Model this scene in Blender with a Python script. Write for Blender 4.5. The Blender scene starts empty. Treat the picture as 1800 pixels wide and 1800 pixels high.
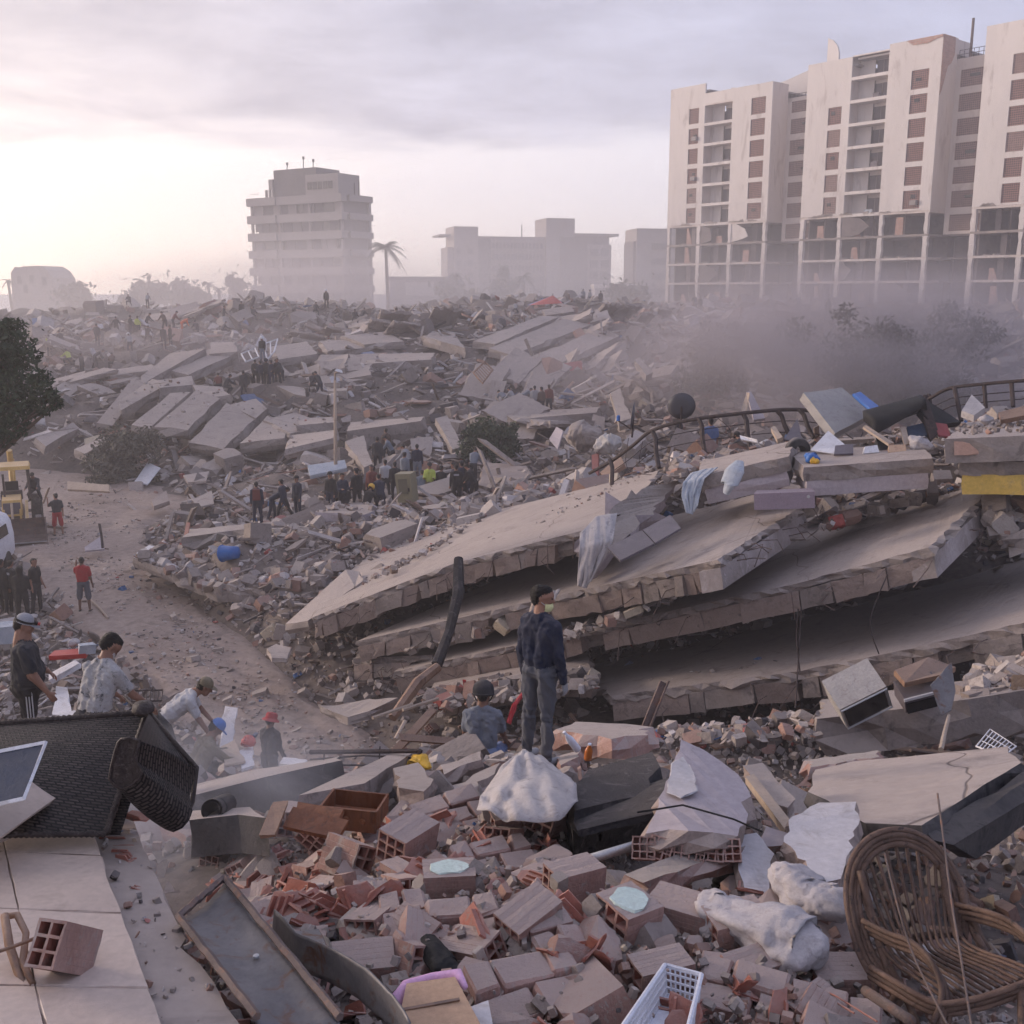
import bpy, bmesh, math, random
import numpy as np
from mathutils import Vector, Matrix, noise, geometry

# ------------------------------------------------------------ camera, sky, sun, exposure
scene = bpy.context.scene
COL = scene.collection
CAM_Z, PITCH, FOC = 9.6, math.radians(11.7), 1860.0 / 1800.0
cam_data = bpy.data.cameras.new('camera')
cam = bpy.data.objects.new('camera', cam_data)
COL.objects.link(cam)
cam.location = (0, 0, CAM_Z)
cam.rotation_euler = (math.radians(90) - PITCH, 0, 0)
cam_data.sensor_width = 36.0
cam_data.lens = 36.0 * FOC
cam_data.clip_start, cam_data.clip_end = 0.05, 9000.0
scene.camera = cam

SUN_AZ, SUN_EL = math.radians(-66), math.radians(9)       # azimuth from +Y towards +X
SUN_DIR = Vector((math.sin(SUN_AZ) * math.cos(SUN_EL), math.cos(SUN_AZ) * math.cos(SUN_EL), math.sin(SUN_EL)))
sun_data = bpy.data.lights.new('sun', 'SUN')
sun_data.energy, sun_data.angle, sun_data.color = 3.6, math.radians(12), (1.0, 0.82, 0.70)
sun = bpy.data.objects.new('sun', sun_data)
COL.objects.link(sun)
sun.rotation_euler = (-SUN_DIR).to_track_quat('-Z', 'Y').to_euler()
sun.location = SUN_DIR * 300

scene.view_settings.view_transform = 'Standard'
scene.view_settings.look = 'None'
scene.view_settings.exposure = 0.34
scene.view_settings.gamma = 1.0
scene.view_settings.use_curve_mapping = False
cy = scene.cycles
cy.max_bounces, cy.diffuse_bounces, cy.glossy_bounces = 6, 3, 2
cy.transmission_bounces, cy.transparent_max_bounces, cy.volume_bounces = 2, 8, 1
cy.caustics_reflective = cy.caustics_refractive = False
cy.use_denoising = True
cy.use_adaptive_sampling = True
cy.adaptive_threshold = 0.03
cy.adaptive_min_samples = 12
cy.volume_max_steps = 160
cy.sample_clamp_indirect = 6.0

class NT:
	"""small helper round a node tree"""
	def __init__(self, tree):
		self.t = tree
		tree.nodes.clear()
	def n(self, kind, **kw):
		nd = self.t.nodes.new(kind)
		for k, v in kw.items():
			if k.startswith('i_'):
				key = k[2:]
				key = int(key) if key.isdigit() else key.replace('_', ' ')
				nd.inputs[key].default_value = v
			else:
				setattr(nd, k, v)
		return nd
	def l(self, a, b):
		self.t.links.new(a, b)
	def math(self, op, a, b=0.0, c=None, clamp=False):
		nd = self.t.nodes.new('ShaderNodeMath')
		nd.operation, nd.use_clamp = op, clamp
		for i, s in enumerate((a, b) if c is None else (a, b, c)):
			if isinstance(s, (int, float)):
				nd.inputs[i].default_value = s
			else:
				self.l(s, nd.inputs[i])
		return nd.outputs[0]
	def mix(self, fac, a, b, blend='MIX'):
		nd = self.t.nodes.new('ShaderNodeMix')
		nd.data_type, nd.blend_type = 'RGBA', blend
		nd.clamp_factor = True
		for s, sock in ((fac, nd.inputs[0]), (a, nd.inputs[6]), (b, nd.inputs[7])):
			if isinstance(s, (int, float)):
				sock.default_value = s
			elif isinstance(s, (tuple, list)):
				sock.default_value = (*s[:3], 1.0)
			else:
				self.l(s, sock)
		return nd.outputs[2]
	def ramp(self, fac, stops, interp='LINEAR'):
		nd = self.t.nodes.new('ShaderNodeValToRGB')
		cr = nd.color_ramp
		cr.interpolation = interp
		while len(cr.elements) < len(stops):
			cr.elements.new(0.5)
		for e, (p, c) in zip(cr.elements, stops):
			e.position = p
			e.color = (c, c, c, 1) if isinstance(c, (int, float)) else (*c[:3], 1)
		self.l(fac, nd.inputs[0])
		return nd.outputs[0]
	def noise(self, vec, scale, detail=4, rough=0.55, dist=0.0, out='Fac'):
		nd = self.n('ShaderNodeTexNoise')
		nd.inputs['Scale'].default_value = scale
		nd.inputs['Detail'].default_value = detail
		nd.inputs['Roughness'].default_value = rough
		nd.inputs['Distortion'].default_value = dist
		if vec is not None:
			self.l(vec, nd.inputs['Vector'])
		return nd.outputs[out]

world = bpy.data.worlds.new('World')
scene.world = world
world.use_nodes = True
W = NT(world.node_tree)
w_out = W.n('ShaderNodeOutputWorld')
w_bg = W.n('ShaderNodeBackground')
w_bg.inputs['Strength'].default_value = 0.10
sky = W.n('ShaderNodeTexSky', sky_type='NISHITA', sun_disc=False)
sky.sun_elevation = SUN_EL
sky.sun_rotation = SUN_AZ
sky.air_density, sky.dust_density, sky.ozone_density, sky.altitude = 1.0, 2.2, 2.0, 0.0
tc = W.n('ShaderNodeTexCoord')
sep = W.n('ShaderNodeSeparateXYZ')
W.l(tc.outputs['Generated'], sep.inputs[0])
dz = W.math('MAXIMUM', sep.outputs[2], 0.0)
den = W.math('ADD', dz, 0.10)
comb = W.n('ShaderNodeCombineXYZ')
W.l(W.math('DIVIDE', sep.outputs[0], den), comb.inputs[0])
W.l(W.math('MULTIPLY', W.math('DIVIDE', sep.outputs[1], den), 1.0), comb.inputs[1])
dotn = W.n('ShaderNodeVectorMath', operation='DOT_PRODUCT')
W.l(tc.outputs['Generated'], dotn.inputs[0])
dotn.inputs[1].default_value = SUN_DIR
glow = W.ramp(W.math('MULTIPLY_ADD', dotn.outputs['Value'], 0.5, 0.5), [(0.35, 0.0), (0.75, 0.35), (0.97, 1.0)])
# thin high veil over the whole sky, warmer towards the sun
veil = W.mix(glow, (3.4, 4.8, 9.2), (11.2, 10.2, 9.8))
horizon = W.ramp(dz, [(0.0, 1.0), (0.10, 0.62), (0.34, 0.0)], 'EASE')
veil2 = W.mix(horizon, veil, W.mix(glow, (8.6, 8.5, 9.1), (23.0, 18.4, 14.2)))
base = W.mix(0.80, sky.outputs[0], veil2)
# a soft bank of stratus high in the sky with a long flat lower edge
cmask = W.noise(comb.outputs[0], 0.45, 6, 0.55, 0.5)
edge = W.noise(comb.outputs[0], 0.9, 5, 0.55, 0.2)
bank = W.ramp(cmask, [(0.26, 0.15), (0.52, 1.0)], 'EASE')
lift = W.ramp(W.math('MULTIPLY_ADD', edge, 0.10, dz), [(0.168, 0.0), (0.205, 1.0)], 'EASE')
cl_tex = W.noise(comb.outputs[0], 1.9, 6, 0.6, 0.2)
cloud_dark = W.mix(glow, (3.3, 3.4, 4.5), (4.6, 4.2, 4.6))
cloud_light = W.mix(glow, (4.6, 5.0, 7.0), (8.8, 7.7, 7.4))
cloud = W.mix(W.ramp(cl_tex, [(0.32, 0.0), (0.70, 1.0)]), cloud_dark, cloud_light)
final = W.mix(W.math('MULTIPLY', W.math('MULTIPLY', bank, lift), 0.85), base, cloud)
W.l(final, w_bg.inputs[0])
W.l(w_bg.outputs[0], w_out.inputs[0])

# ------------------------------------------------------------ helpers
SEED = 11
rnd = random.Random(SEED)
nrg = np.random.default_rng(SEED)
_c, _s = math.cos(PITCH), math.sin(PITCH)

def ray(px, py):
	xc, yc = (px - 900) / 1860.0, (900 - py) / 1860.0
	return Vector((xc, _c + yc * _s, -_s + yc * _c))
def P(px, py, d):
	"""the place seen at a spot of the photograph, d metres away along the ground"""
	r = ray(px, py)
	return Vector((0, 0, CAM_Z)) + r * (d / r.y)
def G(px, py, z=0.0):
	r = ray(px, py)
	return Vector((0, 0, CAM_Z)) + r * ((z - CAM_Z) / r.z)

def tag(o, label=None, cat=None, group=None, kind=None):
	if label: o['label'] = label
	if cat: o['category'] = cat
	if group: o['group'] = group
	if kind: o['kind'] = kind
	elif cat: o['kind'] = 'thing'
	return o
def empty(name, loc=(0, 0, 0), rz=0.0, label=None, cat=None, group=None):
	o = bpy.data.objects.new(name, None)
	o.empty_display_size = 0.2
	COL.objects.link(o)
	o.location = loc
	o.rotation_euler = (0, 0, rz)
	return tag(o, label, cat, group)
def copy_tree(o, parent=None):
	c = o.copy()
	COL.objects.link(c)
	c.parent = parent
	for ch in [q for q in bpy.data.objects if q.parent == o]:
		copy_tree(ch, c)
	return c
def M3(rx=0, ry=0, rz=0):
	return (Matrix.Rotation(rz, 3, 'Z') @ Matrix.Rotation(ry, 3, 'Y') @ Matrix.Rotation(rx, 3, 'X'))
def frame(xdir, up=(0, 0, 1)):
	"""rotation whose X runs along xdir and whose Z is as close to up as possible"""
	x = Vector(xdir).normalized()
	u = Vector(up)
	y = u.cross(x)
	if y.length < 1e-5:
		y = Vector((0, 1, 0)).cross(x)
	y.normalize()
	z = x.cross(y)
	return Matrix((x, y, z)).transposed()

class MB:
	def __init__(self):
		self.v, self.f, self.m = [], [], []
	def add(self, vs, fs, mi=0):
		o = len(self.v)
		self.v += [Vector(p) for p in vs]
		self.f += [tuple(i + o for i in q) for q in fs]
		self.m += [mi] * len(fs)
		return self
	def box(self, c, s, R=None, mi=0, taper=None):
		c = Vector(c)
		hx, hy, hz = s[0] / 2, s[1] / 2, s[2] / 2
		vs = []
		for z in (-hz, hz):
			k = 1.0 if (taper is None or z < 0) else taper
			for x, y in ((-hx, -hy), (hx, -hy), (hx, hy), (-hx, hy)):
				p = Vector((x * k, y * k, z))
				vs.append(c + (R @ p if R is not None else p))
		return self.add(vs, [(3, 2, 1, 0), (4, 5, 6, 7), (0, 1, 5, 4), (1, 2, 6, 5), (2, 3, 7, 6), (3, 0, 4, 7)], mi)
	def tube(self, pts, r, n=6, mi=0, closed=False):
		pts = [Vector(p) for p in pts]
		k = len(pts)
		rs = r if isinstance(r, (list, tuple)) else [r] * k
		ref = None
		vs = []
		for i, p in enumerate(pts):
			if closed:
				t = pts[(i + 1) % k] - pts[i - 1]
			else:
				t = pts[min(i + 1, k - 1)] - pts[max(i - 1, 0)]
			t.normalize()
			if ref is None:
				ref = Vector((0, 0, 1)) if abs(t.z) < 0.9 else Vector((1, 0, 0))
			a = ref - t * ref.dot(t)
			if a.length < 1e-4:
				a = t.orthogonal()
			a.normalize()
			ref = a
			b = t.cross(a)
			for j in range(n):
				an = 2 * math.pi * j / n
				vs.append(p + (a * math.cos(an) + b * math.sin(an)) * rs[i])
		fs = []
		for i in range(k if closed else k - 1):
			i2 = (i + 1) % k
			for j in range(n):
				j2 = (j + 1) % n
				fs.append((i * n + j, i * n + j2, i2 * n + j2, i2 * n + j))
		if not closed:
			fs.append(tuple(range(n - 1, -1, -1)))
			fs.append(tuple((k - 1) * n + j for j in range(n)))
		return self.add(vs, fs, mi)
	def lathe(self, prof, c=(0, 0, 0), R=None, n=16, mi=0, cap=True):
		"""prof: list of (radius, height)"""
		c = Vector(c)
		vs = []
		for r, h in prof:
			for j in range(n):
				an = 2 * math.pi * j / n
				p = Vector((r * math.cos(an), r * math.sin(an), h))
				vs.append(c + (R @ p if R is not None else p))
		fs = []
		for i in range(len(prof) - 1):
			for j in range(n):
				j2 = (j + 1) % n
				fs.append((i * n + j, i * n + j2, (i + 1) * n + j2, (i + 1) * n + j))
		if cap:
			fs.append(tuple(range(n - 1, -1, -1)))
			fs.append(tuple((len(prof) - 1) * n + j for j in range(n)))
		return self.add(vs, fs, mi)
	def extrude(self, poly, vec, mi=0):
		"""closed outline (3D points) swept along vec"""
		poly = [Vector(p) for p in poly]
		vec = Vector(vec)
		n = len(poly)
		tris = geometry.tessellate_polygon([poly])
		vs = poly + [p + vec for p in poly]
		fs = [tuple(t) for t in tris] + [tuple(i + n for i in reversed(t)) for t in tris]
		fs += [(i, (i + 1) % n, n + (i + 1) % n, n + i) for i in range(n)]
		return self.add(vs, fs, mi)
	def grid(self, fn, nu, nv, mi=0, thick=0.0):
		vs = [Vector(fn(i / nu, j / nv)) for j in range(nv + 1) for i in range(nu + 1)]
		fs = [(j * (nu + 1) + i, j * (nu + 1) + i + 1, (j + 1) * (nu + 1) + i + 1, (j + 1) * (nu + 1) + i)
			  for j in range(nv) for i in range(nu)]
		return self.add(vs, fs, mi)
	def build(self, name, mats, parent=None, smooth=False, origin='base', shade_angle=None, recalc=True):
		vs = self.v
		off = Vector((0, 0, 0))
		if parent is not None:
			off = parent.matrix_basis.translation.copy()
			if parent.parent is not None:
				off = off + parent.parent.matrix_basis.translation
		elif origin == 'base' and vs:
			xs, ys, zs = [p.x for p in vs], [p.y for p in vs], [p.z for p in vs]
			off = Vector(((min(xs) + max(xs)) / 2, (min(ys) + max(ys)) / 2, min(zs)))
		me = bpy.data.meshes.new(name)
		me.from_pydata([tuple(p - off) for p in vs], [], self.f)
		if not isinstance(mats, (list, tuple)):
			mats = [mats]
		for m in mats:
			me.materials.append(m)
		if len(mats) > 1:
			me.polygons.foreach_set('material_index', self.m)
		if recalc:
			bm = bmesh.new()
			bm.from_mesh(me)
			bmesh.ops.recalc_face_normals(bm, faces=bm.faces)
			bm.to_mesh(me)
			bm.free()
		if smooth:
			me.polygons.foreach_set('use_smooth', [True] * len(me.polygons))
		me.update()
		if shade_angle is not None:
			me.set_sharp_from_angle(angle=math.radians(shade_angle))
		o = bpy.data.objects.new(name, me)
		COL.objects.link(o)
		if parent is not None:
			o.parent = parent
		else:
			o.location = off
		return o

# ------------------------------------------------------------ materials
MATS = {}
def mat(name, c1, c2, c3=None, scale=3.0, rough=0.9, bump=0.3, bscale=None, dust=0.0, vary=0.12,
		metallic=0.0, spec=0.25, streak=1.0, cracks=0.0, dustcol=(0.37, 0.315, 0.285), attr=None, coat=0.0, fine=0.25, sheen=0.0):
	"""worn surface: two or three blended base colours, fine grain, relief, dust that lies on upward faces"""
	m = bpy.data.materials.new(name)
	m.use_nodes = True
	N = NT(m.node_tree)
	out = N.n('ShaderNodeOutputMaterial')
	bs = N.n('ShaderNodeBsdfPrincipled')
	N.l(bs.outputs[0], out.inputs[0])
	tcn = N.n('ShaderNodeTexCoord')
	inf = N.n('ShaderNodeObjectInfo')
	add = N.n('ShaderNodeVectorMath', operation='MULTIPLY_ADD')
	N.l(tcn.outputs['Object'], add.inputs[0])
	add.inputs[1].default_value = (1, 1, streak)
	cmb = N.n('ShaderNodeCombineXYZ')
	for i, k in enumerate((37.0, 91.0, 53.0)):
		N.l(N.math('MULTIPLY', inf.outputs['Random'], k), cmb.inputs[i])
	N.l(cmb.outputs[0], add.inputs[2])
	vec = add.outputs[0]
	big = N.noise(vec, scale, 5, 0.6, 0.4)
	col = N.mix(N.ramp(big, [(0.36, 0.0), (0.64, 1.0)]), c1, c2)
	if c3 is not None:
		sp = N.noise(vec, scale * 2.7, 6, 0.68, 0.8)
		col = N.mix(N.ramp(sp, [(0.55, 0.0), (0.66, 1.0)]), col, c3)
	if attr:
		an = N.n('ShaderNodeAttribute', attribute_name=attr)
		col = N.mix(1.0, col, an.outputs['Color'], 'MULTIPLY')
	fn = N.noise(vec, scale * 14, 3, 0.7)
	col = N.mix(fine, col, N.mix(1.0, col, N.ramp(fn, [(0.25, 0.35), (0.75, 1.45)]), 'MULTIPLY'))
	if vary:
		hs = N.n('ShaderNodeHueSaturation')
		N.l(col, hs.inputs['Color'])
		N.l(N.math('MULTIPLY_ADD', inf.outputs['Random'], vary * 2.2, 1.0 - vary * 1.1), hs.inputs['Value'])
		col = hs.outputs[0]
	if dust:
		geo = N.n('ShaderNodeNewGeometry')
		sx = N.n('ShaderNodeSeparateXYZ')
		N.l(geo.outputs['Normal'], sx.inputs[0])
		dn = N.noise(vec, scale * 1.6, 5, 0.65)
		up = N.math('MULTIPLY_ADD', dn, 0.9, N.math('ADD', sx.outputs[2], -0.75))
		col = N.mix(N.math('MULTIPLY', N.ramp(up, [(0.2, 0.0), (0.6, 1.0)]), dust), col, dustcol)
	height = N.math('ADD', N.noise(vec, (bscale or scale * 6), 6, 0.65), N.math('MULTIPLY', big, 0.6))
	if cracks:
		vo = N.n('ShaderNodeTexVoronoi', feature='DISTANCE_TO_EDGE')
		vo.inputs['Scale'].default_value = cracks
		wob = N.n('ShaderNodeVectorMath', operation='ADD')
		wn = N.n('ShaderNodeTexNoise')
		wn.inputs['Scale'].default_value = cracks * 3
		N.l(vec, wn.inputs['Vector'])
		N.l(vec, wob.inputs[0])
		N.l(wn.outputs['Color'], wob.inputs[1])
		N.l(wob.outputs[0], vo.inputs['Vector'])
		gap = N.ramp(vo.outputs['Distance'], [(0.0, 0.0), (0.0035, 1.0)])
		msk = N.ramp(N.noise(vec, cracks * 0.7, 3), [(0.45, 1.0), (0.55, 0.0)])
		gap = N.math('MAXIMUM', gap, msk)
		col = N.mix(gap, N.mix(1.0, col, (0.35, 0.33, 0.33), 'MULTIPLY'), col)
		height = N.math('ADD', height, N.math('MULTIPLY', gap, 0.8))
	N.l(col, bs.inputs['Base Color'])
	bs.inputs['Roughness'].default_value = rough
	bs.inputs['Metallic'].default_value = metallic
	bs.inputs['Specular IOR Level'].default_value = spec
	if sheen:
		bs.inputs['Sheen Weight'].default_value = sheen
	if bump:
		bp = N.n('ShaderNodeBump')
		bp.inputs['Strength'].default_value = bump
		bp.inputs['Distance'].default_value = 0.05
		N.l(height, bp.inputs['Height'])
		N.l(bp.outputs[0], bs.inputs['Normal'])
	MATS[name] = m
	return m

DUST = (0.36, 0.305, 0.285)
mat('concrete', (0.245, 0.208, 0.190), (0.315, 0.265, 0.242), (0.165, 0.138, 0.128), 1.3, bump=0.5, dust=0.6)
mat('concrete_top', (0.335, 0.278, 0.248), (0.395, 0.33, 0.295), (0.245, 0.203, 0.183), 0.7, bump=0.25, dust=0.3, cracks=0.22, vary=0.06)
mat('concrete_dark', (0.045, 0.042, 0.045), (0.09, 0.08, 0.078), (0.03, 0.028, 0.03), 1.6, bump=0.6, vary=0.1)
mat('clay_block', (0.275, 0.212, 0.186), (0.325, 0.258, 0.228), (0.205, 0.162, 0.145), 2.2, bump=0.6, dust=0.4, vary=.07)
mat('brick', (0.335, 0.200, 0.168), (0.39, 0.252, 0.217), (0.35, 0.31, 0.288), 5.0, bump=0.4, dust=0.85, vary=0.22, streak=0.5, dustcol=(0.375, 0.305, 0.28))  # the pale dust also paints brighter, lit-looking tops onto the bricks
mat('brick_raw', (0.35, 0.128, 0.09), (0.39, 0.165, 0.125), (0.29, 0.175, 0.148), 6.0, bump=0.25, dust=0.5, vary=0.2, dustcol=(0.34, 0.255, 0.23))
mat('mortar', (0.30, 0.26, 0.235), (0.37, 0.32, 0.29), (0.22, 0.19, 0.172), 5.0, bump=0.45, dust=0.4)
mat('plaster_white', (0.510, 0.494, 0.517), (0.581, 0.557, 0.573), (0.405, 0.377, 0.379), 1.8, bump=0.15, dust=0.25)
mat('plaster_mauve', (0.365, 0.321, 0.339), (0.408, 0.355, 0.375), (0.323, 0.286, 0.295), 1.2, bump=0.12, dust=0.1, vary=0.05)
mat('flaking', (0.24, 0.205, 0.188), (0.38, 0.33, 0.325), (0.42, 0.365, 0.365), 1.1, bump=0.35, dust=0.1, vary=0.05)
mat('plaster_yellow', (0.62, 0.42, 0.10), (0.66, 0.46, 0.13), (0.5, 0.36, 0.14), 1.2, bump=0.12, vary=0.02)
mat('plaster_pink', (0.48, 0.30, 0.23), (0.50, 0.32, 0.25), None, 1.2, bump=0.1, vary=0.02)
mat('plaster_mint', (0.50, 0.60, 0.55), (0.56, 0.65, 0.60), (0.44, 0.5, 0.46), 5, bump=0.15, vary=0.03)
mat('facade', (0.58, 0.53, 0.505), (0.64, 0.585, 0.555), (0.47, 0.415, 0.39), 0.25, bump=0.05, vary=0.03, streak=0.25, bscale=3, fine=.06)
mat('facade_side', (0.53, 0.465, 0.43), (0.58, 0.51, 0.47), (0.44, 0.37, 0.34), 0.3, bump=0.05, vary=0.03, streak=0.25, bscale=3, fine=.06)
mat('facade_grey', (0.255, 0.228, 0.222), (0.29, 0.26, 0.25), None, 0.15, bump=0.03, vary=0.05, fine=.05)
mat('facade_dark', (0.12, 0.108, 0.112), (0.145, 0.13, 0.133), None, 0.15, bump=0.03, vary=0.15)
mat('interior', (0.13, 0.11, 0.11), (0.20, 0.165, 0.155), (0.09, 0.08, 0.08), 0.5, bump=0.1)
mat('soil_gap_shade', (0.125, 0.10, 0.088), (0.165, 0.132, 0.116), (0.10, 0.082, 0.073), 0.5, bump=0.5, bscale=5, fine=0.5, vary=0)  # soil colour darkened so gaps between rubble pieces read as shade
mat('road_dirt', (0.29, 0.225, 0.193), (0.34, 0.268, 0.23), (0.22, 0.175, 0.153), 0.35, bump=0.35, bscale=6, fine=0.4, vary=0)
mat('rubble', (0.85, 0.83, 0.81), (1.0, 0.98, 0.96), (0.60, 0.58, 0.57), 3.0, bump=0.4, dust=0.35, attr='tone', vary=0)
mat('wood', (0.20, 0.115, 0.075), (0.27, 0.165, 0.11), (0.14, 0.085, 0.06), 3.0, bump=0.3, streak=0.2, dust=0.25)
mat('wood_pale', (0.40, 0.31, 0.24), (0.46, 0.36, 0.28), (0.34, 0.26, 0.2), 3.0, bump=0.25, streak=0.2, dust=0.2)
mat('wood_red', (0.17, 0.062, 0.030), (0.24, 0.095, 0.045), (0.12, 0.05, 0.03), 5.0, bump=0.3, streak=0.15, dust=0.06, rough=0.6)
mat('rust', (0.10, 0.075, 0.07), (0.16, 0.115, 0.10), (0.20, 0.10, 0.065), 4.0, bump=0.4, rough=0.8, dust=0.1)
mat('iron', (0.035, 0.027, 0.028), (0.065, 0.047, 0.045), (0.10, 0.06, 0.045), 6.0, bump=0.3, rough=0.75)
mat('sheet_metal', (0.13, 0.125, 0.135), (0.19, 0.18, 0.185), (0.15, 0.085, 0.06), 2.6, bump=0.15, rough=0.55, metallic=0.35, vary=0.05)
mat('steel', (0.38, 0.38, 0.40), (0.45, 0.45, 0.46), None, 6, bump=0.1, rough=0.4, metallic=0.6)
mat('white_paint', (0.62, 0.61, 0.64), (0.70, 0.69, 0.71), (0.52, 0.49, 0.49), 2.5, bump=0.06, rough=0.6, dust=0.15)
mat('cloth_white', (0.378, 0.340, 0.331), (0.432, 0.395, 0.387), (0.270, 0.239, 0.232), 3.0, bump=0.2, vary=0.03, sheen=0.2)
mat('sack_white', (0.36, 0.335, 0.345), (0.42, 0.39, 0.40), (0.29, 0.265, 0.268), 5.0, bump=0.25, vary=0.06)
mat('cloth_blue', (0.36, 0.40, 0.46), (0.45, 0.47, 0.51), (0.30, 0.32, 0.36), 4.0, bump=0.25)
mat('cloth_grey', (0.40, 0.37, 0.37), (0.48, 0.44, 0.43), (0.33, 0.30, 0.30), 4.0, bump=0.25)
mat('cloth_pink', (0.62, 0.36, 0.56), (0.66, 0.40, 0.60), None, 5.0, bump=0.15, vary=0)
mat('cardboard', (0.46, 0.30, 0.20), (0.50, 0.34, 0.23), (0.40, 0.26, 0.18), 3.0, bump=0.1)
mat('tile_floor', (0.50, 0.40, 0.345), (0.55, 0.445, 0.385), (0.44, 0.35, 0.30), 2.0, bump=0.06, rough=0.55, streak=0.3, dust=0.25, vary=0.04)
mat('wicker_rib', (0.030, 0.022, 0.021), (0.05, 0.037, 0.033), (0.10, 0.08, 0.075), 14, bump=0.4, rough=0.5)
mat('black_fabric', (0.012, 0.012, 0.013), (0.022, 0.021, 0.022), None, 3, bump=0.15, rough=0.8)
mat('black_glass', (0.006, 0.007, 0.010), (0.010, 0.011, 0.016), (0.03, 0.03, 0.035), 5, bump=0.02, rough=0.18, spec=0.5)
mat('blue_plastic', (0.03, 0.13, 0.42), (0.04, 0.16, 0.48), None, 3, bump=0.03, rough=0.5, dust=0.15)
mat('red_plastic', (0.46, 0.04, 0.035), (0.52, 0.06, 0.045), None, 3, bump=0.03, rough=0.5, dust=0.2)
mat('yellow_plastic', (0.62, 0.36, 0.04), (0.70, 0.42, 0.05), None, 3, bump=0.2, rough=0.4)
mat('white_plastic', (0.60, 0.62, 0.70), (0.66, 0.68, 0.75), None, 3, bump=0.03, rough=0.45, vary=0.02)
mat('mattress', (0.36, 0.335, 0.32), (0.42, 0.39, 0.37), (0.30, 0.27, 0.26), 2.5, bump=0.3)
mat('grey_board', (0.10, 0.085, 0.098), (0.125, 0.105, 0.12), (0.15, 0.13, 0.14), 3, bump=0.05, rough=0.5, dust=0.12)
mat('mauve_board', (0.26, 0.20, 0.235), (0.29, 0.225, 0.26), None, 2, bump=0.04, rough=0.5, dust=0.15)
mat('cane', (0.095, 0.058, 0.045), (0.15, 0.095, 0.072), (0.045, 0.032, 0.03), 9, bump=0.35, rough=0.6, vary=0.15)
mat('loader_yellow', (0.52, 0.33, 0.10), (0.58, 0.38, 0.13), (0.40, 0.27, 0.14), 1.5, bump=0.05, rough=0.55, dust=0.35)
mat('tyre', (0.03, 0.028, 0.028), (0.06, 0.052, 0.05), None, 5, bump=0.4, dust=0.5)
mat('leaf', (0.026, 0.044, 0.022), (0.045, 0.066, 0.032), (0.07, 0.082, 0.046), 0.9, bump=0, rough=0.6, vary=0.1)
mat('leaf_dusty', (0.12, 0.115, 0.085), (0.17, 0.155, 0.12), (0.22, 0.185, 0.15), 0.8, bump=0, rough=0.8, vary=0.1)
mat('leaf_far', (0.06, 0.07, 0.05), (0.10, 0.10, 0.075), None, 0.6, bump=0, rough=0.8, vary=0.1)
mat('bark', (0.10, 0.075, 0.06), (0.16, 0.12, 0.095), None, 4, bump=0.5)
mat('skin', (0.20, 0.105, 0.072), (0.245, 0.13, 0.09), None, 8, bump=0.06, rough=0.55, vary=0.25, fine=0.1)
mat('hair', (0.010, 0.008, 0.008), (0.02, 0.016, 0.015), None, 30, bump=0.6, rough=0.6, vary=0)
mat('mask_yellow', (0.62, 0.60, 0.30), (0.68, 0.66, 0.36), None, 6, bump=0.1, vary=0)
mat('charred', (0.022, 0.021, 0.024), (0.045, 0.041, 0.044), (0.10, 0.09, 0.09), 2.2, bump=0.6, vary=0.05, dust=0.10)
mat('brown_bottle', (0.45, 0.13, 0.03), (0.5, 0.16, 0.04), None, 3, bump=0.0, rough=0.2, vary=0)

def brick_like(name, c1, c2, mortar_c, sx, sy, msize=0.06, axis='XZ', rough=0.8, bump=0.4, offset=0.5):
	"""pieces too small to pick apart: laid bricks, lattice screens, woven cane"""
	m = bpy.data.materials.new(name)
	m.use_nodes = True
	N = NT(m.node_tree)
	out = N.n('ShaderNodeOutputMaterial')
	bs = N.n('ShaderNodeBsdfPrincipled')
	N.l(bs.outputs[0], out.inputs[0])
	tcn = N.n('ShaderNodeTexCoord')
	s3 = N.n('ShaderNodeSeparateXYZ')
	N.l(tcn.outputs['UV' if axis == 'UV' else 'Object'], s3.inputs[0])
	cb = N.n('ShaderNodeCombineXYZ')
	if axis == 'UV':
		N.l(s3.outputs[0], cb.inputs[0]); N.l(s3.outputs[1], cb.inputs[1])
	else:
		for i, ax in enumerate(axis):
			N.l(s3.outputs['XYZ'.index(ax)], cb.inputs[i])
	bt = N.n('ShaderNodeTexBrick', offset=offset)
	N.l(cb.outputs[0], bt.inputs['Vector'])
	bt.inputs['Color1'].default_value = (*c1, 1)
	bt.inputs['Color2'].default_value = (*c2, 1)
	bt.inputs['Mortar'].default_value = (*mortar_c, 1)
	bt.inputs['Scale'].default_value = 1.0
	bt.inputs['Mortar Size'].default_value = msize * min(sx, sy)
	bt.inputs['Mortar Smooth'].default_value = 0.2
	bt.inputs['Brick Width'].default_value = sx
	bt.inputs['Row Height'].default_value = sy
	nz = N.noise(tcn.outputs['Object'], 2.0, 4)
	col = N.mix(0.35, bt.outputs['Color'], N.mix(1.0, bt.outputs['Color'], N.ramp(nz, [(0.3, 0.5), (0.7, 1.4)]), 'MULTIPLY'))
	N.l(col, bs.inputs['Base Color'])
	bs.inputs['Roughness'].default_value = rough
	bs.inputs['Specular IOR Level'].default_value = 0.25
	bp = N.n('ShaderNodeBump', invert=True)
	bp.inputs['Strength'].default_value = bump
	bp.inputs['Distance'].default_value = 0.02
	N.l(bt.outputs['Fac'], bp.inputs['Height'])
	N.l(bp.outputs[0], bs.inputs['Normal'])
	MATS[name] = m
	return m
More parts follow.
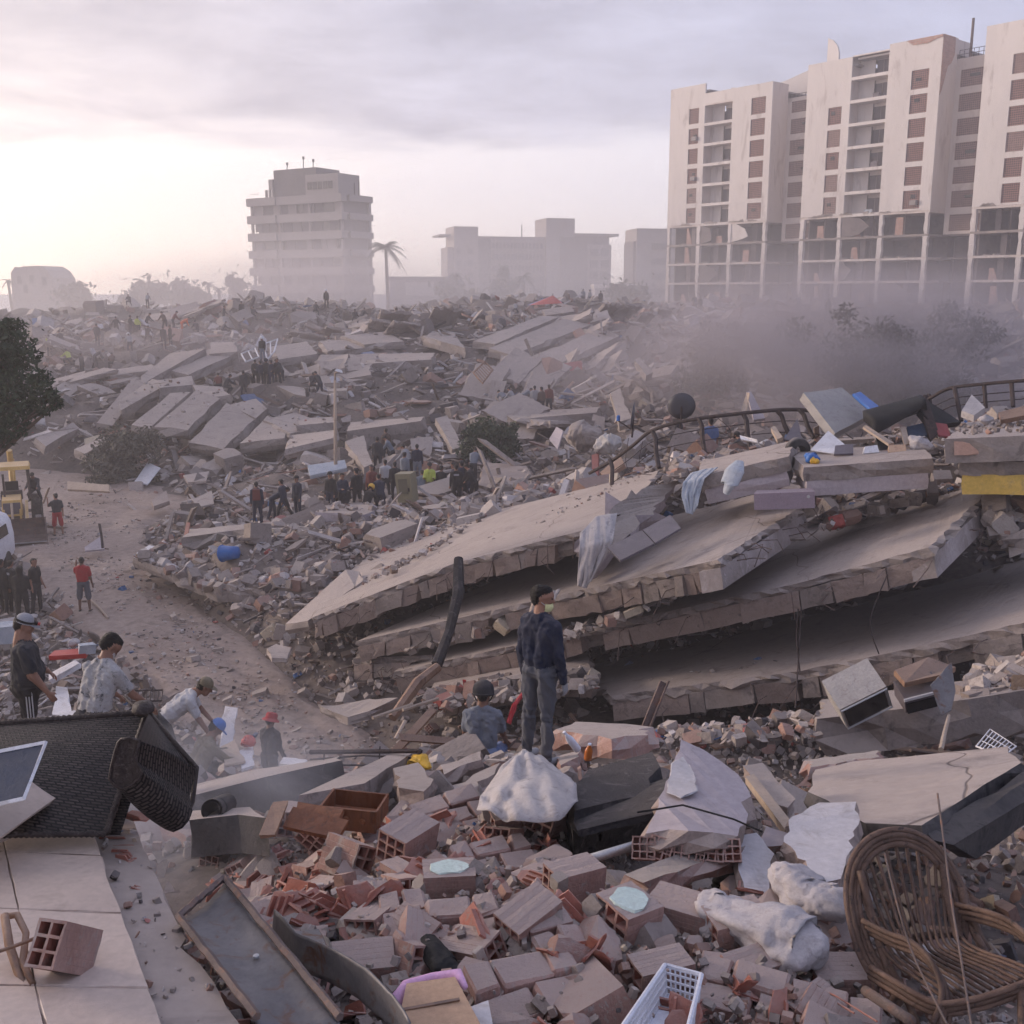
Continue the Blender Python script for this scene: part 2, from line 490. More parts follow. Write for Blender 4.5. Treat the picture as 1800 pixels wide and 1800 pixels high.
brick_like('lattice', (0.03, 0.024, 0.026), (0.05, 0.04, 0.04), (0.27, 0.145, 0.12), 0.23, 0.23, 0.17, offset=0.0)
brick_like('lattice_pale', (0.07, 0.055, 0.055), (0.11, 0.085, 0.08), (0.28, 0.18, 0.155), 0.23, 0.23, 0.2, offset=0.0)
brick_like('brickwork', (0.36, 0.19, 0.145), (0.42, 0.24, 0.185), (0.33, 0.28, 0.25), 0.40, 0.22, 0.12)
brick_like('wicker', (0.040, 0.030, 0.028), (0.085, 0.065, 0.060), (0.006, 0.005, 0.005), 0.05, 0.019, 0.26, axis='UV', rough=0.5, bump=1.0)

def plain(name, c, rough=0.8, dust=0.0, bump=0.15, vary=0.0):
	if name not in MATS:
		d = tuple(x * 0.85 + q * .06 for x, q in zip(c, DUST)); e = tuple(x * .95 + q * .035 for x, q in zip(c, DUST))
		mat(name, c, d, e if 'wear' in name else None, 5.0, rough=rough, bump=bump, vary=vary, dust=dust, sheen=0.0)
	return MATS[name]

# ------------------------------------------------------------ the ground and the lie of the land
CP = []
def cp(*pts):
	for x, y, z in pts:
		CP.append((x, y, z))
def cpp(*pts):
	for px, py, d in pts:
		q = P(px, py, d)
		CP.append((q.x, q.y, q.z))
for x in (-6, -3, -1, 1, 3, 6):
	cp((x, 0.5, 6.5), (x, 2.2, 6.6))
cp((-1.4, 3.6, 6.45), (0, 3.6, 6.62), (1.2, 3.6, 6.6), (2.4, 4.2, 6.2), (3.6, 4.2, 6.2), (-2.6, 4.5, 6.1),
   (-0.9, 5.0, 6.35), (0.4, 5.0, 6.42), (1.6, 5.2, 6.25), (-2.2, 6.5, 5.2), (-1.0, 6.8, 5.75), (0.4, 7.0, 5.85), (1.1, 6.8, 5.2), (2.2, 6.6, 5.2),
   (3.8, 6.4, 5.0), (6, 6, 5.0), (-1.2, 9, 5.05), (0.2, 9.4, 5.15), (1.4, 9, 5.0), (3, 9, 4.6), (5, 9, 4.4), (8, 9, 4.6),
   (-3.5, 9, 4.7), (-5.5, 9, 4.9), (-8, 9, 4.9), (-5.6, 12, 4.1), (-3.2, 12.5, 3.3), (-9, 13, 3.8), (-4.6, 16, 1.9), (-7.5, 17, 1.6),
   (-4.2, 19, 0.35), (-7, 20.5, 0.2), (-10, 20, 0.5), (-1.5, 12.5, 3.7), (0.4, 12.3, 3.9), (-1.2, 15.5, 1.9), (-1.6, 19, 0.7),
   (2, 12.5, 3.2), (4, 12, 3.1), (6.5, 12, 3.3), (9, 12, 3.6), (2, 16, 1.7), (4.5, 15.5, 1.6), (8, 15, 2.2),
   (0, 19, 0.9), (3, 20, 0.9), (7, 19, 1.6), (11, 17, 2.6), (-3.2, 24, 0.35), (0, 25, 0.7), (4, 25, 2.0), (8, 24, 3.0), (12, 23, 4.2), (16, 20, 4.6))
cpp((1190, 812, 30), (1330, 800, 29), (1500, 800, 28), (1640, 770, 27), (1790, 745, 26), (1950, 720, 25), (1050, 870, 33))
cpp((380, 1064, 30.0), (470, 1070, 29.0), (300, 1012, 32.6), (555, 1056, 28.9))
cp((5, 37, 2.2), (10, 38, 2.6), (16, 36, 3.2), (20, 28, 4.5))
cpp((400, 968, 33), (300, 1030, 31), (480, 1075, 28), (560, 1050, 30), (640, 905, 38), (520, 918, 41), (850, 862, 42), (760, 885, 43),
	(230, 950, 38), (330, 900, 43), (600, 850, 47), (380, 850, 52), (700, 800, 52), (900, 780, 55), (600, 745, 60), (800, 720, 62), (1000, 700, 64),
	(700, 652, 72), (950, 640, 74), (800, 600, 84), (1000, 590, 86), (900, 562, 95), (1000, 540, 105), (700, 562, 100), (600, 552, 105),
	(450, 565, 100), (300, 592, 90), (150, 622, 80), (60, 700, 65), (100, 765, 60), (300, 660, 74), (250, 775, 62), (450, 715, 64),
	(1200, 655, 75), (1200, 562, 100), (1400, 605, 85), (1600, 650, 70), (1750, 625, 75), (1300, 705, 60), (1150, 785, 48),
	(50, 570, 110), (200, 552, 120), (-200, 560, 110), (-250, 700, 65), (2050, 640, 70), (2100, 600, 90), (1500, 565, 105), (1750, 575, 98))
for x in (-70, -40, -10, 20, 50, 80):
	cp((x, 135, 7.6), (x, 160, 4.5), (x, 190, 0.5), (x, 240, 0.0))
ROAD = [G(640, 1420, 0), G(545, 1312, 0), G(440, 1235, 0), G(335, 1145, 0), G(240, 1070, 0), G(165, 990, 0), G(128, 935, 0), G(190, 888, 0), G(110, 850, 0), G(-80, 835, 0)]
ROAD_W = [1.2, 1.3, 1.45, 1.6, 1.8, 2.1, 2.6, 3.4, 3.4, 3.2]
for q, w in zip(ROAD, ROAD_W):
	cp((q.x, q.y, -0.05), (q.x + w * 0.8, q.y, -0.03), (q.x - w * 0.8, q.y, -0.03))
cp((-17, 28, 0.1), (-20, 34, 0.0), (-24, 42, 0.0), (-30, 50, 0.2), (-14, 24, 0.3), (-26, 30, 0.2), (-34, 40, 0.2))
CPA = np.array(CP)
_d = np.sqrt(((CPA[:, None, :2] - CPA[None, :, :2]) ** 2).sum(-1) + 0.01)
_n = len(CPA)
_A = np.zeros((_n + 1, _n + 1))
_A[:_n, :_n] = -_d
_A[:_n, _n] = 1
_A[_n, :_n] = 1
_A[:_n, :_n] -= np.eye(_n) * 0.05
_w = np.linalg.solve(_A, np.concatenate([CPA[:, 2], [0]]))
_RX = np.array([[q.x, q.y] for q in ROAD])
_RW = np.array(ROAD_W)
def road_t(x, y):
	"""<1 on the road, rising away from it"""
	p = np.stack([np.ravel(x), np.ravel(y)], -1)
	best = np.full(len(p), 1e9)
	for i in range(len(_RX) - 1):
		a, b = _RX[i], _RX[i + 1]
		ab = b - a
		t = np.clip(((p - a) @ ab) / (ab @ ab), 0, 1)
		dd = np.sqrt(((p - a - t[:, None] * ab) ** 2).sum(-1)) / (_RW[i] + t * (_RW[i + 1] - _RW[i]))
		best = np.minimum(best, dd)
	return best.reshape(np.shape(x))
def Hsm(x, y):
	"""smooth height of the land"""
	x, y = np.asarray(x, float), np.asarray(y, float)
	p = np.stack([x.ravel(), y.ravel()], -1)
	out = np.empty(len(p))
	for i in range(0, len(p), 20000):
		q = p[i:i + 20000]
		dd = np.sqrt(((q[:, None, :] - CPA[None, :, :2]) ** 2).sum(-1) + 0.01)
		out[i:i + 20000] = -dd @ _w[:_n] + _w[_n]
	rt = road_t(x, y).ravel()
	k = np.clip((rt - 0.95) / 0.6, 0, 1)
	near = p[:, 1] > 20
	out = np.where(near, out * k + (-0.12) * (1 - k), out)
	out = np.maximum(out, -0.15)
	return out.reshape(x.shape)
def Hs(x, y):
	"""height with the swells of the rubble"""
	x, y = np.asarray(x, float), np.asarray(y, float); z = Hsm(x, y)
	w = np.clip((y - 46) / 14, 0, 1) * np.clip((road_t(x, y) - 1.2) / 1.0, 0, 1)
	return z + w * ((vnoise(x * .11 + 13.1, y * .11 + 7.7, 0) - .6) * 2.0 + (vnoise(x * .3 + 3.1, y * .3 + 1.7, 9) - .5) * 1.2)
def H1(x, y):
	return float(Hs(np.array([x]), np.array([y]))[0])
def vnoise(x, y, seed=0):
	"""tileable value noise for arrays"""
	xi, yi = np.floor(x).astype(int), np.floor(y).astype(int)
	fx, fy = x - xi, y - yi
	fx, fy = fx * fx * (3 - 2 * fx), fy * fy * (3 - 2 * fy)
	def h(i, j):
		n = (i * 374761393 + j * 668265263 + seed * 974711) & 0x7fffffff
		n = ((n ^ (n >> 13)) * 1274126177) & 0x7fffffff
		return ((n ^ (n >> 16)) & 0xffff) / 65535.0
	return (h(xi, yi) * (1 - fx) + h(xi + 1, yi) * fx) * (1 - fy) + (h(xi, yi + 1) * (1 - fx) + h(xi + 1, yi + 1) * fx) * fy

def raw_mesh(name, v, f, mats, kind=None, tone=None, smooth=False, fm=None):
	"""mesh from arrays; f is (n,3) or (n,4)"""
	me = bpy.data.meshes.new(name)
	v, f = np.asarray(v, np.float32), np.asarray(f, np.int32)
	me.vertices.add(len(v))
	me.vertices.foreach_set('co', v.ravel())
	k = f.shape[1]
	me.loops.add(f.size)
	me.loops.foreach_set('vertex_index', f.ravel())
	me.polygons.add(len(f))
	me.polygons.foreach_set('loop_start', np.arange(0, f.size, k, dtype=np.int32))
	for m in (mats if isinstance(mats, (list, tuple)) else [mats]):
		me.materials.append(m)
	if fm is not None:
		me.polygons.foreach_set('material_index', np.asarray(fm, np.int32))
	if tone is not None:
		at = me.attributes.new('tone', 'FLOAT_COLOR', 'POINT')
		at.data.foreach_set('color', np.concatenate([tone, np.ones((len(tone), 1))], 1).astype(np.float32).ravel())
	me.update(calc_edges=True)
	me.polygons.foreach_set('use_smooth', np.full(len(f), bool(smooth)))
	o = bpy.data.objects.new(name, me)
	COL.objects.link(o)
	if kind: o['kind'] = kind
	return o

# one sheet of ground to the horizon
gb = MB()
gb.add([(-325, -55, -0.3), (325, -55, -0.3), (325, 415, -0.3), (-325, 415, -0.3)], [(0, 1, 2, 3)])
tag(gb.build('ground', MATS['soil_gap_shade'], origin=None), kind='structure')

# beyond the town the sea runs to the horizon
sb = MB()
sb.add([(-6000, 430, -0.5), (6000, 430, -0.5), (6000, 7500, -0.5), (-6000, 7500, -0.5)], [(0, 1, 2, 3)])
mat('sea', (0.10, 0.12, 0.15), (0.13, 0.15, 0.18), None, 0.01, rough=0.35, bump=0.3, bscale=0.3, vary=0)
tag(sb.build('sea', MATS['sea'], origin=None), kind='structure')

# the rubble land itself, a fan that gets coarser with distance
nr, na = 430, 420
rr = 1.2 * (260 / 1.2) ** (np.linspace(0, 1, nr))
aa = np.linspace(math.radians(-47), math.radians(47), na)
RR, AA = np.meshgrid(rr, aa, indexing='ij')
TX, TY = RR * np.sin(AA), RR * np.cos(AA)
TZ = Hs(TX, TY)
rt = road_t(TX, TY)
rough = np.clip((rt - 0.9) / 0.7, 0.0, 1.0)
rough = np.where(TY < 20, 1.0, rough)
amp = np.clip(RR / 60.0, 0.12, 1.0)
nz = np.zeros_like(TX)
for k, (s, a) in enumerate(((0.35, 0.7), (0.9, 0.55), (2.3, 0.24), (5.5, 0.10))):
	if s > 2: a = a * np.clip(30 / RR, 0.15, 1)
	nz += (vnoise(TX * s + 13.1, TY * s + 7.7, k) - 0.5) * a
TZ = TZ + nz * rough * amp
TZ = np.where(rough < 0.02, np.minimum(TZ, -0.10), TZ)
idx = np.arange(nr * na).reshape(nr, na)
quads = np.stack([idx[:-1, :-1], idx[:-1, 1:], idx[1:, 1:], idx[1:, :-1]], -1).reshape(-1, 4)
terr = raw_mesh('rubble_terrain', np.stack([TX, TY, TZ], -1).reshape(-1, 3), quads, MATS['soil_gap_shade'], 'structure', smooth=True)

# the cleared dirt road
rb_v, rb_f = [], []
pts = []
for i in range(len(ROAD) - 1):
	for k in range(10):
		t = k / 10
		pts.append((ROAD[i].lerp(ROAD[i + 1], t), ROAD_W[i] * (1 - t) + ROAD_W[i + 1] * t))
NW = 28
for i, (p, w) in enumerate(pts):
	tdir = (pts[min(i + 2, len(pts) - 1)][0] - pts[max(i - 2, 0)][0]).normalized()
	nrm = Vector((tdir.y, -tdir.x, 0))
	for j in range(NW + 1):
		u = j / NW * 2 - 1
		e = w * (1.15 + 0.25 * noise.noise(Vector((i * 0.3, u * 2, 1.5))))
		q = p + nrm * u * e
		z = 0.02 + 0.05 * noise.noise(Vector((q.x * 0.8, q.y * 0.8, 3))) - 0.16 * max(0, abs(u) - 0.72) / 0.28
		z += -0.045 * (math.exp(-((abs(u) - 0.36) / 0.10) ** 2))
		rb_v.append((q.x, q.y, z))
for i in range(len(pts) - 1):
	for j in range(NW):
		a = i * (NW + 1) + j
		rb_f.append((a, a + 1, a + NW + 2, a + NW + 1))
raw_mesh('dirt_road', rb_v, rb_f, MATS['road_dirt'], 'structure', smooth=True)

# ------------------------------------------------------------ broken shapes
def hull_mesh(points):
	bm = bmesh.new()
	for p in points:
		bm.verts.new(p)
	r = bmesh.ops.convex_hull(bm, input=bm.verts)
	junk = [g for g in r['geom_interior'] + r['geom_unused'] if isinstance(g, bmesh.types.BMVert)]
	if junk:
		bmesh.ops.delete(bm, geom=list(set(junk)), context='VERTS')
	bmesh.ops.recalc_face_normals(bm, faces=bm.faces)
	bmesh.ops.triangulate(bm, faces=bm.faces)
	bm.verts.index_update()
	v = np.array([tuple(q.co) for q in bm.verts])
	f = np.array([[q.index for q in t.verts] for t in bm.faces])
	bm.free()
	return v, f
def chunk_shape(r, flat=1.0, corners=True):
	"""a block with broken corners"""
	pts = []
	for sx in (-1, 1):
		for sy in (-1, 1):
			for sz in (-1, 1):
				if corners and r.random() < 0.35:
					k = r.uniform(0.35, 0.8)
					pts += [(sx * .5 * k, sy * .5, sz * .5 * flat), (sx * .5, sy * .5 * k, sz * .5 * flat), (sx * .5, sy * .5, sz * .5 * flat * k)]
				else:
					pts.append((sx * .5 * r.uniform(.8, 1), sy * .5 * r.uniform(.8, 1), sz * .5 * flat * r.uniform(.85, 1)))
	return hull_mesh(pts)
def flake_shape(r, t=0.12):
	n = r.randint(5, 8)
	out = []
	for k in range(n):
		a = 2 * math.pi * (k + r.uniform(-.3, .3)) / n
		q = r.uniform(.32, .55)
		for s in (-1, 1):
			out.append((q * math.cos(a) * (1 + .06 * s), q * 0.8 * math.sin(a) * (1 + .06 * s), s * t / 2 * r.uniform(.7, 1)))
	return hull_mesh(out)
r0 = random.Random(5)
SH_CHUNK = [chunk_shape(r0) for _ in range(14)]
SH_FLAKE = [flake_shape(r0, r0.uniform(.08, .2)) for _ in range(14)]
SH_STICK = [chunk_shape(r0, 1.0, False) for _ in range(4)]
def shape_mesh(name, sh, m):
	me = bpy.data.meshes.new(name)
	me.from_pydata([tuple(p) for p in sh[0]], [], [tuple(int(i) for i in t) for t in sh[1]])
	for q in (m if isinstance(m, (list, tuple)) else [m]):
		me.materials.append(q)
	me.update()
	return me

TONES = np.array([(.34, .29, .265), (.40, .345, .315), (.28, .24, .225), (.46, .41, .385), (.24, .205, .195), (.52, .47, .455),
				  (.37, .225, .18), (.33, .21, .175), (.56, .53, .54), (.20, .15, .12), (.10, .09, .095), (.08, .16, .34), (.40, .10, .09), (.55, .47, .36)])
TONE_P = np.array([.20, .15, .14, .08, .10, .055, .06, .045, .045, .05, .055, .007, .006, .008])
TONE_P = TONE_P / TONE_P.sum()
def scatter_stuff(name, xy, z, size, shapes, squash, tilt, tonep=None, seed=1, label=None, sticks=False):
	g = np.random.default_rng(seed)
	n = len(xy)
	which = g.integers(0, len(shapes), n)
	V, F, T = [], [], []
	base = 0
	tones = TONES[g.choice(len(TONES), n, p=(TONE_P if tonep is None else tonep))] * g.uniform(.75, 1.2, (n, 1))
	yaw = g.uniform(0, 2 * math.pi, n)
	ax = g.normal(0, tilt, n)
	ay = g.normal(0, tilt, n)
	for k, (sv, sf) in enumerate(shapes):
		ids = np.nonzero(which == k)[0]
		if not len(ids): continue
		m = len(ids)
		sc = size[ids][:, None] * np.stack([g.uniform(.7, 1.5, m), g.uniform(.5, 1.0, m), g.uniform(*squash, m)], -1)
		if sticks:
			sc = size[ids][:, None] * np.stack([g.uniform(2.5, 6, m), g.uniform(.12, .4, m), g.uniform(.1, .25, m)], -1)
		p = sv[None] * sc[:, None, :]
		cx, sx = np.cos(ax[ids])[:, None], np.sin(ax[ids])[:, None]
		y1, z1 = p[..., 1] * cx - p[..., 2] * sx, p[..., 1] * sx + p[..., 2] * cx
		cyy, syy = np.cos(ay[ids])[:, None], np.sin(ay[ids])[:, None]
		x2, z2 = p[..., 0] * cyy + z1 * syy, -p[..., 0] * syy + z1 * cyy
		cz, sz = np.cos(yaw[ids])[:, None], np.sin(yaw[ids])[:, None]
		x3, y3 = x2 * cz - y1 * sz, x2 * sz + y1 * cz
		q = np.stack([x3 + xy[ids, 0:1], y3 + xy[ids, 1:2], z2 + z[ids][:, None]], -1).reshape(-1, 3)
		nv = len(sv)
		f = (sf[None] + (np.arange(m) * nv)[:, None, None]).reshape(-1, 3) + base
		V.append(q); F.append(f); T.append(np.repeat(tones[ids], nv, 0))
		base += m * nv
	o = raw_mesh(name, np.concatenate(V), np.concatenate(F), MATS['rubble'], 'stuff', np.concatenate(T))
	tag(o, label, 'rubble')
	return o
def polar(n, d0, d1, g, amax=40):
	a = np.radians(g.uniform(-amax, amax, n))
	d = d0 * (d1 / d0) ** g.random(n)
	return np.stack([d * np.sin(a), d * np.cos(a)], -1), d
g = np.random.default_rng(3)
def keep_off_road(xy, d, lim=1.0, leave=0.02):
	t = road_t(xy[:, 0], xy[:, 1])
	k = (t > lim + 0.25 * vnoise(xy[:, 0] * 1.3, xy[:, 1] * 1.3, 4)) | (xy[:, 1] < 19.5) | (g.random(len(d)) < leave)
	return xy[k], d[k]
# far field and middle field: crumbled concrete
xy, d = polar(31000, 26, 130, g); xy, d = keep_off_road(xy, d)
sz = d * np.exp(g.normal(math.log(0.0050), .6, len(d)))
scatter_stuff('rubble_debris', xy, Hs(xy[:, 0], xy[:, 1]) + sz * .2 + g.normal(0, .12, len(d)), np.clip(sz, .06, 1.6), SH_FLAKE + SH_CHUNK[:7], (.5, 1.0), .42, seed=21,
			  label='sea of small broken concrete pieces covering the rubble hill')
xy, d = polar(5200, 24, 120, g); xy, d = keep_off_road(xy, d)
sz = np.clip(d * np.exp(g.normal(math.log(0.0075), .4, len(d))), .1, .8)
scatter_stuff('splintered_timber', xy, Hs(xy[:, 0], xy[:, 1]) + sz * .35, sz, SH_STICK, (.5, 1.0), .35, seed=22, sticks=True,
			  tonep=np.array([.2, .15, .1, .1, .1, .1, .02, .02, .08, .09, .04, 0, 0, 0]) / 1.0,
			  label='bars, pipes and timber ends sticking out of the rubble hill')
# gravel along the road banks
xy, d = polar(26000, 15, 45, g, 36); xy, d = keep_off_road(xy, d, 0.85, .06)
sz = np.clip(d * np.exp(g.normal(math.log(0.0040), .5, len(d))), .03, .5)
scatter_stuff('bank_gravel', xy, Hs(xy[:, 0], xy[:, 1]) + sz * .15 + np.abs(g.normal(0, .05, len(d))), sz, SH_CHUNK + SH_FLAKE, (.5, 1.0), .6, seed=23,
			  label='loose gravel and crumbs of masonry on the banks beside the dirt road')
# pebbles, chips and scraps on the road itself
k_ = g.integers(0, len(ROAD) - 2, 5200); t_ = g.random(5200)
xy = _RX[k_] * (1 - t_[:, None]) + _RX[k_ + 1] * t_[:, None] + np.stack([g.normal(0, .62, 5200) * _RW[k_], g.normal(0, .5, 5200)], -1)
m_ = (vnoise(xy[:, 0] * .7, xy[:, 1] * .7, 6) + .35 * g.random(5200)) > .55; xy = xy[m_]; sz = np.exp(g.normal(math.log(.055), .55, len(xy)))
scatter_stuff('road_pebbles', xy, np.full(len(xy), .03), np.clip(sz, .02, .3), SH_FLAKE + SH_CHUNK[:6], (.4, .8), .25, seed=26, label='pebbles and chips scattered on the dirt road')
# near heap: crumbs between the bricks
xy, d = polar(24000, 2.6, 17, g, 42)
sz = np.clip(d * np.exp(g.normal(math.log(0.0062), .55, len(d))), .012, .25)
tp = np.array([.17, .15, .12, .07, .08, .03, .16, .12, .01, .02, .04, .002, .006, .022]); tp = tp / tp.sum()
scatter_stuff('brick_crumbs', xy, Hs(xy[:, 0], xy[:, 1]) + sz * .1 + np.abs(g.normal(0, .03, len(d))), sz, SH_CHUNK + SH_FLAKE, (.5, 1.0), .7, tonep=tp, seed=24,
			  label='crumbs of clay brick and mortar filling the foreground heap')
xy = np.stack([g.uniform(-1.9, 2.4, 5200), g.uniform(3.2, 7.8, 5200)], -1); sz = np.exp(g.uniform(math.log(.012), math.log(.055), 5200))
scatter_stuff('mortar_crumbs', xy, Hs(xy[:, 0], xy[:, 1]) + g.uniform(.0, .13, 5200), sz, SH_CHUNK, (.5, 1.0), .7, tonep=tp, seed=25, label='fine mortar crumbs lying on top of the foreground bricks')

# ------------------------------------------------------------ fallen floor slabs
def newell(pts):
	n = Vector((0, 0, 0))
	for a, b in zip(pts, pts[1:] + pts[:1]):
		n += Vector(((a.y - b.y) * (a.z + b.z), (a.z - b.z) * (a.x + b.x), (a.x - b.x) * (a.y + b.y)))
	return n.normalized()
def jag_slab(mb, pts, t, jag=0.05, seg=0.35, r=rnd, mi_top=0, mi_side=0, rings=2, up=True, smoothsides=()):
	"""flat plate with broken edges: pts outline of the upper face, thickness t below it"""
	pts = [Vector(p) for p in pts]
	n = newell(pts)
	if up and n.z < 0: n = -n
	cen = sum(pts, Vector()) / len(pts)
	ring = []
	for i, a in enumerate(pts):
		b = pts[(i + 1) % len(pts)]
		L = (b - a).length
		k = max(1, int(L / seg))
		for j in range(k):
			p = a.lerp(b, j / k)
			amt = 0.0 if i in smoothsides else jag
			if j == 0: amt *= 0.6
			inward = (cen - p).normalized()
			ring.append((p, inward, amt))
	R = [[p + w * abs(r.gauss(0, a)) for p, w, a in ring]]
	for k in range(1, rings + 1):
		f = k / rings
		R.append([p + w * r.gauss(0, a) * (1.3 if k < rings else 1.0) + w * a * (0.6 if k == rings else 0) - n * (t * f + r.gauss(0, a * 0.35)) for p, w, a in ring])
	m = len(ring)
	vs = [q for row in R for q in row]
	tris = geometry.tessellate_polygon([R[0]])
	mb.add(vs, [tuple(x) for x in tris], mi_top)
	o = len(mb.v) - len(vs)
	sides = []
	for k in range(rings):
		for i in range(m):
			j = (i + 1) % m
			sides.append((o + k * m + i, o + k * m + j, o + (k + 1) * m + j, o + (k + 1) * m + i))
	btm = [tuple(o + rings * m + q for q in reversed(x)) for x in geometry.tessellate_polygon([R[-1]])]
	mb.f += sides + btm
	mb.m += [mi_side] * (len(sides) + len(btm))
	return n

def pix(pts):
	return [P(*q) for q in pts]
def simple_slab(name, ppts, t, label, cat='slab', group=None, mats=('concrete_top', 'concrete'), jag=0.05, seg=0.35, up=True, world=False, parent=None):
	mb = MB()
	pts = ppts if world else pix(ppts)
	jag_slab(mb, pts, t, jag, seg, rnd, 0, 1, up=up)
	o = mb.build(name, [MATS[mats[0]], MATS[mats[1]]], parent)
	if parent is None: tag(o, label, cat, group)
	return o

def ribbed_slab(name, ppts, label, deck=0.15, rib=0.38, block=0.75, front=(0, 1), lean=0.12, seed=1, inset=0.10, miss=0.06, jag=0.03, end=None):
	"""a waffle floor: concrete deck, clay infill blocks hanging along the broken front edge"""
	r = random.Random(seed)
	pts = pix(ppts)
	base = Vector((sum(p.x for p in pts) / len(pts), sum(p.y for p in pts) / len(pts), min(p.z for p in pts)))
	root = empty(name, base, 0, label, 'slab')
	mb = MB()
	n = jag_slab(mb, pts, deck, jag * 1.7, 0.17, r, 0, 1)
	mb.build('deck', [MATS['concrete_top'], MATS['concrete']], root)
	# the dark core set back behind the blocks
	cen = sum(pts, Vector()) / len(pts)
	core = [p + (cen - p).normalized() * 0.32 - n * deck for p in pts]
	cb = MB()
	jag_slab(cb, core, rib * 0.8, 0.04, 0.6, r, 0, 0)
	cb.build('core', [MATS['concrete']], root)
	a, b = pts[front[0]], pts[front[1]]
	# follow the outline from corner front[0] to front[1]
	path = [pts[i % len(pts)] for i in range(front[0], (front[1] if front[1] > front[0] else front[1] + len(pts)) + 1)]
	for e_, (a, b) in enumerate(zip(path, path[1:])):
		L = (b - a).length
		x = (b - a).normalized()
		out = x.cross(n)
		if out.dot(a - cen) < 0: out = -out
		s = 0.0
		while s < L - 0.12:
			w = L - s if e_ == end else min(block * r.choice((.35, .6, .9, 1.1, 1.7)) * r.uniform(.8, 1.2), L - s)
			if (e_ == end or r.random() > miss) and w > 0.1:
				h = rib * r.uniform(0.90, 1.06)
				sk = lean * r.uniform(0.3, 1.8)
				q0 = a + x * (s + 0.006) - n * (deck - 0.004)
				wv = x * (w - 0.016)
				o1 = out * r.uniform(-0.035, 0.02)
				depth = -out * 0.42
				low = -n * h - x * sk + out * r.uniform(-0.09, 0.02)
				lo2 = low - n * r.uniform(-0.03, 0.05)
				k1, k2 = r.uniform(.25, .75), r.uniform(.25, .75)
				vs = []
				for dd, jj in ((Vector(), 1), (depth, 0)):
					t0, t1 = q0 + o1 + dd, q0 + wv + o1 + dd
					b0, b1 = q0 + low + o1 + dd, q0 + wv + lo2 + o1 + dd
					vs += [t0, t0.lerp(t1, k1), t1, t1.lerp(b1, .5) + out * jj * r.uniform(-.02, .025), b1, b1.lerp(b0, k2) + n * r.uniform(-.025, .035) * 1, b0, b0.lerp(t0, .5) + out * jj * r.uniform(-.02, .02)]
				mid = sum(vs[:8], Vector()) / 8 + out * r.uniform(0.0, .02)
				k = 8
				fs = [(i, (i + 1) % 8, 16) for i in range(8)] + [tuple(range(15, 7, -1))] + [(i, 8 + i, 8 + (i + 1) % 8, (i + 1) % 8) for i in range(8)]
				bb = MB()
				bb.add(vs + [mid], fs)
				bb.build('end_beam' if e_ == end else 'infill_block', MATS['flaking' if e_ == end else 'clay_block' if r.random() < 0.72 else 'concrete'], root)
			s += w
	rbs = MB()
	for q in range(16):
		a, b = r.choice(list(zip(path, path[1:]))); t = r.random(); p = a.lerp(b, t) - n * r.uniform(.05, .4)
		out = (b - a).normalized().cross(n)
		if out.dot(a - cen) < 0: out = -out
		L = r.uniform(.25, .8)
		rbs.tube([p - out * .1, p + out * L * .4 + Vector((r.uniform(-.1, .1), 0, r.uniform(-.1, .08))), p + out * L * .7 + Vector((r.uniform(-.3, .3), 0, r.uniform(-.5, .05)))], .010, 4)
	tag(rbs.build('rebar', MATS['rust'], root), kind='stuff')
	return root

# big right-hand pile, from the top down
A_ = ribbed_slab('concrete_slab', [(548, 1086, 25), (800, 990, 23), (1042, 928, 21), (1122, 880, 22.8), (1160, 826, 28), (880, 895, 34), (700, 932, 36), (560, 1050, 28)],
	'long dusty slab over leaning clay blocks, topmost and leftmost of the right-hand pile', front=(0, 2), seed=3, lean=.16, block=.52)
B_ = ribbed_slab('concrete_slab', [(625, 1128, 24.2), (960, 1052, 21.5), (1262, 984, 17.8), (1412, 890, 21.5), (1330, 868, 25), (1050, 940, 27)],
	'tilted slab with a plastered broken end, second in the right-hand pile', front=(0, 3), end=2, seed=4, block=.62)
C_ = ribbed_slab('concrete_slab', [(690, 1182, 23.6), (1100, 1092, 20.3), (1400, 1026, 18.8), (1636, 962, 17.5), (1742, 862, 21), (1690, 848, 25), (1300, 930, 27.5), (900, 1040, 28)],
	'longest tilted slab with a grey plastered end, third in the right-hand pile', front=(0, 4), end=3, seed=5, block=1.05, lean=.05)
D_ = ribbed_slab('concrete_slab', [(1072, 1224, 19.6), (1403, 1181, 18), (1600, 1141, 17), (1860, 1082, 15.6), (1900, 950, 23), (1300, 1085, 26), (1000, 1160, 25)],
	'broad cracked slab with square clay blocks, lowest complete one of the right-hand pile', front=(0, 3), seed=6, block=.8, lean=.04, miss=.03)
ribbed_slab('concrete_slab', [(760, 1152, 23.3), (620, 1158, 24.6), (640, 1130, 27), (820, 1120, 26)][::-1],
	'short broken slab end under the leftmost edge of the right-hand pile', front=(2, 3), seed=8, block=.6)
ribbed_slab('concrete_slab', [(755, 1218, 21.5), (940, 1180, 20.4), (1040, 1180, 20), (1030, 1120, 24), (770, 1180, 25)],
	'low slab edge with a red stripe left of the standing man', front=(0, 2), seed=9, block=1.0, rib=.42)
rs = MB(); a, b = P(813, 1196, 20.85), P(818, 1226, 20.85)
rs.extrude([a, a + Vector((.07, -.02, 0)), b + Vector((.07, -.02, 0)), b], Vector((0, .06, 0)))
tag(rs.build('red_ribbon', plain('ribbon', (0.36, 0.03, 0.035))), 'short red strip of tape hanging on the low slab edge left of the standing man', 'tape')
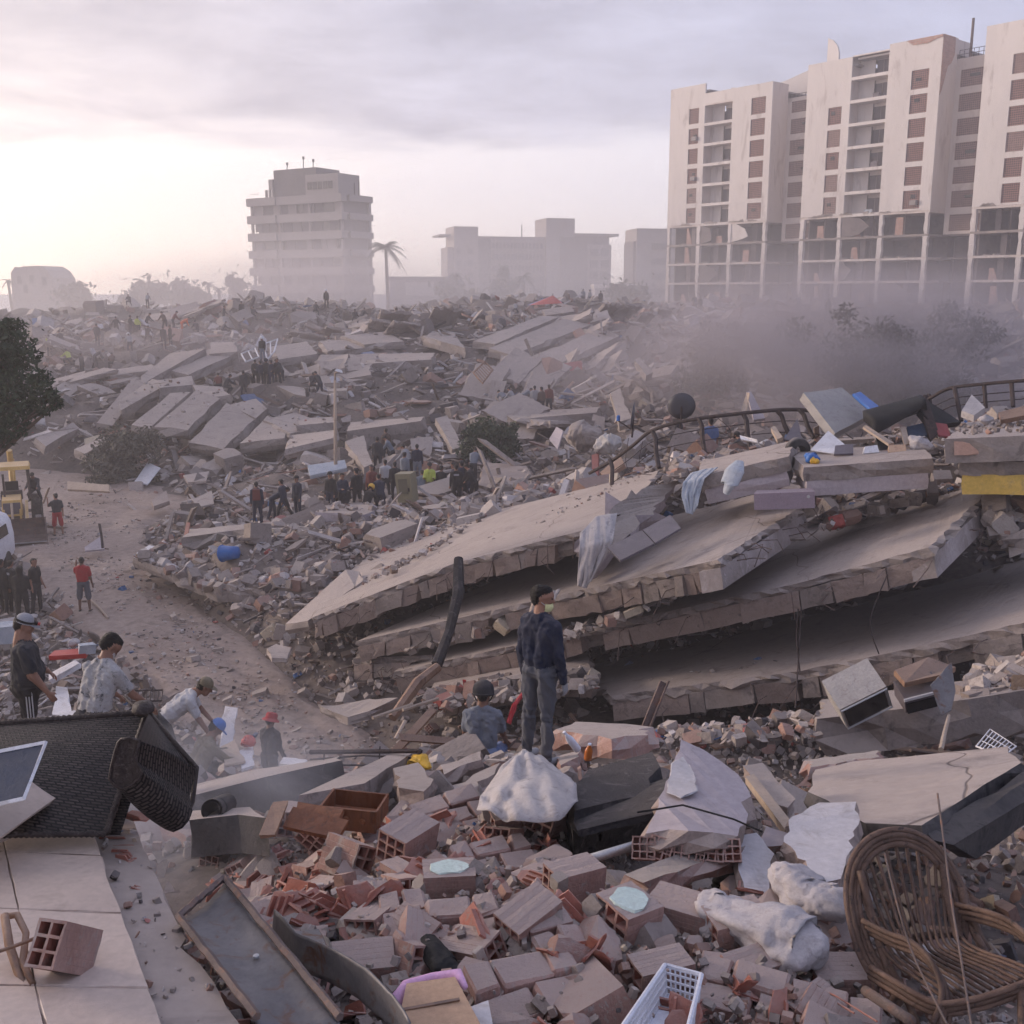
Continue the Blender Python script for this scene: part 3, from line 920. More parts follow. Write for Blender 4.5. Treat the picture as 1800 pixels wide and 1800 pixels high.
E_ = simple_slab('concrete_slab', [(1430, 1265, 13.2), (1600, 1245, 13.0), (1860, 1205, 12.6), (1890, 1170, 15), (1440, 1230, 16)], .5,
	'thick dark slab under the smashed oven at the right edge', jag=.08, mats=('concrete', 'concrete'))
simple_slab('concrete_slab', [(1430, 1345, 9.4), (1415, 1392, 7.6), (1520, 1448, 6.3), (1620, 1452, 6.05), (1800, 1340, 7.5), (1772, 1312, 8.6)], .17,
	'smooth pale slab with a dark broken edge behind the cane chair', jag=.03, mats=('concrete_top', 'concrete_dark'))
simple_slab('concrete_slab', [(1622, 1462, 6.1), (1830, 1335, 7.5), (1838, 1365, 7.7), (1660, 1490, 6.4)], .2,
	'dark beam edge below the smooth pale slab behind the cane chair', jag=.04, mats=('concrete_dark', 'concrete_dark'))  # dark concrete on every face
simple_slab('concrete_slab', [(500, 1098, 26.2), (608, 1000, 29), (632, 1004, 29), (640, 1020, 27.5), (540, 1092, 25.6)], .28,
	'narrow slab strip leaning on the ground at the left tip of the right-hand pile', jag=.04)
# three beam-like pieces along the top of the pile
def banded_beam(name, ppts, h, band, m_hi, m_lo, label, depth=2.2, chips=0.03):
	"""wall-edge beam: rough concrete strip above, a painted band below. ppts: left and right top front corners"""
	r = random.Random(hash(label) % 1000 if False else len(label))
	a, b = P(*ppts[0]), P(*ppts[1])
	x = (b - a).normalized()
	up = Vector((0, 0, 1)); up = (up - x * up.dot(x)).normalized()
	back = up.cross(x)
	if back.y < 0: back = -back
	root = empty(name, (a + b) / 2 - up * h, 0, label, 'beam')
	mb = MB()
	jag_slab(mb, [a, b, b + back * depth + x * .2, a + back * depth - x * .1], h * (1 - band), chips, .25, r, 0, 1)
	mb.build('concrete_strip', [MATS['concrete_top'], MATS[m_hi]], root)
	lo = MB()
	f = back * .02 - up * (h * (1 - band) - .004)
	jag_slab(lo, [a + f + x * .05, b + f - x * .12, b + f + back * depth * .8, a + f + back * depth * .8], h * band, .02, .5, r, 0, 0, rings=2)
	lo.build('painted_band', MATS[m_lo], root)
	return root
banded_beam('edge_beam', [(1228, 838, 22), (1388, 802, 21.6)], .62, .52, 'concrete', 'plaster_mauve', 'beam with a mauve painted band under the pillow on top of the slab pile')
banded_beam('edge_beam', [(1412, 822, 21.0), (1642, 806, 20.6)], .60, .52, 'concrete', 'plaster_mauve', 'long beam with a pale painted band below the heap of furniture')
yb = banded_beam('edge_beam', [(1686, 812, 19.6), (1880, 812, 18.8)], .62, .60, 'concrete', 'plaster_yellow', 'beam with a bright yellow painted band at the right edge')
tb = simple_slab('concrete_slab', [(1660, 772, 19.4), (1880, 762, 18.6), (1890, 728, 24), (1700, 742, 24.5)], .46,
	'flat roof slab with a patch of pink plaster above the yellow beam', 'slab', jag=.03)
pk = MB(); q = pix([(1677, 776, 19.36), (1735, 775, 19.2), (1748, 795, 19.15), (1678, 800, 19.3)])
jag_slab(pk, q, .03, .03, .2, rnd, up=False); pk.build('plaster_coat', MATS['plaster_pink'], tb)
simple_slab('plaster_sheet', [(1248, 822, 24.5), (1358, 783, 24.0), (1362, 815, 23.2), (1250, 850, 23.4)], .15, 'pale plastered wall panel lying below the blue-shirted person behind the railing', 'wall panel', mats=('plaster_mauve', 'concrete'), jag=.03)
simple_slab('concrete_slab', [(1022, 940, 20.8), (1110, 860, 22.5), (1195, 842, 24.5), (1150, 905, 22), (1060, 985, 20.2)], .5, 'broken brick and concrete end of the topmost slab beside the hanging sheet', jag=.14, seg=.25, mats=('mortar', 'plaster_mauve'))
simple_slab('concrete_slab', [(1760, 950, 19), (1830, 915, 19), (1850, 900, 21), (1770, 925, 22)], .35, 'rounded slab stub under the yellow beam at the right edge', jag=.1)
simple_slab('concrete_slab', [(1370, 945, 20.5), (1440, 905, 21.5), (1470, 888, 23), (1480, 905, 23), (1420, 945, 20.5)], .12, 'thin slab leaf wedged between two big slabs under the pale beam', jag=.05)
# left of the pile: the low slabs that the uniformed men stand on
simple_slab('concrete_slab', [(232, 980, 34), (380, 1040, 30.5), (560, 1030, 29.6), (607, 985, 32), (480, 965, 36), (330, 950, 38)], .34, 'low cracked slab covered in crumbs with the blue tub on it', jag=.07, mats=('concrete', 'concrete'))
simple_slab('concrete_slab', [(553, 900, 37), (640, 905, 36.5), (666, 895, 38), (652, 880, 41), (566, 884, 41)], .62, 'thick pale block with wires hanging down in front of the uniformed men', jag=.06, mats=('concrete_top', 'plaster_mauve'))
simple_slab('concrete_slab', [(498, 925, 36.5), (624, 930, 36), (640, 915, 39), (520, 910, 40)], .5, 'grey slab under the thick pale block by the uniformed men', jag=.08)
simple_slab('concrete_slab', [(320, 945, 35), (430, 930, 35.4), (520, 930, 36), (500, 915, 38), (330, 930, 37.5)], .45, 'scalloped concrete beam in the bank above the blue tub', jag=.12, seg=.5)
simple_slab('concrete_slab', [(420, 960, 34), (510, 945, 34), (530, 930, 36), (430, 938, 37)], .6, 'rough grey block right of the blue tub', jag=.12, seg=.5)
hb = simple_slab('plaster_sheet', [(700, 925, 35), (800, 905, 35.5), (812, 893, 37), (705, 908, 37.5)], .22, 'fallen hollow-brick wall leaf with open cells on its edge behind the long slab', 'wall panel', mats=('concrete_top', 'clay_block'), jag=.05)
simple_slab('plaster_sheet', [(838, 872, 40), (950, 858, 41), (925, 818, 46), (850, 812, 47)], .3, 'brown sloping wall panel right of the crowd', 'wall panel', mats=('clay_block', 'clay_block'), jag=.08)
simple_slab('concrete_slab', [(906, 915, 35), (938, 862, 38), (958, 858, 39), (935, 905, 35)], .1, 'small pale sheet standing against the far edge of the long slab', jag=.03)

# left-hand pancake of slabs in the middle distance
LP = [
 ([(168, 745, 66), (232, 665, 70), (262, 668, 70), (198, 748, 66)], .5, 'long pale slab sliding down at the far left of the pancaked building'),
 ([(206, 705, 66), (268, 666, 69), (300, 672, 68), (212, 722, 65)], .6, 'slab with a bright upper edge, second from the left of the pancaked building'),
 ([(228, 748, 64), (300, 690, 67), (336, 688, 67), (262, 754, 63.5)], .6, 'dark-fronted slab leaning left in the pancaked building'),
 ([(268, 752, 63), (345, 684, 67), (388, 700, 66), (330, 756, 62.5)], .6, 'broad slab with a pale end beam in the middle of the pancaked building'),
 ([(330, 778, 61), (398, 708, 65), (456, 732, 64), (392, 790, 60)], .6, 'broad slab with a pale end beam, lowest in the pancaked building'),
 ([(420, 780, 60), (470, 730, 64), (512, 742, 63), (500, 770, 60)], .6, 'dark shaded slab right of the lowest pancaked slab'),
 ([(270, 668, 69), (338, 660, 72), (342, 676, 69), (280, 682, 67)], 1.0, 'flat roof slab lying on top of the pancaked building, left one'),
 ([(338, 676, 68.5), (392, 680, 69), (406, 694, 66.5), (350, 702, 66)], .9, 'flat roof slab lying on top of the pancaked building, right one'),
 ([(246, 662, 72), (300, 620, 78), (362, 612, 78), (250, 675, 71)], .5, 'long thin slab rising towards the workers on the crest at the left'),
 ([(300, 652, 74), (368, 612, 80), (420, 620, 79), (330, 660, 73)], .6, 'long pale slab below the kneeling workers on the left crest'),
 ([(368, 622, 78), (370, 602, 82), (415, 600, 82), (418, 618, 78)], .9, 'square concrete block with a pale face on the left crest'),
 ([(400, 712, 65), (450, 700, 67), (470, 718, 65), (450, 735, 63.5)], .6, 'tilted slab at the right shoulder of the pancaked building'),
 ([(460, 738, 63), (520, 725, 66), (590, 748, 63), (510, 762, 60.5)], .6, 'grey slab sloping to the lamp post from the pancaked building'),
 ([(520, 748, 61), (590, 742, 62), (590, 732, 65), (525, 735, 65)], 1.0, 'thick level slab edge left of the lamp post'),
 ([(500, 790, 56), (585, 770, 57), (595, 755, 60), (508, 765, 60)], .55, 'brown slab lying under the level slab left of the lamp post'),
 ([(60, 770, 62), (128, 742, 65), (140, 752, 65), (80, 785, 61)], .5, 'pale slab at the foot of the far left slope behind the loader'),
 ([(130, 790, 60), (175, 770, 62), (190, 776, 61), (150, 798, 59)], .45, 'broken slab between the loader and the dusty shrub'),
 ([(608, 758, 58), (740, 740, 60), (748, 732, 63), (615, 742, 64)], 1.0, 'long level slab edge right of the lamp post above the crowd'),
 ([(765, 735, 59), (786, 730, 60), (815, 785, 54), (795, 790, 53.5)], .35, 'pale slab leaning down to the right above the crowd'),
 ([(605, 775, 55), (640, 765, 57), (655, 815, 50), (640, 822, 49.5)], .35, 'pale slab leaning down above the crowd beside the lamp post'),
 ([(930, 735, 58), (1050, 725, 60), (1055, 715, 63), (935, 722, 63)], .8, 'level slab below the bent grey figures in the middle of the field'),
 ([(1072, 690, 56), (1090, 682, 57), (1110, 735, 50), (1088, 742, 49.5)], .4, 'pale pillar-like slab leaning left of the side-on satellite dish'),
 ([(1115, 632, 66), (1124, 628, 67), (1148, 655, 62), (1136, 660, 61)], .35, 'white bar-like slab lying in the smoke right of the middle'),
 ([(640, 640, 76), (760, 632, 78), (765, 620, 82), (650, 622, 82)], .9, 'long level slab edge across the middle of the rubble field'),
 ([(745, 592, 86), (775, 600, 84), (818, 612, 82), (800, 585, 90), (760, 582, 90)], .7, 'white-topped block near the middle of the field'),
 ([(860, 612, 82), (990, 560, 92), (1040, 570, 92), (900, 625, 80)], .6, 'dark brown slab sheltering a hollow near the crest'),
 ([(900, 640, 77), (1060, 575, 90), (1090, 590, 88), (960, 650, 76)], .6, 'second dark brown slab below the hollow near the crest'),
 ([(830, 600, 84), (950, 555, 94), (985, 556, 95), (870, 605, 83)], .5, 'upper brown slab rising to the blue umbrella on the crest'),
 ([(600, 590, 88), (680, 582, 92), (710, 600, 86), (640, 606, 84)], .5, 'pale slab lying flat below the standing man on the crest'),
 ([(560, 600, 86), (620, 596, 88), (640, 612, 84), (575, 618, 82)], .5, 'dusty slab lying below the crest, left of the pale one'),
 ([(470, 610, 84), (540, 600, 88), (560, 622, 82), (490, 632, 80)], .5, 'dusty slab right of the metal window frames'),
]
for pts_, t_, lab in LP:
	pts_ = [(a, b, c * .925) for a, b, c in pts_]
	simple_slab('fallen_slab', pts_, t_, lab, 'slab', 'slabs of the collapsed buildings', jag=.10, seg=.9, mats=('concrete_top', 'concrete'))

# individual broken pieces, largest first: concrete fragments over the whole field
def put(name, me, loc, rot, sc, label, cat, group):
	o = bpy.data.objects.new(name, me)
	COL.objects.link(o)
	o.location, o.rotation_euler, o.scale = loc, rot, sc
	if 'where' in WH: o['where'] = WH['where']
	return tag(o, label, cat, group)
WH = {}
CM = [shape_mesh('concrete_fragment', s, MATS['concrete']) for s in SH_CHUNK]
FMs = [shape_mesh('slab_fragment', s, MATS['concrete_top']) for s in SH_FLAKE]
WMs = [shape_mesh('plaster_piece', s, MATS['plaster_white']) for s in SH_FLAKE]
g2 = random.Random(77)
def zone(x, y):
	if y < 19: return 'near'
	if y < 46: return 'bank'
	return 'field'
cnt = {}
def scatter_objs(n, d0, d1, kind):
	k = 0
	while k < n:
		a = math.radians(g2.uniform(-31, 31)); d = d0 * (d1 / d0) ** g2.random()
		x, y = d * math.sin(a), d * math.cos(a)
		if float(road_t(np.array([x]), np.array([y]))[0]) < 1.35 and y > 19: continue
		z = H1(x, y)
		if kind == 'chunk':
			s = min(max(d * math.exp(g2.gauss(math.log(.016), .4)), .2), 2.2)
			put('concrete_fragment', g2.choice(CM), (x, y, z + s * .12), (g2.gauss(0, .3), g2.gauss(0, .3), g2.uniform(0, 6.3)),
				(s * g2.uniform(.8, 1.7), s * g2.uniform(.6, 1), s * g2.uniform(.3, .6)),
				'angular grey concrete chunk', 'concrete chunk', 'loose concrete chunks')
		elif kind == 'leaf':
			s = min(max(d * math.exp(g2.gauss(math.log(.019), .45)), .4), 3.0)
			put('slab_fragment', g2.choice(FMs), (x, y, z + s * .10), (g2.gauss(0, .38), g2.gauss(0, .38), g2.uniform(0, 6.3)),
				(s * g2.uniform(.9, 1.6), s * g2.uniform(.6, 1), s * g2.uniform(.7, 1.3)),
				'flat dusty wall fragment', 'wall fragment', 'flat wall fragments')
		else:
			s = min(max(d * math.exp(g2.gauss(math.log(.013), .4)), .3), 1.8)
			put('plaster_piece', g2.choice(WMs), (x, y, z + s * .18), (g2.gauss(0, .5), g2.gauss(0, .5), g2.uniform(0, 6.3)),
				(s * g2.uniform(.9, 1.6), s * g2.uniform(.5, .9), s * g2.uniform(.5, .8)),
				'pale plastered piece', 'panel', 'pale plastered panels')
		k += 1
# clusters of tilted slabs that slid together
WH['where'] = -1
SLB = []
for q in range(6):
	mb = MB(); jag_slab(mb, [Vector((x, y, .25)) for x, y in ((-.5, -.5), (.5, -.5), (.5, .5), (-.5, .5))], .12, .035, .12, g2, 0, 1); o = mb.build('tilted_slab', [MATS['concrete_top'], MATS['concrete']], None, origin=None); SLB.append(o.data); bpy.data.objects.remove(o)
for cx, cy_, n_ in [(P(px, py, d).x, d, k) for px, py, d, k in ((180, 690, 70, 5), (120, 640, 82, 5), (620, 690, 68, 5), (520, 600, 86, 5), (900, 690, 66, 5), (1040, 650, 72, 6), (1000, 600, 84, 6), (700, 610, 84, 5), (1230, 600, 84, 5), (1380, 640, 76, 5), (1120, 580, 92, 5), (820, 575, 92, 6), (660, 570, 96, 5), (1500, 590, 88, 4), (300, 570, 98, 5), (1700, 610, 80, 5), (960, 760, 54, 4), (1180, 700, 60, 4))]:
	yw, tx, ty = g2.uniform(0, 6.3), g2.uniform(-.5, .5), g2.uniform(.15, .55)
	for k in range(n_):
		s_ = g2.uniform(1.3, 3.0); x, y = cx + g2.gauss(0, 1.6), cy_ + k * .9 + g2.gauss(0, .7)
		put('tilted_slab', g2.choice(SLB), (x, y, H1(x, y) + g2.uniform(-.1, .45)), (tx + g2.gauss(0, .12), ty + g2.gauss(0, .12), yw + g2.gauss(0, .2)), (s_ * 1.4, s_ * g2.uniform(.6, 1), 2.2 * g2.uniform(.8, 1.5)), 'tilted dusty slab', 'slab', 'tilted slabs of the rubble hill')
WH['where'] = 1.3
scatter_objs(170, 30, 115, 'chunk')
scatter_objs(165, 40, 120, 'leaf')
scatter_objs(130, 46, 105, 'white')
WH.clear()

# ------------------------------------------------------------ the staggered apartment block on the right
BU = Vector((0.64, -0.768, 0)).normalized()          # along the facade
BN = Vector((-BU.y, BU.x, 0)) * -1                    # out of the facade, towards the camera
if BN.y > 0: BN = -BN
BQ = Vector((40.5, 133.6, 0))
def bl(px, py=250.0):
	"""distance along the facade seen at a pixel"""
	r = ray(px, py)
	# (0,0)+t*(r.x,r.y) = BQ + s*BU
	det = r.x * (-BU.y) - r.y * (-BU.x)
	t = (BQ.x * (-BU.y) - BQ.y * (-BU.x)) / det
	s = (r.x * BQ.y - r.y * BQ.x) / det
	return s if abs((r.x * t - BQ.x) - s * BU.x) < 1e-3 else -s
def bp(s, w, z):
	"""s along, w into the building, z up"""
	return BQ + BU * s - BN * w + Vector((0, 0, z))
BR = Matrix((BU, -BN, Vector((0, 0, 1)))).transposed()
def bbox(mb, s0, s1, w0, w1, z0, z1, mi=0):
	c = bp((s0 + s1) / 2, (w0 + w1) / 2, (z0 + z1) / 2)
	mb.box(c, (s1 - s0, w1 - w0, z1 - z0), BR, mi)
FL, L0 = 2.62, 10.9 - 2.62 * 4          # storey height, lowest slab
def lev(k): return L0 + FL * k
OPEN_TOP = 7                              # storeys below this have lost their walls
def lattice_window(root, s0, s1, z0, z1, w, hole=None, m='lattice'):
	"""clay lattice screen set in a facade opening; local axes so that the lattice follows the wall"""
	cx = bp((s0 + s1) / 2, w, (z0 + z1) / 2)
	mb = MB()
	hw, hh = (s1 - s0) / 2, (z1 - z0) / 2
	mb.box((0, 0, 0), (2 * hw, .12, 2 * hh))
	o = mb.build('window', MATS[m], None, origin=None)
	o.parent = root
	o.location = cx - root.location
	o.rotation_euler = BR.to_euler()
	if hole:
		hb = MB(); hb.box((hw * hole[0], -.08, hh * hole[1]), (hw * .55, .1, hh * .35))
		q = hb.build('vent_opening', MATS['black_glass'], None, origin=None)
		q.parent = o
		if hole[0] > .12:
			ab = MB(); ab.box((hw * .35, -.28, -hh * .35), (.75, .4, .5)); q = ab.build('air_conditioner', MATS['facade_grey'], None, origin=None); q.parent = o
	return o
def wall_with_holes(mb, s0, s1, z0, z1, w, t, holes, mi=0):
	"""wall strip minus rectangular openings that share the columns (hs0,hs1)"""
	if not holes:
		bbox(mb, s0, s1, w, w + t, z0, z1, mi); return
	hs0, hs1 = holes[0][0], holes[0][1]
	bbox(mb, s0, hs0, w, w + t, z0, z1, mi)
	bbox(mb, hs1, s1, w, w + t, z0, z1, mi)
	zz = z0
	for _, _, a, b in sorted(holes, key=lambda q: q[2]):
		bbox(mb, hs0, hs1, w, w + t, zz, a, mi)
		zz = b
	bbox(mb, hs0, hs1, w, w + t, zz, z1, mi)
def apartment(label, sL, w1a, w1b, bal0, bal1, w2a, w2b, sC, sN, top_l, top_r, nl, nr_, seed, top_bal=False):
	r = random.Random(seed)
	root = empty('apartment_block', bp((sL + sN) / 2, 4, 0), 0, label, 'apartment block')
	zo = lev(OPEN_TOP) + .12
	D = 11.0
	# upper walls
	wl = MB()
	rowsL = [(w1a, w1b, lev(k) + .35, lev(k) + 2.35) for k in range(OPEN_TOP, OPEN_TOP + nl)]
	rowsR = [(w2a, w2b, lev(k) + .35, lev(k) + 2.40) for k in range(OPEN_TOP, OPEN_TOP + nr_)]
	wall_with_holes(wl, sL, bal0, zo, top_l, 0, .25, rowsL)
	wall_with_holes(wl, bal1, sC, zo, top_r, 0, .25, rowsR)
	kb = OPEN_TOP + nr_ + (1 if top_bal else 0)
	bbox(wl, bal0, bal1, 0.004, .25, lev(kb) + (.0 if top_bal else 0), min(top_l, top_r) - .003)
	bbox(wl, sL + .003, sL + .25, .25, D, zo, top_l)                      # left gable
	wl.build('wall', MATS['facade'], root)
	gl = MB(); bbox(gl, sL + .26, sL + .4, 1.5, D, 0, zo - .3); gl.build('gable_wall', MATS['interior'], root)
	rt_ = MB()
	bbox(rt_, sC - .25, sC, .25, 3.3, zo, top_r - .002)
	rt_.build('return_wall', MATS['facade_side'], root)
	rf = MB()
	bbox(rf, sL + .3, bal0 + .5, .3, D, top_l - 1.0, top_l - .8); bbox(rf, bal0 + .52, sC - .3, .3, D, top_r - 1.0, top_r - .78)
	rf.build('roof', MATS['facade_grey'], root)
	bk = MB(); bbox(bk, sL + .26, sN, D, D + .2, 0, min(top_l, top_r) - .5); bk.build('back_wall', MATS['facade_grey'], root)
	# brickwork laid bare along the parapet
	# lattice windows
	for i, h in enumerate(rowsL): lattice_window(root, h[0], h[1], h[2], h[3], .16, (r.uniform(-.3, .3), r.uniform(0, .4)) if r.random() < .45 else None, 'lattice' if r.random() < .7 else 'lattice_pale')
	for i, h in enumerate(rowsR): lattice_window(root, h[0], h[1], h[2], h[3], .16, (r.uniform(-.3, .3), r.uniform(0, .4)) if r.random() < .2 else None, 'lattice')
	# balconies
	for k in range(OPEN_TOP, kb):
		b = MB()
		bbox(b, bal0 - .004, bal1 + .004, .01, 2.2, lev(k) - .14, lev(k) + .22)
		bs = b.build('balcony', MATS['facade'], root)
		iw = MB()
		mid = bal0 + (bal1 - bal0) * .42
		bbox(iw, bal0, mid, 1.7, 1.8, lev(k) + .22, lev(k + 1) - .14)
		bbox(iw, mid, bal1, 2.0, 2.1, lev(k + 1) - .55, lev(k + 1) - .14)
		iw.build('inner_wall', MATS['facade'], bs)
		dr = MB(); bbox(dr, mid + .05, bal1, 2.05, 2.12, lev(k) + .22, lev(k + 1) - .56)
		dr.build('door_panel', MATS['facade_dark'], bs)
		for q in range(1, 3):
			x = mid + (bal1 - mid) * q / 3
			fr = MB(); bbox(fr, x - .04, x + .04, 1.98, 2.04, lev(k) + .22, lev(k + 1) - .56); fr.build('door_post', MATS['facade_grey'], bs)
		if r.random() < .35:
			it = MB(); bbox(it, mid + r.uniform(.2, .8), mid + r.uniform(1.0, 1.8), .9, 1.2, lev(k) + .23, lev(k) + r.uniform(.6, 1.2)); it.build('stored_item', MATS['cloth_blue' if r.random() < .5 else 'grey_board'], bs)
	sl = MB()
	bbox(sl, bal0 - .004, bal1 + .004, .01, 2.2, lev(kb) - .16, lev(kb) - .004)
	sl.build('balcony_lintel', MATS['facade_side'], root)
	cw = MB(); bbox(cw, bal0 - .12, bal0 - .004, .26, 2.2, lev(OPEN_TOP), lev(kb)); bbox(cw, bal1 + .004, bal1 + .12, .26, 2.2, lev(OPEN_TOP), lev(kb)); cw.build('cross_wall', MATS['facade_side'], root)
	# stripped lower storeys: slabs, columns, hollow rooms
	cols = [sL + .3, (w1b + bal0) / 2 + .1, bal1 + .35, sC - .35]
	for k in range(0, OPEN_TOP + 1):
		s_ = MB()
		e0, e1 = r.uniform(.0, .12), r.uniform(.0, .15)
		a, b = sL + .02, sC - .02
		pts = []
		m = 16
		for i in range(m + 1):
			pts.append(bp(a + (b - a) * i / m, (abs(r.gauss(0, .10)) if r.random() < .5 else .02) + (0 if k < OPEN_TOP else 0), lev(k) + .11))
		pts += [bp(b, D, lev(k) + .11), bp(a, D, lev(k) + .11)]
		s_.extrude(pts, Vector((0, 0, -.26)))
		s_.build('floor_plate', MATS['facade_side' if k % 3 else 'concrete'], root)
	for c in cols:
		for k in range(0, OPEN_TOP):
			cb = MB()
			wd = r.uniform(.42, .62)
			pts = []
			z0, z1 = lev(k) + .105, lev(k + 1) - .145
			nseg = 5
			left = [bp(c - wd / 2 + r.gauss(0, .045), -.03, z0 + (z1 - z0) * i / nseg) for i in range(nseg + 1)]
			right = [bp(c + wd / 2 + r.gauss(0, .045), -.03, z0 + (z1 - z0) * i / nseg) for i in range(nseg + 1)]
			cb.extrude(left + right[::-1], -BN * .45)
			cb.build('column', MATS['facade'], root)
	for k in range(1, OPEN_TOP):
		z0, z1 = lev(k) + .115, lev(k + 1) - .155
		for (a, b) in zip(cols, cols[1:]):
			iw = MB()
			x = a + (b - a) * r.uniform(.3, .7)
			bbox(iw, x, x + .15, 2.0, 7, z0, z1)
			bbox(iw, a + .3, b - .3, r.uniform(4.5, 7), 7.2, z0, z1)
			if r.random() < .6:
				x = a + (b - a) * r.uniform(.35, .6); bbox(iw, x, x + r.uniform(.5, .9), 1.2, 1.4, z0, z1)
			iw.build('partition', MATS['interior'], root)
			if r.random() < .45:
				bw = MB(); x = a + (b - a) * r.uniform(.25, .55); zt = z0 + (z1 - z0) * r.uniform(.4, 1)
				bw.extrude([bp(x, .5, z0), bp(x + 1.0, .5, z0), bp(x + r.uniform(.3, 1.0), .5, zt), bp(x + .05, .5, zt)], -BN * .15)
				bw.build('brick_partition', MATS['brickwork'], root)
			if r.random() < .34:
				pw = MB(); x0, x1 = a + .2, a + (b - a) * r.uniform(.3, .95); hh_ = z1 - z0
				pw.extrude([bp(x0, .06, z0), bp(x0 + (x1 - x0) * .6, .06, z0 + hh_ * r.uniform(0, .2)), bp(x1, .06, z0 + hh_ * r.uniform(0, .6)), bp(x0 + (x1 - x0) * r.uniform(.5, .9), .06, z1 - hh_ * r.uniform(0, .3)), bp(x0 + (x1 - x0) * .3, .06, z1), bp(x0, .06, z1)], -BN * .12); pw.build('broken_wall', MATS['facade' if r.random() < .2 else 'interior'], root)
			if r.random() < .7:
				for q in range(3):
					sc = r.uniform(.25, .8)
					v, f = r.choice(SH_CHUNK)
					cc = bp(r.uniform(a + .4, b - .4), r.uniform(.3, 1.2), z0 + sc * .12)
					pb = MB(); pb.add([cc + Vector((p[0] * sc * 1.4, p[1] * sc, p[2] * sc * .5)) for p in v], [tuple(int(i) for i in t) for t in f]); pb.build('debris', MATS['concrete'], root)
	# recessed stair bay between this block and the next
	ins = sC + .6
	rb_ = MB()
	zz = zo
	for k in range(OPEN_TOP - 1, OPEN_TOP + nr_ ):
		a, b = lev(k) + .45, lev(k) + 2.3
		bbox(rb_, sC, sN, 3.3, 3.5, zz if k > OPEN_TOP - 1 else lev(k) + .1, a)
		bbox(rb_, sC, ins, 3.3, 3.5, a, b)
		zz = b
		lattice_window(root, ins, sN - .05, a, b, 3.42, (r.uniform(-.4, .2), r.uniform(-.2, .4)) if r.random() < .45 else None, 'lattice_pale')
	bbox(rb_, sC, sN, 3.3, 3.5, zz, top_r - 2.2)
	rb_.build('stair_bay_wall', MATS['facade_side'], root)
	rr_ = MB(); bbox(rr_, sC, sN, 3.52, D, top_r - 2.6, top_r - 2.3); rr_.build('stair_bay_roof', MATS['facade_grey'], root)
	for k in range(0, OPEN_TOP):
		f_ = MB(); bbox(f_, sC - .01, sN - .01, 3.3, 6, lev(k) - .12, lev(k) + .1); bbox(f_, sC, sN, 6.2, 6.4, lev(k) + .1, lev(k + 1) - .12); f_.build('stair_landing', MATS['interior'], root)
	rp = MB()
	for i in range(9):
		s = sC + .2 + (sN - sC - .4) * i / 8
		rp.tube([bp(s, 3.45, top_r - 2.3), bp(s, 3.45, top_r - 1.3)], .035, 5)
	for h in (1.3, 1.75): rp.tube([bp(sC + .2, 3.45, top_r - h), bp(sN - .2, 3.45, top_r - h)], .035, 5)
	rp.build('roof_railing', MATS['iron'], root)
	pi = MB(); s = sN - (sN - sC) * .22
	pi.tube([bp(s, 3.2, top_r - 1.5), bp(s - .05, 3.18, lev(OPEN_TOP + 2)), bp(s - .25, 3.2, lev(OPEN_TOP - 2))], .07, 6)
	pi.build('drain_pipe', MATS['rust'], root)
	# broken render on the parapet and at the foot of the closed storeys
	for q in range(9):
		s = r.uniform(sL + .5, sC - 2); ww = r.uniform(.6, 2.0)
		pb = MB(); h = r.uniform(.15, .45)
		zb = zo - .02
		pb.extrude([bp(s, -.03, zb), bp(s + ww, -.03, zb), bp(s + ww * .8, -.03, zb + h), bp(s + ww * .45, -.03, zb + h * .6), bp(s + ww * .2, -.03, zb + h * .9)], -BN * .2)
		pb.build('bare_patch', MATS['concrete'], root)
	return root
APT = []
S = bl
top1 = 36.9
APT.append(apartment('pale apartment block with a stripped lower half, leftmost of the staggered row', S(1177), S(1210), S(1227), S(1237), S(1285), S(1318), S(1343), S(1354), S(1413),
					 37.2, 35.9, 6, 6, 31))
APT.append(apartment('tallest pale apartment block with bare brick at its top corner, middle of the staggered row', S(1414), S(1453), S(1476), S(1490), S(1553), S(1594), S(1624), S(1644), S(1717),
					 37.0, 37.6, 5, 6, 32, True))
APT.append(apartment('pale apartment block cut by the right edge, nearest of the staggered row', S(1718), S(1768), S(1800), S(1815), S(1885), S(1925), S(1960), S(1985), S(2060),
					 37.5, 37.9, 6, 6, 33))
# bare brick on the middle block's top corner, roof screen on the left block
mroot = APT[1]
bq = MB(); c0 = S(1644)
bq.extrude([bp(c0 - 4.4, -.04, 37.58), bp(c0 - 3.6, -.04, 37.0), bp(c0 - 1.8, -.04, 36.9), bp(c0 - .7, -.04, 37.25), bp(c0 - .2, -.04, 37.3), bp(c0 + .03, -.04, 37.3), bp(c0 + .03, -.04, 37.58)], BN * .03)
bq.build('bare_brick', MATS['brickwork'], mroot)
bq = MB()
zz = [(0, 37.6), (2.6, 37.6), (2.6, 35.8), (2.0, 34.8), (1.3, 34.4), (.9, 33.2), (.3, 31.6), (0, 31.2)]
bq.extrude([bp(c0 + .02, w + .02, z) for w, z in zz], BU * .05)
bq.build('bare_brick', MATS['brickwork'], mroot)
pl_ = MB(); pl_.tube([bp(c0 + 1.4, 3.6, 35), bp(c0 + 1.4, 3.6, 39.5)], .16, 8); pl_.build('vent_pipe', MATS['rust'], mroot)
hd = MB(); bbox(hd, c0 - 1.0, c0 - .2, 3.6, 6.5, 36, 37.55); hd.build('roof_hut', MATS['facade_side'], mroot)
rs_ = MB()
a0, a1 = S(1240), S(1400)
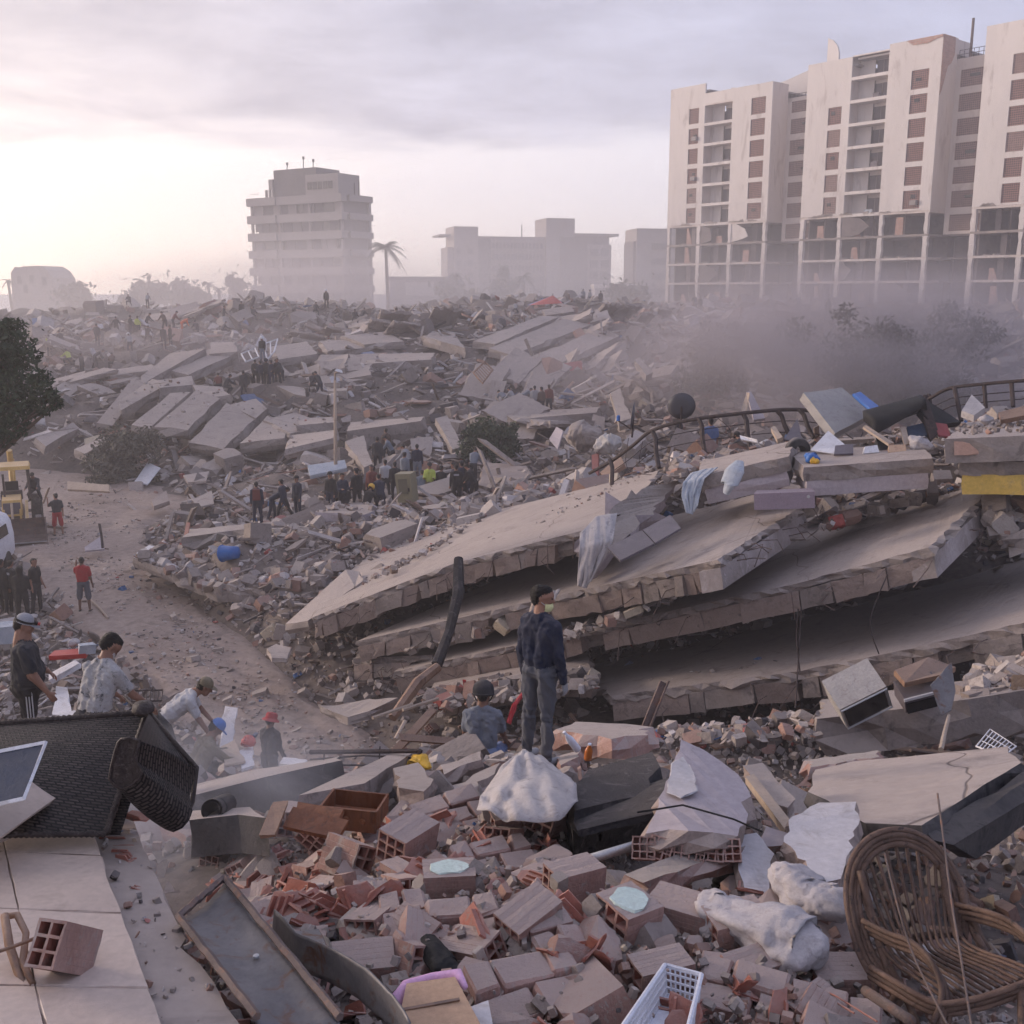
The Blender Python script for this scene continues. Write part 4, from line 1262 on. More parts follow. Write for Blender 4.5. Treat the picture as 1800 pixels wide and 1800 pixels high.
for i in range(14):
	t0, t1 = i / 14, (i + 1) / 14
	f = lambda t: 37.2 - .9 * math.sin(min(t * 1.3, 1) * math.pi) + 1.0 * t
	rs_.extrude([bp(a0 + (a1 - a0) * t0, 5 + 2 * t0, 35), bp(a0 + (a1 - a0) * t1, 5 + 2 * t1, 35), bp(a0 + (a1 - a0) * t1, 5 + 2 * t1, f(t1)), bp(a0 + (a1 - a0) * t0, 5 + 2 * t0, f(t0))], -BN * .15)
rs_.build('roof_screen', MATS['facade'], APT[0])
fin = MB()
s0 = S(1396)
fin.extrude([bp(s0, 6, 35), bp(s0 + 1.7, 6, 35), bp(s0 + 1.7, 6, 39.2), bp(s0 + 1.4, 6, 40.1), bp(s0 + .8, 6, 40.8), bp(s0, 6, 41.2)], -BN * .3)
fin.build('roof_fin', MATS['facade'], APT[0])

# ------------------------------------------------------------ the banded tower on the left
def far_frame(px, d, ang):
	"""origin on the ground and axes for a far building"""
	o = P(px, 515, d); o.z = 0
	u = Vector((math.cos(ang), math.sin(ang), 0)); v = Vector((-math.sin(ang), math.cos(ang), 0))
	return o, u, v
class FB:
	"""boxes in a building's own axes: u along the front, v into the building"""
	def __init__(self, o, ang):
		self.o, self.R = o, Matrix.Rotation(ang, 3, 'Z')
	def box(self, mb, u0, u1, v0, v1, z0, z1, mi=0):
		mb.box(self.o + self.R @ Vector(((u0 + u1) / 2, (v0 + v1) / 2, (z0 + z1) / 2)), (u1 - u0, v1 - v0, z1 - z0), self.R, mi)
	def part(self, name, m, root, *boxes):
		mb = MB()
		for b in boxes: self.box(mb, *b)
		return mb.build(name, MATS[m], root)
ang = math.radians(-32)
co = P(604, 515, 196); co.z = 0
T_ = FB(co, ang)
root = empty('office_tower', co, 0, 'lone banded concrete tower with broken balconies standing in the haze', 'tower')
WL, WD, F_, Z0 = 22.6, 8.5, 3.2, 1.4          # front runs to the left (negative u)
r = random.Random(8)
T_.part('core', 'facade_dark', root, (-WL + .9, -.4, 1.2, WD - .35, 0, 8 * F_ + Z0))
for k in range(8):
	z = Z0 + k * F_
	T_.part('balcony_band', 'facade_grey', root, (-WL - .35, -15.6, -.5, .1, z + 1.75, z + F_), (-15.4, -.2, -.3, .1, z + 1.75, z + F_), (-WL - .3, -WL - .1, .1, WD * .8, z + 1.75, z + F_))
	T_.part('balcony_band', 'facade_grey', root, (-.19, .35, -.3, 1.2, z + 1.9, z + F_), (.1, .4, 2.0, WD, z + 2.0, z + F_ - .05))
	T_.part('floor_plate', 'facade_grey', root, (-WL - .2, .1, .11, WD, z + F_ - .28, z + F_ - .02))
	x = -WL + .3
	while x < -.8:
		w_ = r.uniform(.9, 2.6)
		if r.random() < .62:
			T_.part('wall_panel', 'facade_grey' if r.random() < .6 else 'facade_dark', root, (x, min(x + w_, -.5), .7, .9, z, z + 1.75))
		else:
			T_.part('window', 'black_glass' if r.random() < .5 else 'facade_dark', root, (x, min(x + w_, -.5), 1.0, 1.1, z + .3, z + 1.75))
		x += w_ + r.uniform(.1, .5)
	for c in (-WL, -15.5, -8.0, -.35):
		T_.part('column', 'facade_grey', root, (c, c + .4, .2, .65, z, z + 1.752))
	T_.part('column', 'facade_grey', root, (-.3, .2, WD - .8, WD - .3, z, z + 2.0))
T_.part('penthouse', 'facade_dark', root, (-17.6, -7.0, 1.6, 8, 8 * F_ + Z0, 8 * F_ + Z0 + 5.0))
T_.part('roof_room', 'facade_grey', root, (-8.8, -1.0, .6, 6.5, 8 * F_ + Z0, 8 * F_ + Z0 + 3.6))
T_.part('roof_room', 'facade_grey', root, (-WL + 4, -17.7, 1.2, 5, 8 * F_ + Z0 + 1.5, 8 * F_ + Z0 + 3.4))
for c in (-19.6, -18.7, -17.9): T_.part('roof_post', 'facade_grey', root, (c, c + .35, 1.2, 1.6, 8 * F_ + Z0, 8 * F_ + Z0 + 1.52))
T_.part('roof_rail', 'steel', root, (-WL, -20.2, .2, .26, 8 * F_ + Z0 + .75, 8 * F_ + Z0 + .85))
for k in range(5): T_.part('roof_window', 'black_glass', root, (-8.3 + k * 1.25, -7.3 + k * 1.25, .5, .62, 8 * F_ + Z0 + 1.0, 8 * F_ + Z0 + 2.3))
for x, h in ((-15.5, 1.4), (-11.4, 2.2), (-9.0, 1.6)):
	mb = MB(); b0 = T_.o + T_.R @ Vector((x, 3, 8 * F_ + Z0 + 4.8)); mb.tube([b0, b0 + Vector((.1, 0, h))], .09, 5); mb.box(b0 + Vector((.1, 0, h)), (.4, .1, .5)); mb.build('aerial', MATS['iron'], root)
for x, h in ((.1, 2.6), (-1.0, 2.2)):
	mb = MB(); b0 = T_.o + T_.R @ Vector((x, 5, 8 * F_ + Z0)); mb.tube([b0, b0 + Vector((0, 0, h))], .12, 5); mb.build('aerial', MATS['iron'], root)

# ------------------------------------------------------------ far buildings along the horizon
def windows_row(B, root, u0, u1, v, zs, n, h, m='facade_dark', gap=.45, name='window'):
	me = None
	w_ = (u1 - u0) / n
	for z in zs:
		for i in range(n):
			mb = MB()
			if me is None:
				mb.box((0, 0, 0), (w_ * (1 - gap), .3, h))
				o = mb.build(name, MATS[m], None, origin=None)
				me = o.data
			else:
				o = bpy.data.objects.new(name, me); COL.objects.link(o)
			o.parent = root
			o.location = B.o + B.R @ Vector((u0 + w_ * (i + .5), v, z)) - root.location
			o.rotation_euler = B.R.to_euler()
D2 = 300.0
k2 = D2 / 1860
co = P(958, 515, D2); co.z = 0
B = FB(co, math.radians(16))
root = empty('hotel', co, 0, 'long hotel with a central stair tower and a flat overhanging roof on the horizon', 'hotel')
B.part('wall', 'facade_grey', root, (-19.5, 0, 0, 12, 0, 24.6)); B.part('wall', 'facade_dark', root, (-19.6, -15.8, -1.2, 11, 0, 24.0))
B.part('stair_tower', 'facade_grey', root, (-.2, 8.0, -1.5, 9, 0, 29.6)); B.part('stair_tower', 'facade_grey', root, (-26.0, -19.4, -1.4, 9, 0, 27.0))
B.part('wing', 'facade_grey', root, (-27.6, -26.0, 0, 8, 0, 21.6)); B.part('wall', 'facade_grey', root, (8.02, 19.2, -.6, 11, 0, 22.8))
B.part('wall', 'facade_dark', root, (3.8, 11.6, -1.9, -1.52, 0, 24.5))
B.part('roof', 'facade_grey', root, (8.1, 21.0, -1.5, 12, 25.0, 25.7)); B.part('roof', 'facade_dark', root, (8.3, 18.6, -.3, 11, 22.82, 24.98)); B.part('roof', 'facade_grey', root, (-30.0, -27.0, -1.8, 8, 24.4, 24.9))
for q in range(7): B.part('cornice', 'facade_grey', root, (-15.7, -.3, -.55, -.002, 2.8 + q * 3.0, 3.25 + q * 3.0))
windows_row(B, root, -15.4, -.6, -.16, [1.2 + k * 3.0 + 3.0 for k in range(7)], 14, 1.5)
windows_row(B, root, 9.4, 18.8, -.72, [2.0 + k * 3.1 for k in range(7)], 3, 2.0, gap=.3)
windows_row(B, root, -26.6, -20.0, -1.5, [5 + k * 3.1 for k in range(6)], 2, 1.4, gap=.6)
mb = MB(); a = B.o + B.R @ Vector((-5.6, 4, 24.6)); mb.tube([a, a + Vector((0, 0, 3.4))], .18, 5); mb.build('aerial', MATS['iron'], root)
co = P(1117, 515, 235); co.z = 0
B = FB(co, math.radians(10))
root = empty('concrete_block', co, 0, 'plain grey building half hidden behind the staggered apartment blocks', 'building')
B.part('wall', 'facade_grey', root, (0, 9, 0, 9, 0, 23.2)); B.part('side_wall', 'facade_dark', root, (-.5, -.01, .6, 8, 0, 20.5))
for q in range(5): B.part('ledge', 'facade_dark', root, (3.5, 8.9, -.3, -.003, 6 + q * 3.2, 7.3 + q * 3.2))
co = P(685, 515, 210); co.z = 0
B = FB(co, math.radians(4))
root = empty('shed_hall', co, 0, 'low flat-roofed hall with one large pale panel right of the palm tree', 'building')
B.part('wall', 'facade_grey', root, (0, 12, 0, 12, 0, 12.0)); B.part('roof', 'facade_dark', root, (-.4, 12.2, -.6, 12.3, 12.01, 12.7)); B.part('front_panel', 'facade', root, (3.1, 8.6, -.25, -.01, 9.1, 11.6))
B.part('gate', 'facade_dark', root, (.4, 2.6, -.2, -.01, 0, 8.5))
co = P(1046, 515, 225); co.z = 0
B = FB(co, math.radians(0))
root = empty('low_block', co, 0, 'low pale block under the hotel at its right end', 'building')
B.part('wall', 'facade_grey', root, (0, 9.5, 0, 8, 0, 10.6)); B.part('roof', 'facade', root, (-.3, 9.8, -.4, 8.2, 10.61, 11.4)); B.part('entrance', 'facade_dark', root, (1.0, 5.0, -.15, -.01, 0, 9.0))
co = P(20, 515, 205); co.z = 0
B = FB(co, math.radians(-8))
root = empty('ruined_house', co, 0, 'hazy ruined house at the far left horizon', 'house')
mb = MB(); prof = [(0, 0), (8.6, 0), (8.8, 10), (8.6, 12.4), (7.6, 13.8), (6.2, 14.6), (3.0, 14.5), (1.8, 14.2), (1.2, 14.4), (.3, 13.4), (.1, 9)]
mb.extrude([B.o + B.R @ Vector((x, 0, z)) for x, z in prof], B.R @ Vector((0, 8, 0))); mb.build('wall', MATS['facade_grey'], root)
for x, z in ((1.5, 11.2), (4.0, 11.4), (6.5, 11.0), (2.6, 9.6)): B.part('window', 'facade_dark', root, (x, x + .9, -.12, -.01, z, z + 1.5))

# ------------------------------------------------------------ trees
def leaf_cloud(name, centres, n, size, m, parent, seed, flat=.6):
	"""crown of many small leaf faces gathered in clumps"""
	gg = np.random.default_rng(seed)
	cs = np.array([(*c, rr_) for c, rr_ in centres], float)
	gq_ = gg.normal(size=(len(cs) * 2, 3)) * np.repeat(cs[:, 3:4], 2, 0) * .5; cs = np.concatenate([cs, np.concatenate([np.repeat(cs[:, :3], 2, 0) + gq_, np.repeat(cs[:, 3:4], 2, 0) * gg.uniform(.25, .6, (len(cs) * 2, 1))], 1)])
	wts = cs[:, 3] ** 2; wts /= wts.sum()
	which = gg.choice(len(cs), n, p=wts)
	dirs = gg.normal(size=(n, 3)); dirs /= np.linalg.norm(dirs, axis=1)[:, None]
	rad = cs[which, 3] * (gg.random(n) ** .42)
	# clumpy: pull towards random twig points
	p = cs[which, :3] + dirs * rad[:, None] * np.array([1, 1, flat])
	tw = gg.integers(0, max(8, n // 26), n)
	tp = p[tw % n]
	near = np.linalg.norm(tp - p, axis=1) < cs[which, 3] * .9
	p = np.where(near[:, None], tp + gg.normal(size=(n, 3)) * size * 2.0, p)
	u = gg.normal(size=(n, 3)); u /= np.linalg.norm(u, axis=1)[:, None]
	w = np.cross(u, gg.normal(size=(n, 3))); w /= np.linalg.norm(w, axis=1)[:, None]
	s = size * gg.uniform(.6, 1.3, n)[:, None]
	v = np.stack([p - u * s, p + w * s * .42, p + u * s, p - w * s * .42], 1).reshape(-1, 3)
	f = np.arange(4 * n).reshape(n, 4)
	off = np.array(parent.location) if parent else 0
	o = raw_mesh(name, v - off, f, MATS[m])
	if parent: o.parent = parent
	return o
def tree(name, base, blobs, n, size, m, label, cat='tree', group=None, seed=1, trunk=.12):
	base = Vector(base)
	root = empty(name, base, 0, label, cat, group)
	tb = MB(); r = random.Random(seed)
	c0 = sum((Vector(c) for c, _ in blobs), Vector()) / len(blobs)
	fork = base.lerp(Vector((base.x * .6 + c0.x * .4, base.y * .6 + c0.y * .4, c0.z)), .55)
	tb.tube([base - Vector((0, 0, .3)), base.lerp(fork, .5) + Vector((r.uniform(-.1, .1), 0, 0)), fork], [trunk, trunk * .8, trunk * .65], 7)
	for c, rr_ in blobs:
		c = Vector(c)
		md = fork.lerp(c, .5) + Vector((r.uniform(-.2, .2), r.uniform(-.2, .2), .1)) * rr_
		tb.tube([fork, md, c], [trunk * .5, trunk * .32, trunk * .12], 5)
		for q in range(3):
			e = c + Vector((r.uniform(-1, 1), r.uniform(-1, 1), r.uniform(-.3, .8))) * rr_ * .7
			tb.tube([md.lerp(c, .6), e], [trunk * .16, trunk * .05], 4)
	tb.build('trunk', MATS['bark'], root)
	leaf_cloud('crown', blobs, n, size, m, root, seed, .8)
	return root
def PP(px, py, d): return tuple(P(px, py, d))
# the near tree at the left edge (trunk outside the frame)
blobs = [(PP(-30, 610, 27), 1.0), (PP(20, 620, 27), .75), (PP(40, 690, 26.5), .7), (PP(-20, 700, 27), 1.0), (PP(-60, 660, 28), 1.2), (PP(78, 706, 26.3), .38), (PP(100, 708, 26.2), .2),
		 (PP(15, 745, 26.5), .55), (PP(-25, 765, 27), .6), (PP(-90, 720, 28), 1.2), (PP(-110, 620, 28), 1.2), (PP(-5, 578, 27), .42)]
b0 = P(-140, 800, 28); b0.z = 0.0
tree('leafy_tree', b0, blobs, 17000, .085, 'leaf', 'dark green leafy tree reaching in from the left edge above the loader', seed=4, trunk=.22)
def shrub(px, py, d, wpx, hpx, n, size, label, seed, m='leaf_dusty', cat='shrub'):
	c = P(px, py, d); k = d / 1860
	r = random.Random(seed); blobs = []
	for q in range(13):
		blobs.append(((c.x + r.uniform(-.5, .5) * wpx * k * .62, c.y + r.uniform(-.5, .5) * wpx * k * .6, c.z + r.uniform(-.62, .38) * hpx * k), wpx * k * r.uniform(.18, .30)))
	base = (c.x, c.y, min(c.z - hpx * k * .5, H1(c.x, c.y) + .2))
	return tree('dusty_shrub', base, blobs, n, size, m, label, cat, None, seed, trunk=.02 * wpx * k)
shrub(205, 800, 54, 130, 90, 5200, .13, 'dust-coated shrub standing at the foot of the pancaked slabs', 11)
shrub(862, 762, 49, 110, 75, 5200, .11, 'dark fine-leaved shrub growing above the crowd', 12, 'leaf')
shrub(1255, 625, 58, 130, 90, 6500, .14, 'brownish dusty shrub left of the large one in the smoke', 13)
shrub(1590, 640, 52, 280, 120, 13000, .15, 'large dusty tree crown veiled by smoke in front of the apartment blocks', 14, 'leaf_dusty', 'tree')
def far_tree(px, py, d, wpx, hpx, label, seed):
	c = P(px, py, d); k = d / 1860; r = random.Random(seed)
	blobs = [((c.x + r.uniform(-.45, .45) * wpx * k, c.y + r.uniform(-2, 2), c.z + r.uniform(-.3, .35) * hpx * k), wpx * k * r.uniform(.2, .3)) for q in range(8)]
	tree('round_tree', (c.x, c.y, 0), blobs, 1500, .55, 'leaf_far', label, 'tree', 'trees along the horizon', seed, trunk=.3)
for i, (px, py, d, w_, h_, lab) in enumerate([
	(125, 520, 190, 55, 45, 'hazy tree right of the ruined house on the horizon'), (245, 520, 185, 70, 50, 'hazy round tree, left of a pair on the far left horizon'),
	(300, 515, 188, 60, 40, 'hazy broad tree in the middle of the left horizon'), (340, 522, 180, 55, 36, 'hazy low tree left of the far palms'),
	(425, 515, 185, 40, 50, 'hazy tree at the left foot of the banded tower'), (815, 525, 180, 75, 36, 'hazy low tree in front of the hotel'),
	(790, 505, 200, 36, 50, 'hazy slim tree at the left end of the hotel'), (885, 500, 200, 36, 60, 'hazy tall tree in front of the hotel'), (1100, 520, 180, 60, 40, 'hazy low tree between the hotel and the apartment blocks')]):
	far_tree(px, py, d, w_, h_, lab, 40 + i)
def palm(px, top, d, crown_px, label, seed, frond_n=16):
	r = random.Random(seed); k = d / 1860
	t = P(px, top, d); base = Vector((t.x + r.uniform(-.3, .3), t.y, 0))
	root = empty('palm_tree', base, 0, label, 'palm', 'palms along the horizon')
	tb = MB(); tb.tube([base, base.lerp(t, .5) + Vector((.25, 0, 0)), t], [.34, .28, .22], 8); tb.build('trunk', MATS['bark'], root)
	L = crown_px * k * .55
	for q in range(frond_n):
		a = 2 * math.pi * q / frond_n + r.uniform(-.2, .2); el = r.uniform(-.3, 1.25)
		fb = MB(); prev = []
		nseg = 8
		for i in range(nseg + 1):
			u = i / nseg
			rad = L * u * (math.cos(el) * .6 + .5)
			zz = L * (math.sin(el) * u - .75 * u * u * (1.2 - .3 * math.sin(el)))
			prev.append(t + Vector((math.cos(a) * rad, math.sin(a) * rad, zz)))
		fb.tube(prev, [.05 * (1 - .8 * i / nseg) + .01 for i in range(nseg + 1)], 4)
		side = Vector((-math.sin(a), math.cos(a), 0))
		for i in range(nseg):
			for sgn in (-1, 1):
				for h_ in (0, .5):
					p0 = prev[i].lerp(prev[i + 1], h_); p1 = prev[i].lerp(prev[i + 1], h_ + .42)
					ll = L * .24 * math.sin(math.pi * min(1, (i + .6) / nseg * .8 + .15))
					tip = p0 + (prev[i + 1] - prev[i]) * .9 + side * sgn * ll - Vector((0, 0, ll * .55))
					fb.add([p0, p1, tip], [(0, 1, 2)])
		fb.build('frond', MATS['leaf_far'], root)
palm(678, 436, 165, 62, 'tall palm tree right of the banded tower', 3, 20)
palm(366, 500, 185, 26, 'small palm tree, left of the far pair on the left horizon', 4)
palm(412, 496, 185, 34, 'bushy palm tree close to the left foot of the banded tower', 5)
palm(384, 508, 187, 20, 'smallest palm between two others on the left horizon', 7)
palm(14, 494, 195, 22, 'small palm tree at the left edge of the horizon', 6)
palm(920, 486, 190, 40, 'palm tree in front of the hotel', 8)

# ------------------------------------------------------------ people
def capsule(mb, p0, p1, r0, r1, n=10):
	p0, p1 = Vector(p0), Vector(p1)
	ax = p1 - p0
	L = ax.length
	if L < 1e-5: ax = Vector((0, 0, 1)); p1 = p0 + ax * 1e-4; L = 1e-4
	ax = ax / L
	a = ax.orthogonal().normalized(); b = ax.cross(a)
	prof = []
	for k in range(4): t = math.pi / 2 * (k / 4); prof.append((p0 - ax * r0 * math.cos(t), r0 * math.sin(t)))
	prof += [(p0, r0), (p1, r1)]
	for k in range(1, 5): t = math.pi / 2 * (k / 4); prof.append((p1 + ax * r1 * math.sin(t), r1 * math.cos(t)))
	vs, fs = [], []
	for c, r in prof:
		for j in range(n):
			an = 2 * math.pi * j / n
			vs.append(c + (a * math.cos(an) + b * math.sin(an)) * max(r, 1e-4))
	m = len(prof)
	for i in range(m - 1):
		for j in range(n):
			fs.append((i * n + j, i * n + (j + 1) % n, (i + 1) * n + (j + 1) % n, (i + 1) * n + j))
	fs.append(tuple(range(n - 1, -1, -1))); fs.append(tuple((m - 1) * n + j for j in range(n)))
	mb.add(vs, fs)
SK, TOP, PAN, HAI, SHO, EXT = range(6)
def body_mesh(name, H=1.74, lean=0., sidelean=0., legs=((.05, .06, .08), (-.05, .06, .08)), arms=((.05, .12, .2), (.05, .12, .2)), head=(0., 0.),
			  vox=.012, sleeves=1.0, trousers=1.0, bulk=1.0, detail=True, glove=False, hair=True, hood=False, smooth=4, tilt=0.):
	"""one continuous figure facing +Y; angles in radians (leg: swing, spread, knee bend; arm: swing, spread, elbow bend)"""
	s = H / 1.74
	pr = []
	def add(p0, p1, r0, r1, m): pr.append((Vector(p0), Vector(p1), r0, r1, m))
	Rl = Matrix.Rotation(-lean, 3, 'X') @ Matrix.Rotation(sidelean, 3, 'Y')
	def T(x, y, z): return Rl @ Vector((x, y, z))
	cl = .006 if detail else .012
	B = bulk
	# torso
	add(T(-.075, 0, .0), T(.075, 0, .0), .112 * B, .112 * B, PAN)
	add(T(-.055 * B, .0 + .05 * (B - 1), .13), T(.055 * B, .05 * (B - 1), .13), .112 * B + cl, .112 * B + cl, TOP)
	for sx in (-1, 1):
		add(T(sx * .055, .015 * (B > 1.05), .10), T(sx * .088, 0, .38), .108 * B + cl, .112 * (1 + (B - 1) * .5) + cl, TOP)
		add(T(sx * .09, -.01, .42), T(sx * .148, -.005, .447), .088 * (1 + (B - 1) * .4) + cl, .068 + cl, TOP)
	add(T(-.06, 0, .44), T(.06, 0, .44), .098 + cl, .098 + cl, TOP)
	add(T(0, -.015, .49), T(0, .0, .61), .072 * (1 + (B - 1) * .8), .062 * (1 + (B - 1) * .8), SK)
	for sx in (-1, 1): add(T(sx * .02, -.02, .53), T(sx * .13, -.01, .455), .056, .062 + cl, TOP)
	add(T(-.035, -.03, .512), T(.035, -.03, .512), .060, .060, TOP)
	# head
	hc = T(0, .016, .695)
	Rh = Matrix.Rotation(head[0], 3, 'Z') @ Rl @ Matrix.Rotation(-head[1], 3, 'X') @ Matrix.Rotation(tilt, 3, 'Y')
	def Hd(x, y, z): return hc + Rh @ Vector((x, y, z))
	add(Hd(0, -.02, .018), Hd(0, .022, .022), .086, .080, SK)
	add(Hd(0, .03, -.02), Hd(0, .04, -.082), .066 * (1 + (B - 1) * .6), .046 * (1 + (B - 1) * .8), SK)
	add(Hd(-.03, .02, -.065), Hd(.03, .02, -.065), .045, .045, SK)
	if detail:
		add(Hd(0, .094, .0), Hd(0, .112, -.036), .010, .014, SK)
		add(Hd(-.028, .080, .022), Hd(.028, .080, .022), .018, .018, SK)
		for sx in (-1, 1):
			add(Hd(sx * .083, -.012, .008), Hd(sx * .080, -.004, -.032), .017, .012, SK)
			add(Hd(sx * .031, .0895, .002), Hd(sx * .034, .0885, .002), .009, .009, HAI)
			add(Hd(sx * .02, .088, .022), Hd(sx * .045, .082, .020), .0085, .007, HAI)
		add(Hd(-.02, .078, -.070), Hd(.02, .078, -.070), .012, .012, SK)
	if hair:
		add(Hd(0, -.032, .026), Hd(0, .016, .042), .091, .076, HAI)
		add(Hd(0, -.048, -.025), Hd(0, -.04, .0), .066, .075, HAI)
	if hood:
		add(Hd(0, -.03, .01), Hd(0, .0, .04), .112, .10, TOP); add(Hd(0, -.04, -.1), Hd(0, -.03, 0), .10, .11, TOP)
	# legs
	low = 1e9
	for sx, (fx, ab, kn) in zip((-1, 1), legs):
		hp = T(sx * .09, 0, -.02)
		d1 = Vector((sx * math.sin(ab), math.sin(fx) * math.cos(ab), -math.cos(fx) * math.cos(ab)))
		k_ = hp + d1 * .43
		f2 = fx - kn
		d2 = Vector((sx * math.sin(ab * .5), math.sin(f2) * math.cos(ab * .5), -math.cos(f2) * math.cos(ab * .5)))
		an = k_ + d2 * .42
		add(hp, hp.lerp(k_, .95), .094 * (1 + (B - 1) * .6) + cl, .062 + cl, PAN)
		lowm = PAN if trousers > .9 else SK
		if trousers > .9:
			add(k_, k_.lerp(an, .35) - Vector((0, .008, 0)), .056 + cl, .056 + cl, PAN); add(k_.lerp(an, .35), an - d2 * .03, .056 + cl, .044 + cl, PAN)
		else:
			add(hp.lerp(k_, .5), hp.lerp(k_, 1.02), .088 + cl, .082 + cl, PAN)
			add(k_, k_.lerp(an, .4), .052, .054, SK); add(k_.lerp(an, .4), an, .054, .036, SK)
		fy = Vector((sx * .12, 1, 0)).normalized() if f2 > -.9 else Vector((0, .35, -1)).normalized()
		add(an - fy * .05 + Vector((0, 0, -.03)), an + fy * .15 + Vector((0, 0, -.045)), .042, .038, SHO)
		low = min(low, an.z - .085, k_.z - .075)
	# arms and hands
	for i, (sx, (fx, ab, el)) in enumerate(zip((-1, 1), arms)):
		sh = T(sx * .176 * (1 + (B - 1) * .4), -.005, .445)
		d1 = Vector((sx * math.sin(ab), math.sin(fx) * math.cos(ab), -math.cos(fx) * math.cos(ab)))
		e_ = sh + d1 * .285
		f2 = fx + el
		ab2 = ab * .4 - (.15 if el > .7 else 0)
		d2 = Vector((sx * math.sin(ab2), math.sin(f2) * math.cos(ab2), -math.cos(f2) * math.cos(ab2)))
		wr = e_ + d2 * .25
		bb = 1 + (B - 1) * .6
		if sleeves > .9:
			add(sh, e_, .056 * bb + cl, .046 * bb + cl, TOP); add(e_, wr - d2 * .015, .046 * bb + cl, .034 + cl, TOP)
		else:
			add(sh, sh.lerp(e_, .68), .060 * bb + cl, .058 * bb + cl, TOP); add(sh.lerp(e_, .6), e_, .047 * bb, .041 * bb, SK); add(e_, wr, .042 * bb, .029, SK)
		hm_ = EXT if glove else SK
		side = d2.cross(Vector((0, 0, 1)) if abs(d2.z) < .8 else Vector((0, 1, 0))).normalized()
		if abs(d2.z) >= .8: side = Vector((0, 1, 0)) - d2 * d2.y; side.normalize()
		inn = side.cross(d2)
		if inn.x * sx > 0: inn = -inn
		if detail:
			pl = wr + d2 * .085
			for q in (-.022, 0, .022): add(wr + d2 * .02 + side * q * .7, pl + side * q, .017, .016, hm_)
			for q, ln in zip((.030, .010, -.010, -.029), (.07, .08, .075, .06)):
				b0 = pl + side * q
				m1 = b0 + (d2 * .9 + inn * .28).normalized() * ln * .52
				add(b0, m1, .0095, .009, hm_); add(m1, m1 + (d2 * .62 + inn * .7).normalized() * ln * .5, .009, .0075, hm_)
			t0 = wr + d2 * .03 + side * .026
			add(t0, t0 + (d2 * .6 + side * .55 + inn * .35).normalized() * .045, .013, .011, hm_)
			t1 = t0 + (d2 * .6 + side * .55 + inn * .35).normalized() * .045
			add(t1, t1 + (d2 * .9 + inn * .35).normalized() * .03, .011, .009, hm_)
		else:
			add(wr, wr + d2 * .12, .034, .03, hm_)
	mb = MB()
	for p0, p1, r0_, r1_, m in pr: capsule(mb, p0, p1, r0_, r1_, 10 if detail else 7)
	me = bpy.data.meshes.new(name + '_src')
	me.from_pydata([tuple((p - Vector((0, 0, low))) * s) for p in mb.v], [], mb.f)
	o = bpy.data.objects.new(name + '_src', me); COL.objects.link(o)
	rm = o.modifiers.new('r', 'REMESH'); rm.mode, rm.voxel_size, rm.use_smooth_shade = 'VOXEL', vox, True
	sm = o.modifiers.new('s', 'SMOOTH'); sm.factor, sm.iterations = .5, smooth
	dg = bpy.context.evaluated_depsgraph_get()
	out = bpy.data.meshes.new_from_object(o.evaluated_get(dg))
	out.name = name
	bpy.data.objects.remove(o); bpy.data.meshes.remove(me)
	n = len(out.vertices)
	co = np.empty(n * 3, np.float32); out.vertices.foreach_get('co', co); co = co.reshape(-1, 3)
	lowv = np.array([0, 0, low])
	# which piece each vertex belongs to
	best = np.full(n, 1e9); lab = np.zeros(n, int)
	for p0, p1, r0_, r1_, m in pr:
		a = (np.array(p0) - lowv) * s; b = (np.array(p1) - lowv) * s
		ab = b - a; q = max(ab @ ab, 1e-9)
		t = np.clip(((co - a) @ ab) / q, 0, 1)
		dd = np.linalg.norm(co - a - t[:, None] * ab, axis=1) - (r0_ + t * (r1_ - r0_)) * s
		k = dd < best
		best[k], lab[k] = dd[k], m
	# cloth folds
	if detail:
		fold = (vnoise(co[:, 0] * 22 + 5, co[:, 2] * 9 + co[:, 1] * 14, 3) - .5) * .016 + (vnoise(co[:, 0] * 40 + co[:, 2] * 10, co[:, 1] * 40 + co[:, 2] * 26, 5) - .5) * .008
		nrm = np.empty(n * 3, np.float32); out.vertices.foreach_get('normal', nrm); nrm = nrm.reshape(-1, 3)
		cloth = np.isin(lab, (TOP, PAN)) * 1.0
		zz_ = co[:, 2] / s; gather = np.exp(-((zz_ - .50) / .10) ** 2) + .8 * np.exp(-((zz_ - .97) / .07) ** 2) + np.exp(-((zz_ - .14) / .08) ** 2) + .6 * np.exp(-((zz_ - 1.18) / .10) ** 2)
		fold = fold + (np.abs(vnoise(co[:, 0] * 9 + co[:, 1] * 7, co[:, 2] * 34 + co[:, 0] * 12, 11) - .5) - .25) * .022 * gather
		fold = np.where(lab == HAI, (vnoise(co[:, 0] * 90, co[:, 2] * 90 + co[:, 1] * 60, 7) - .5) * .012, fold * np.where(lab == PAN, 2.0, 1.5)); cloth[lab == HAI] = 1
		co = co + nrm * (fold * cloth)[:, None]
		out.vertices.foreach_set('co', co.astype(np.float32).ravel())
	lv = np.empty(len(out.loops), np.int32); out.loops.foreach_get('vertex_index', lv)
	ls = np.empty(len(out.polygons), np.int32); out.polygons.foreach_get('loop_start', ls)
	fm = lab[lv[ls]]
	out.materials.clear()
	for q in range(6): out.materials.append(None)
	out.polygons.foreach_set('material_index', fm.astype(np.int32))
	out.polygons.foreach_set('use_smooth', np.ones(len(fm), bool))
	out.update()
	info = {'hc': (hc - Vector((0, 0, low))) * s, 'Rh': Rh, 's': s, 'T': lambda x, y, z: (T(x, y, z) - Vector((0, 0, low))) * s}
	return out, info
CL = {}
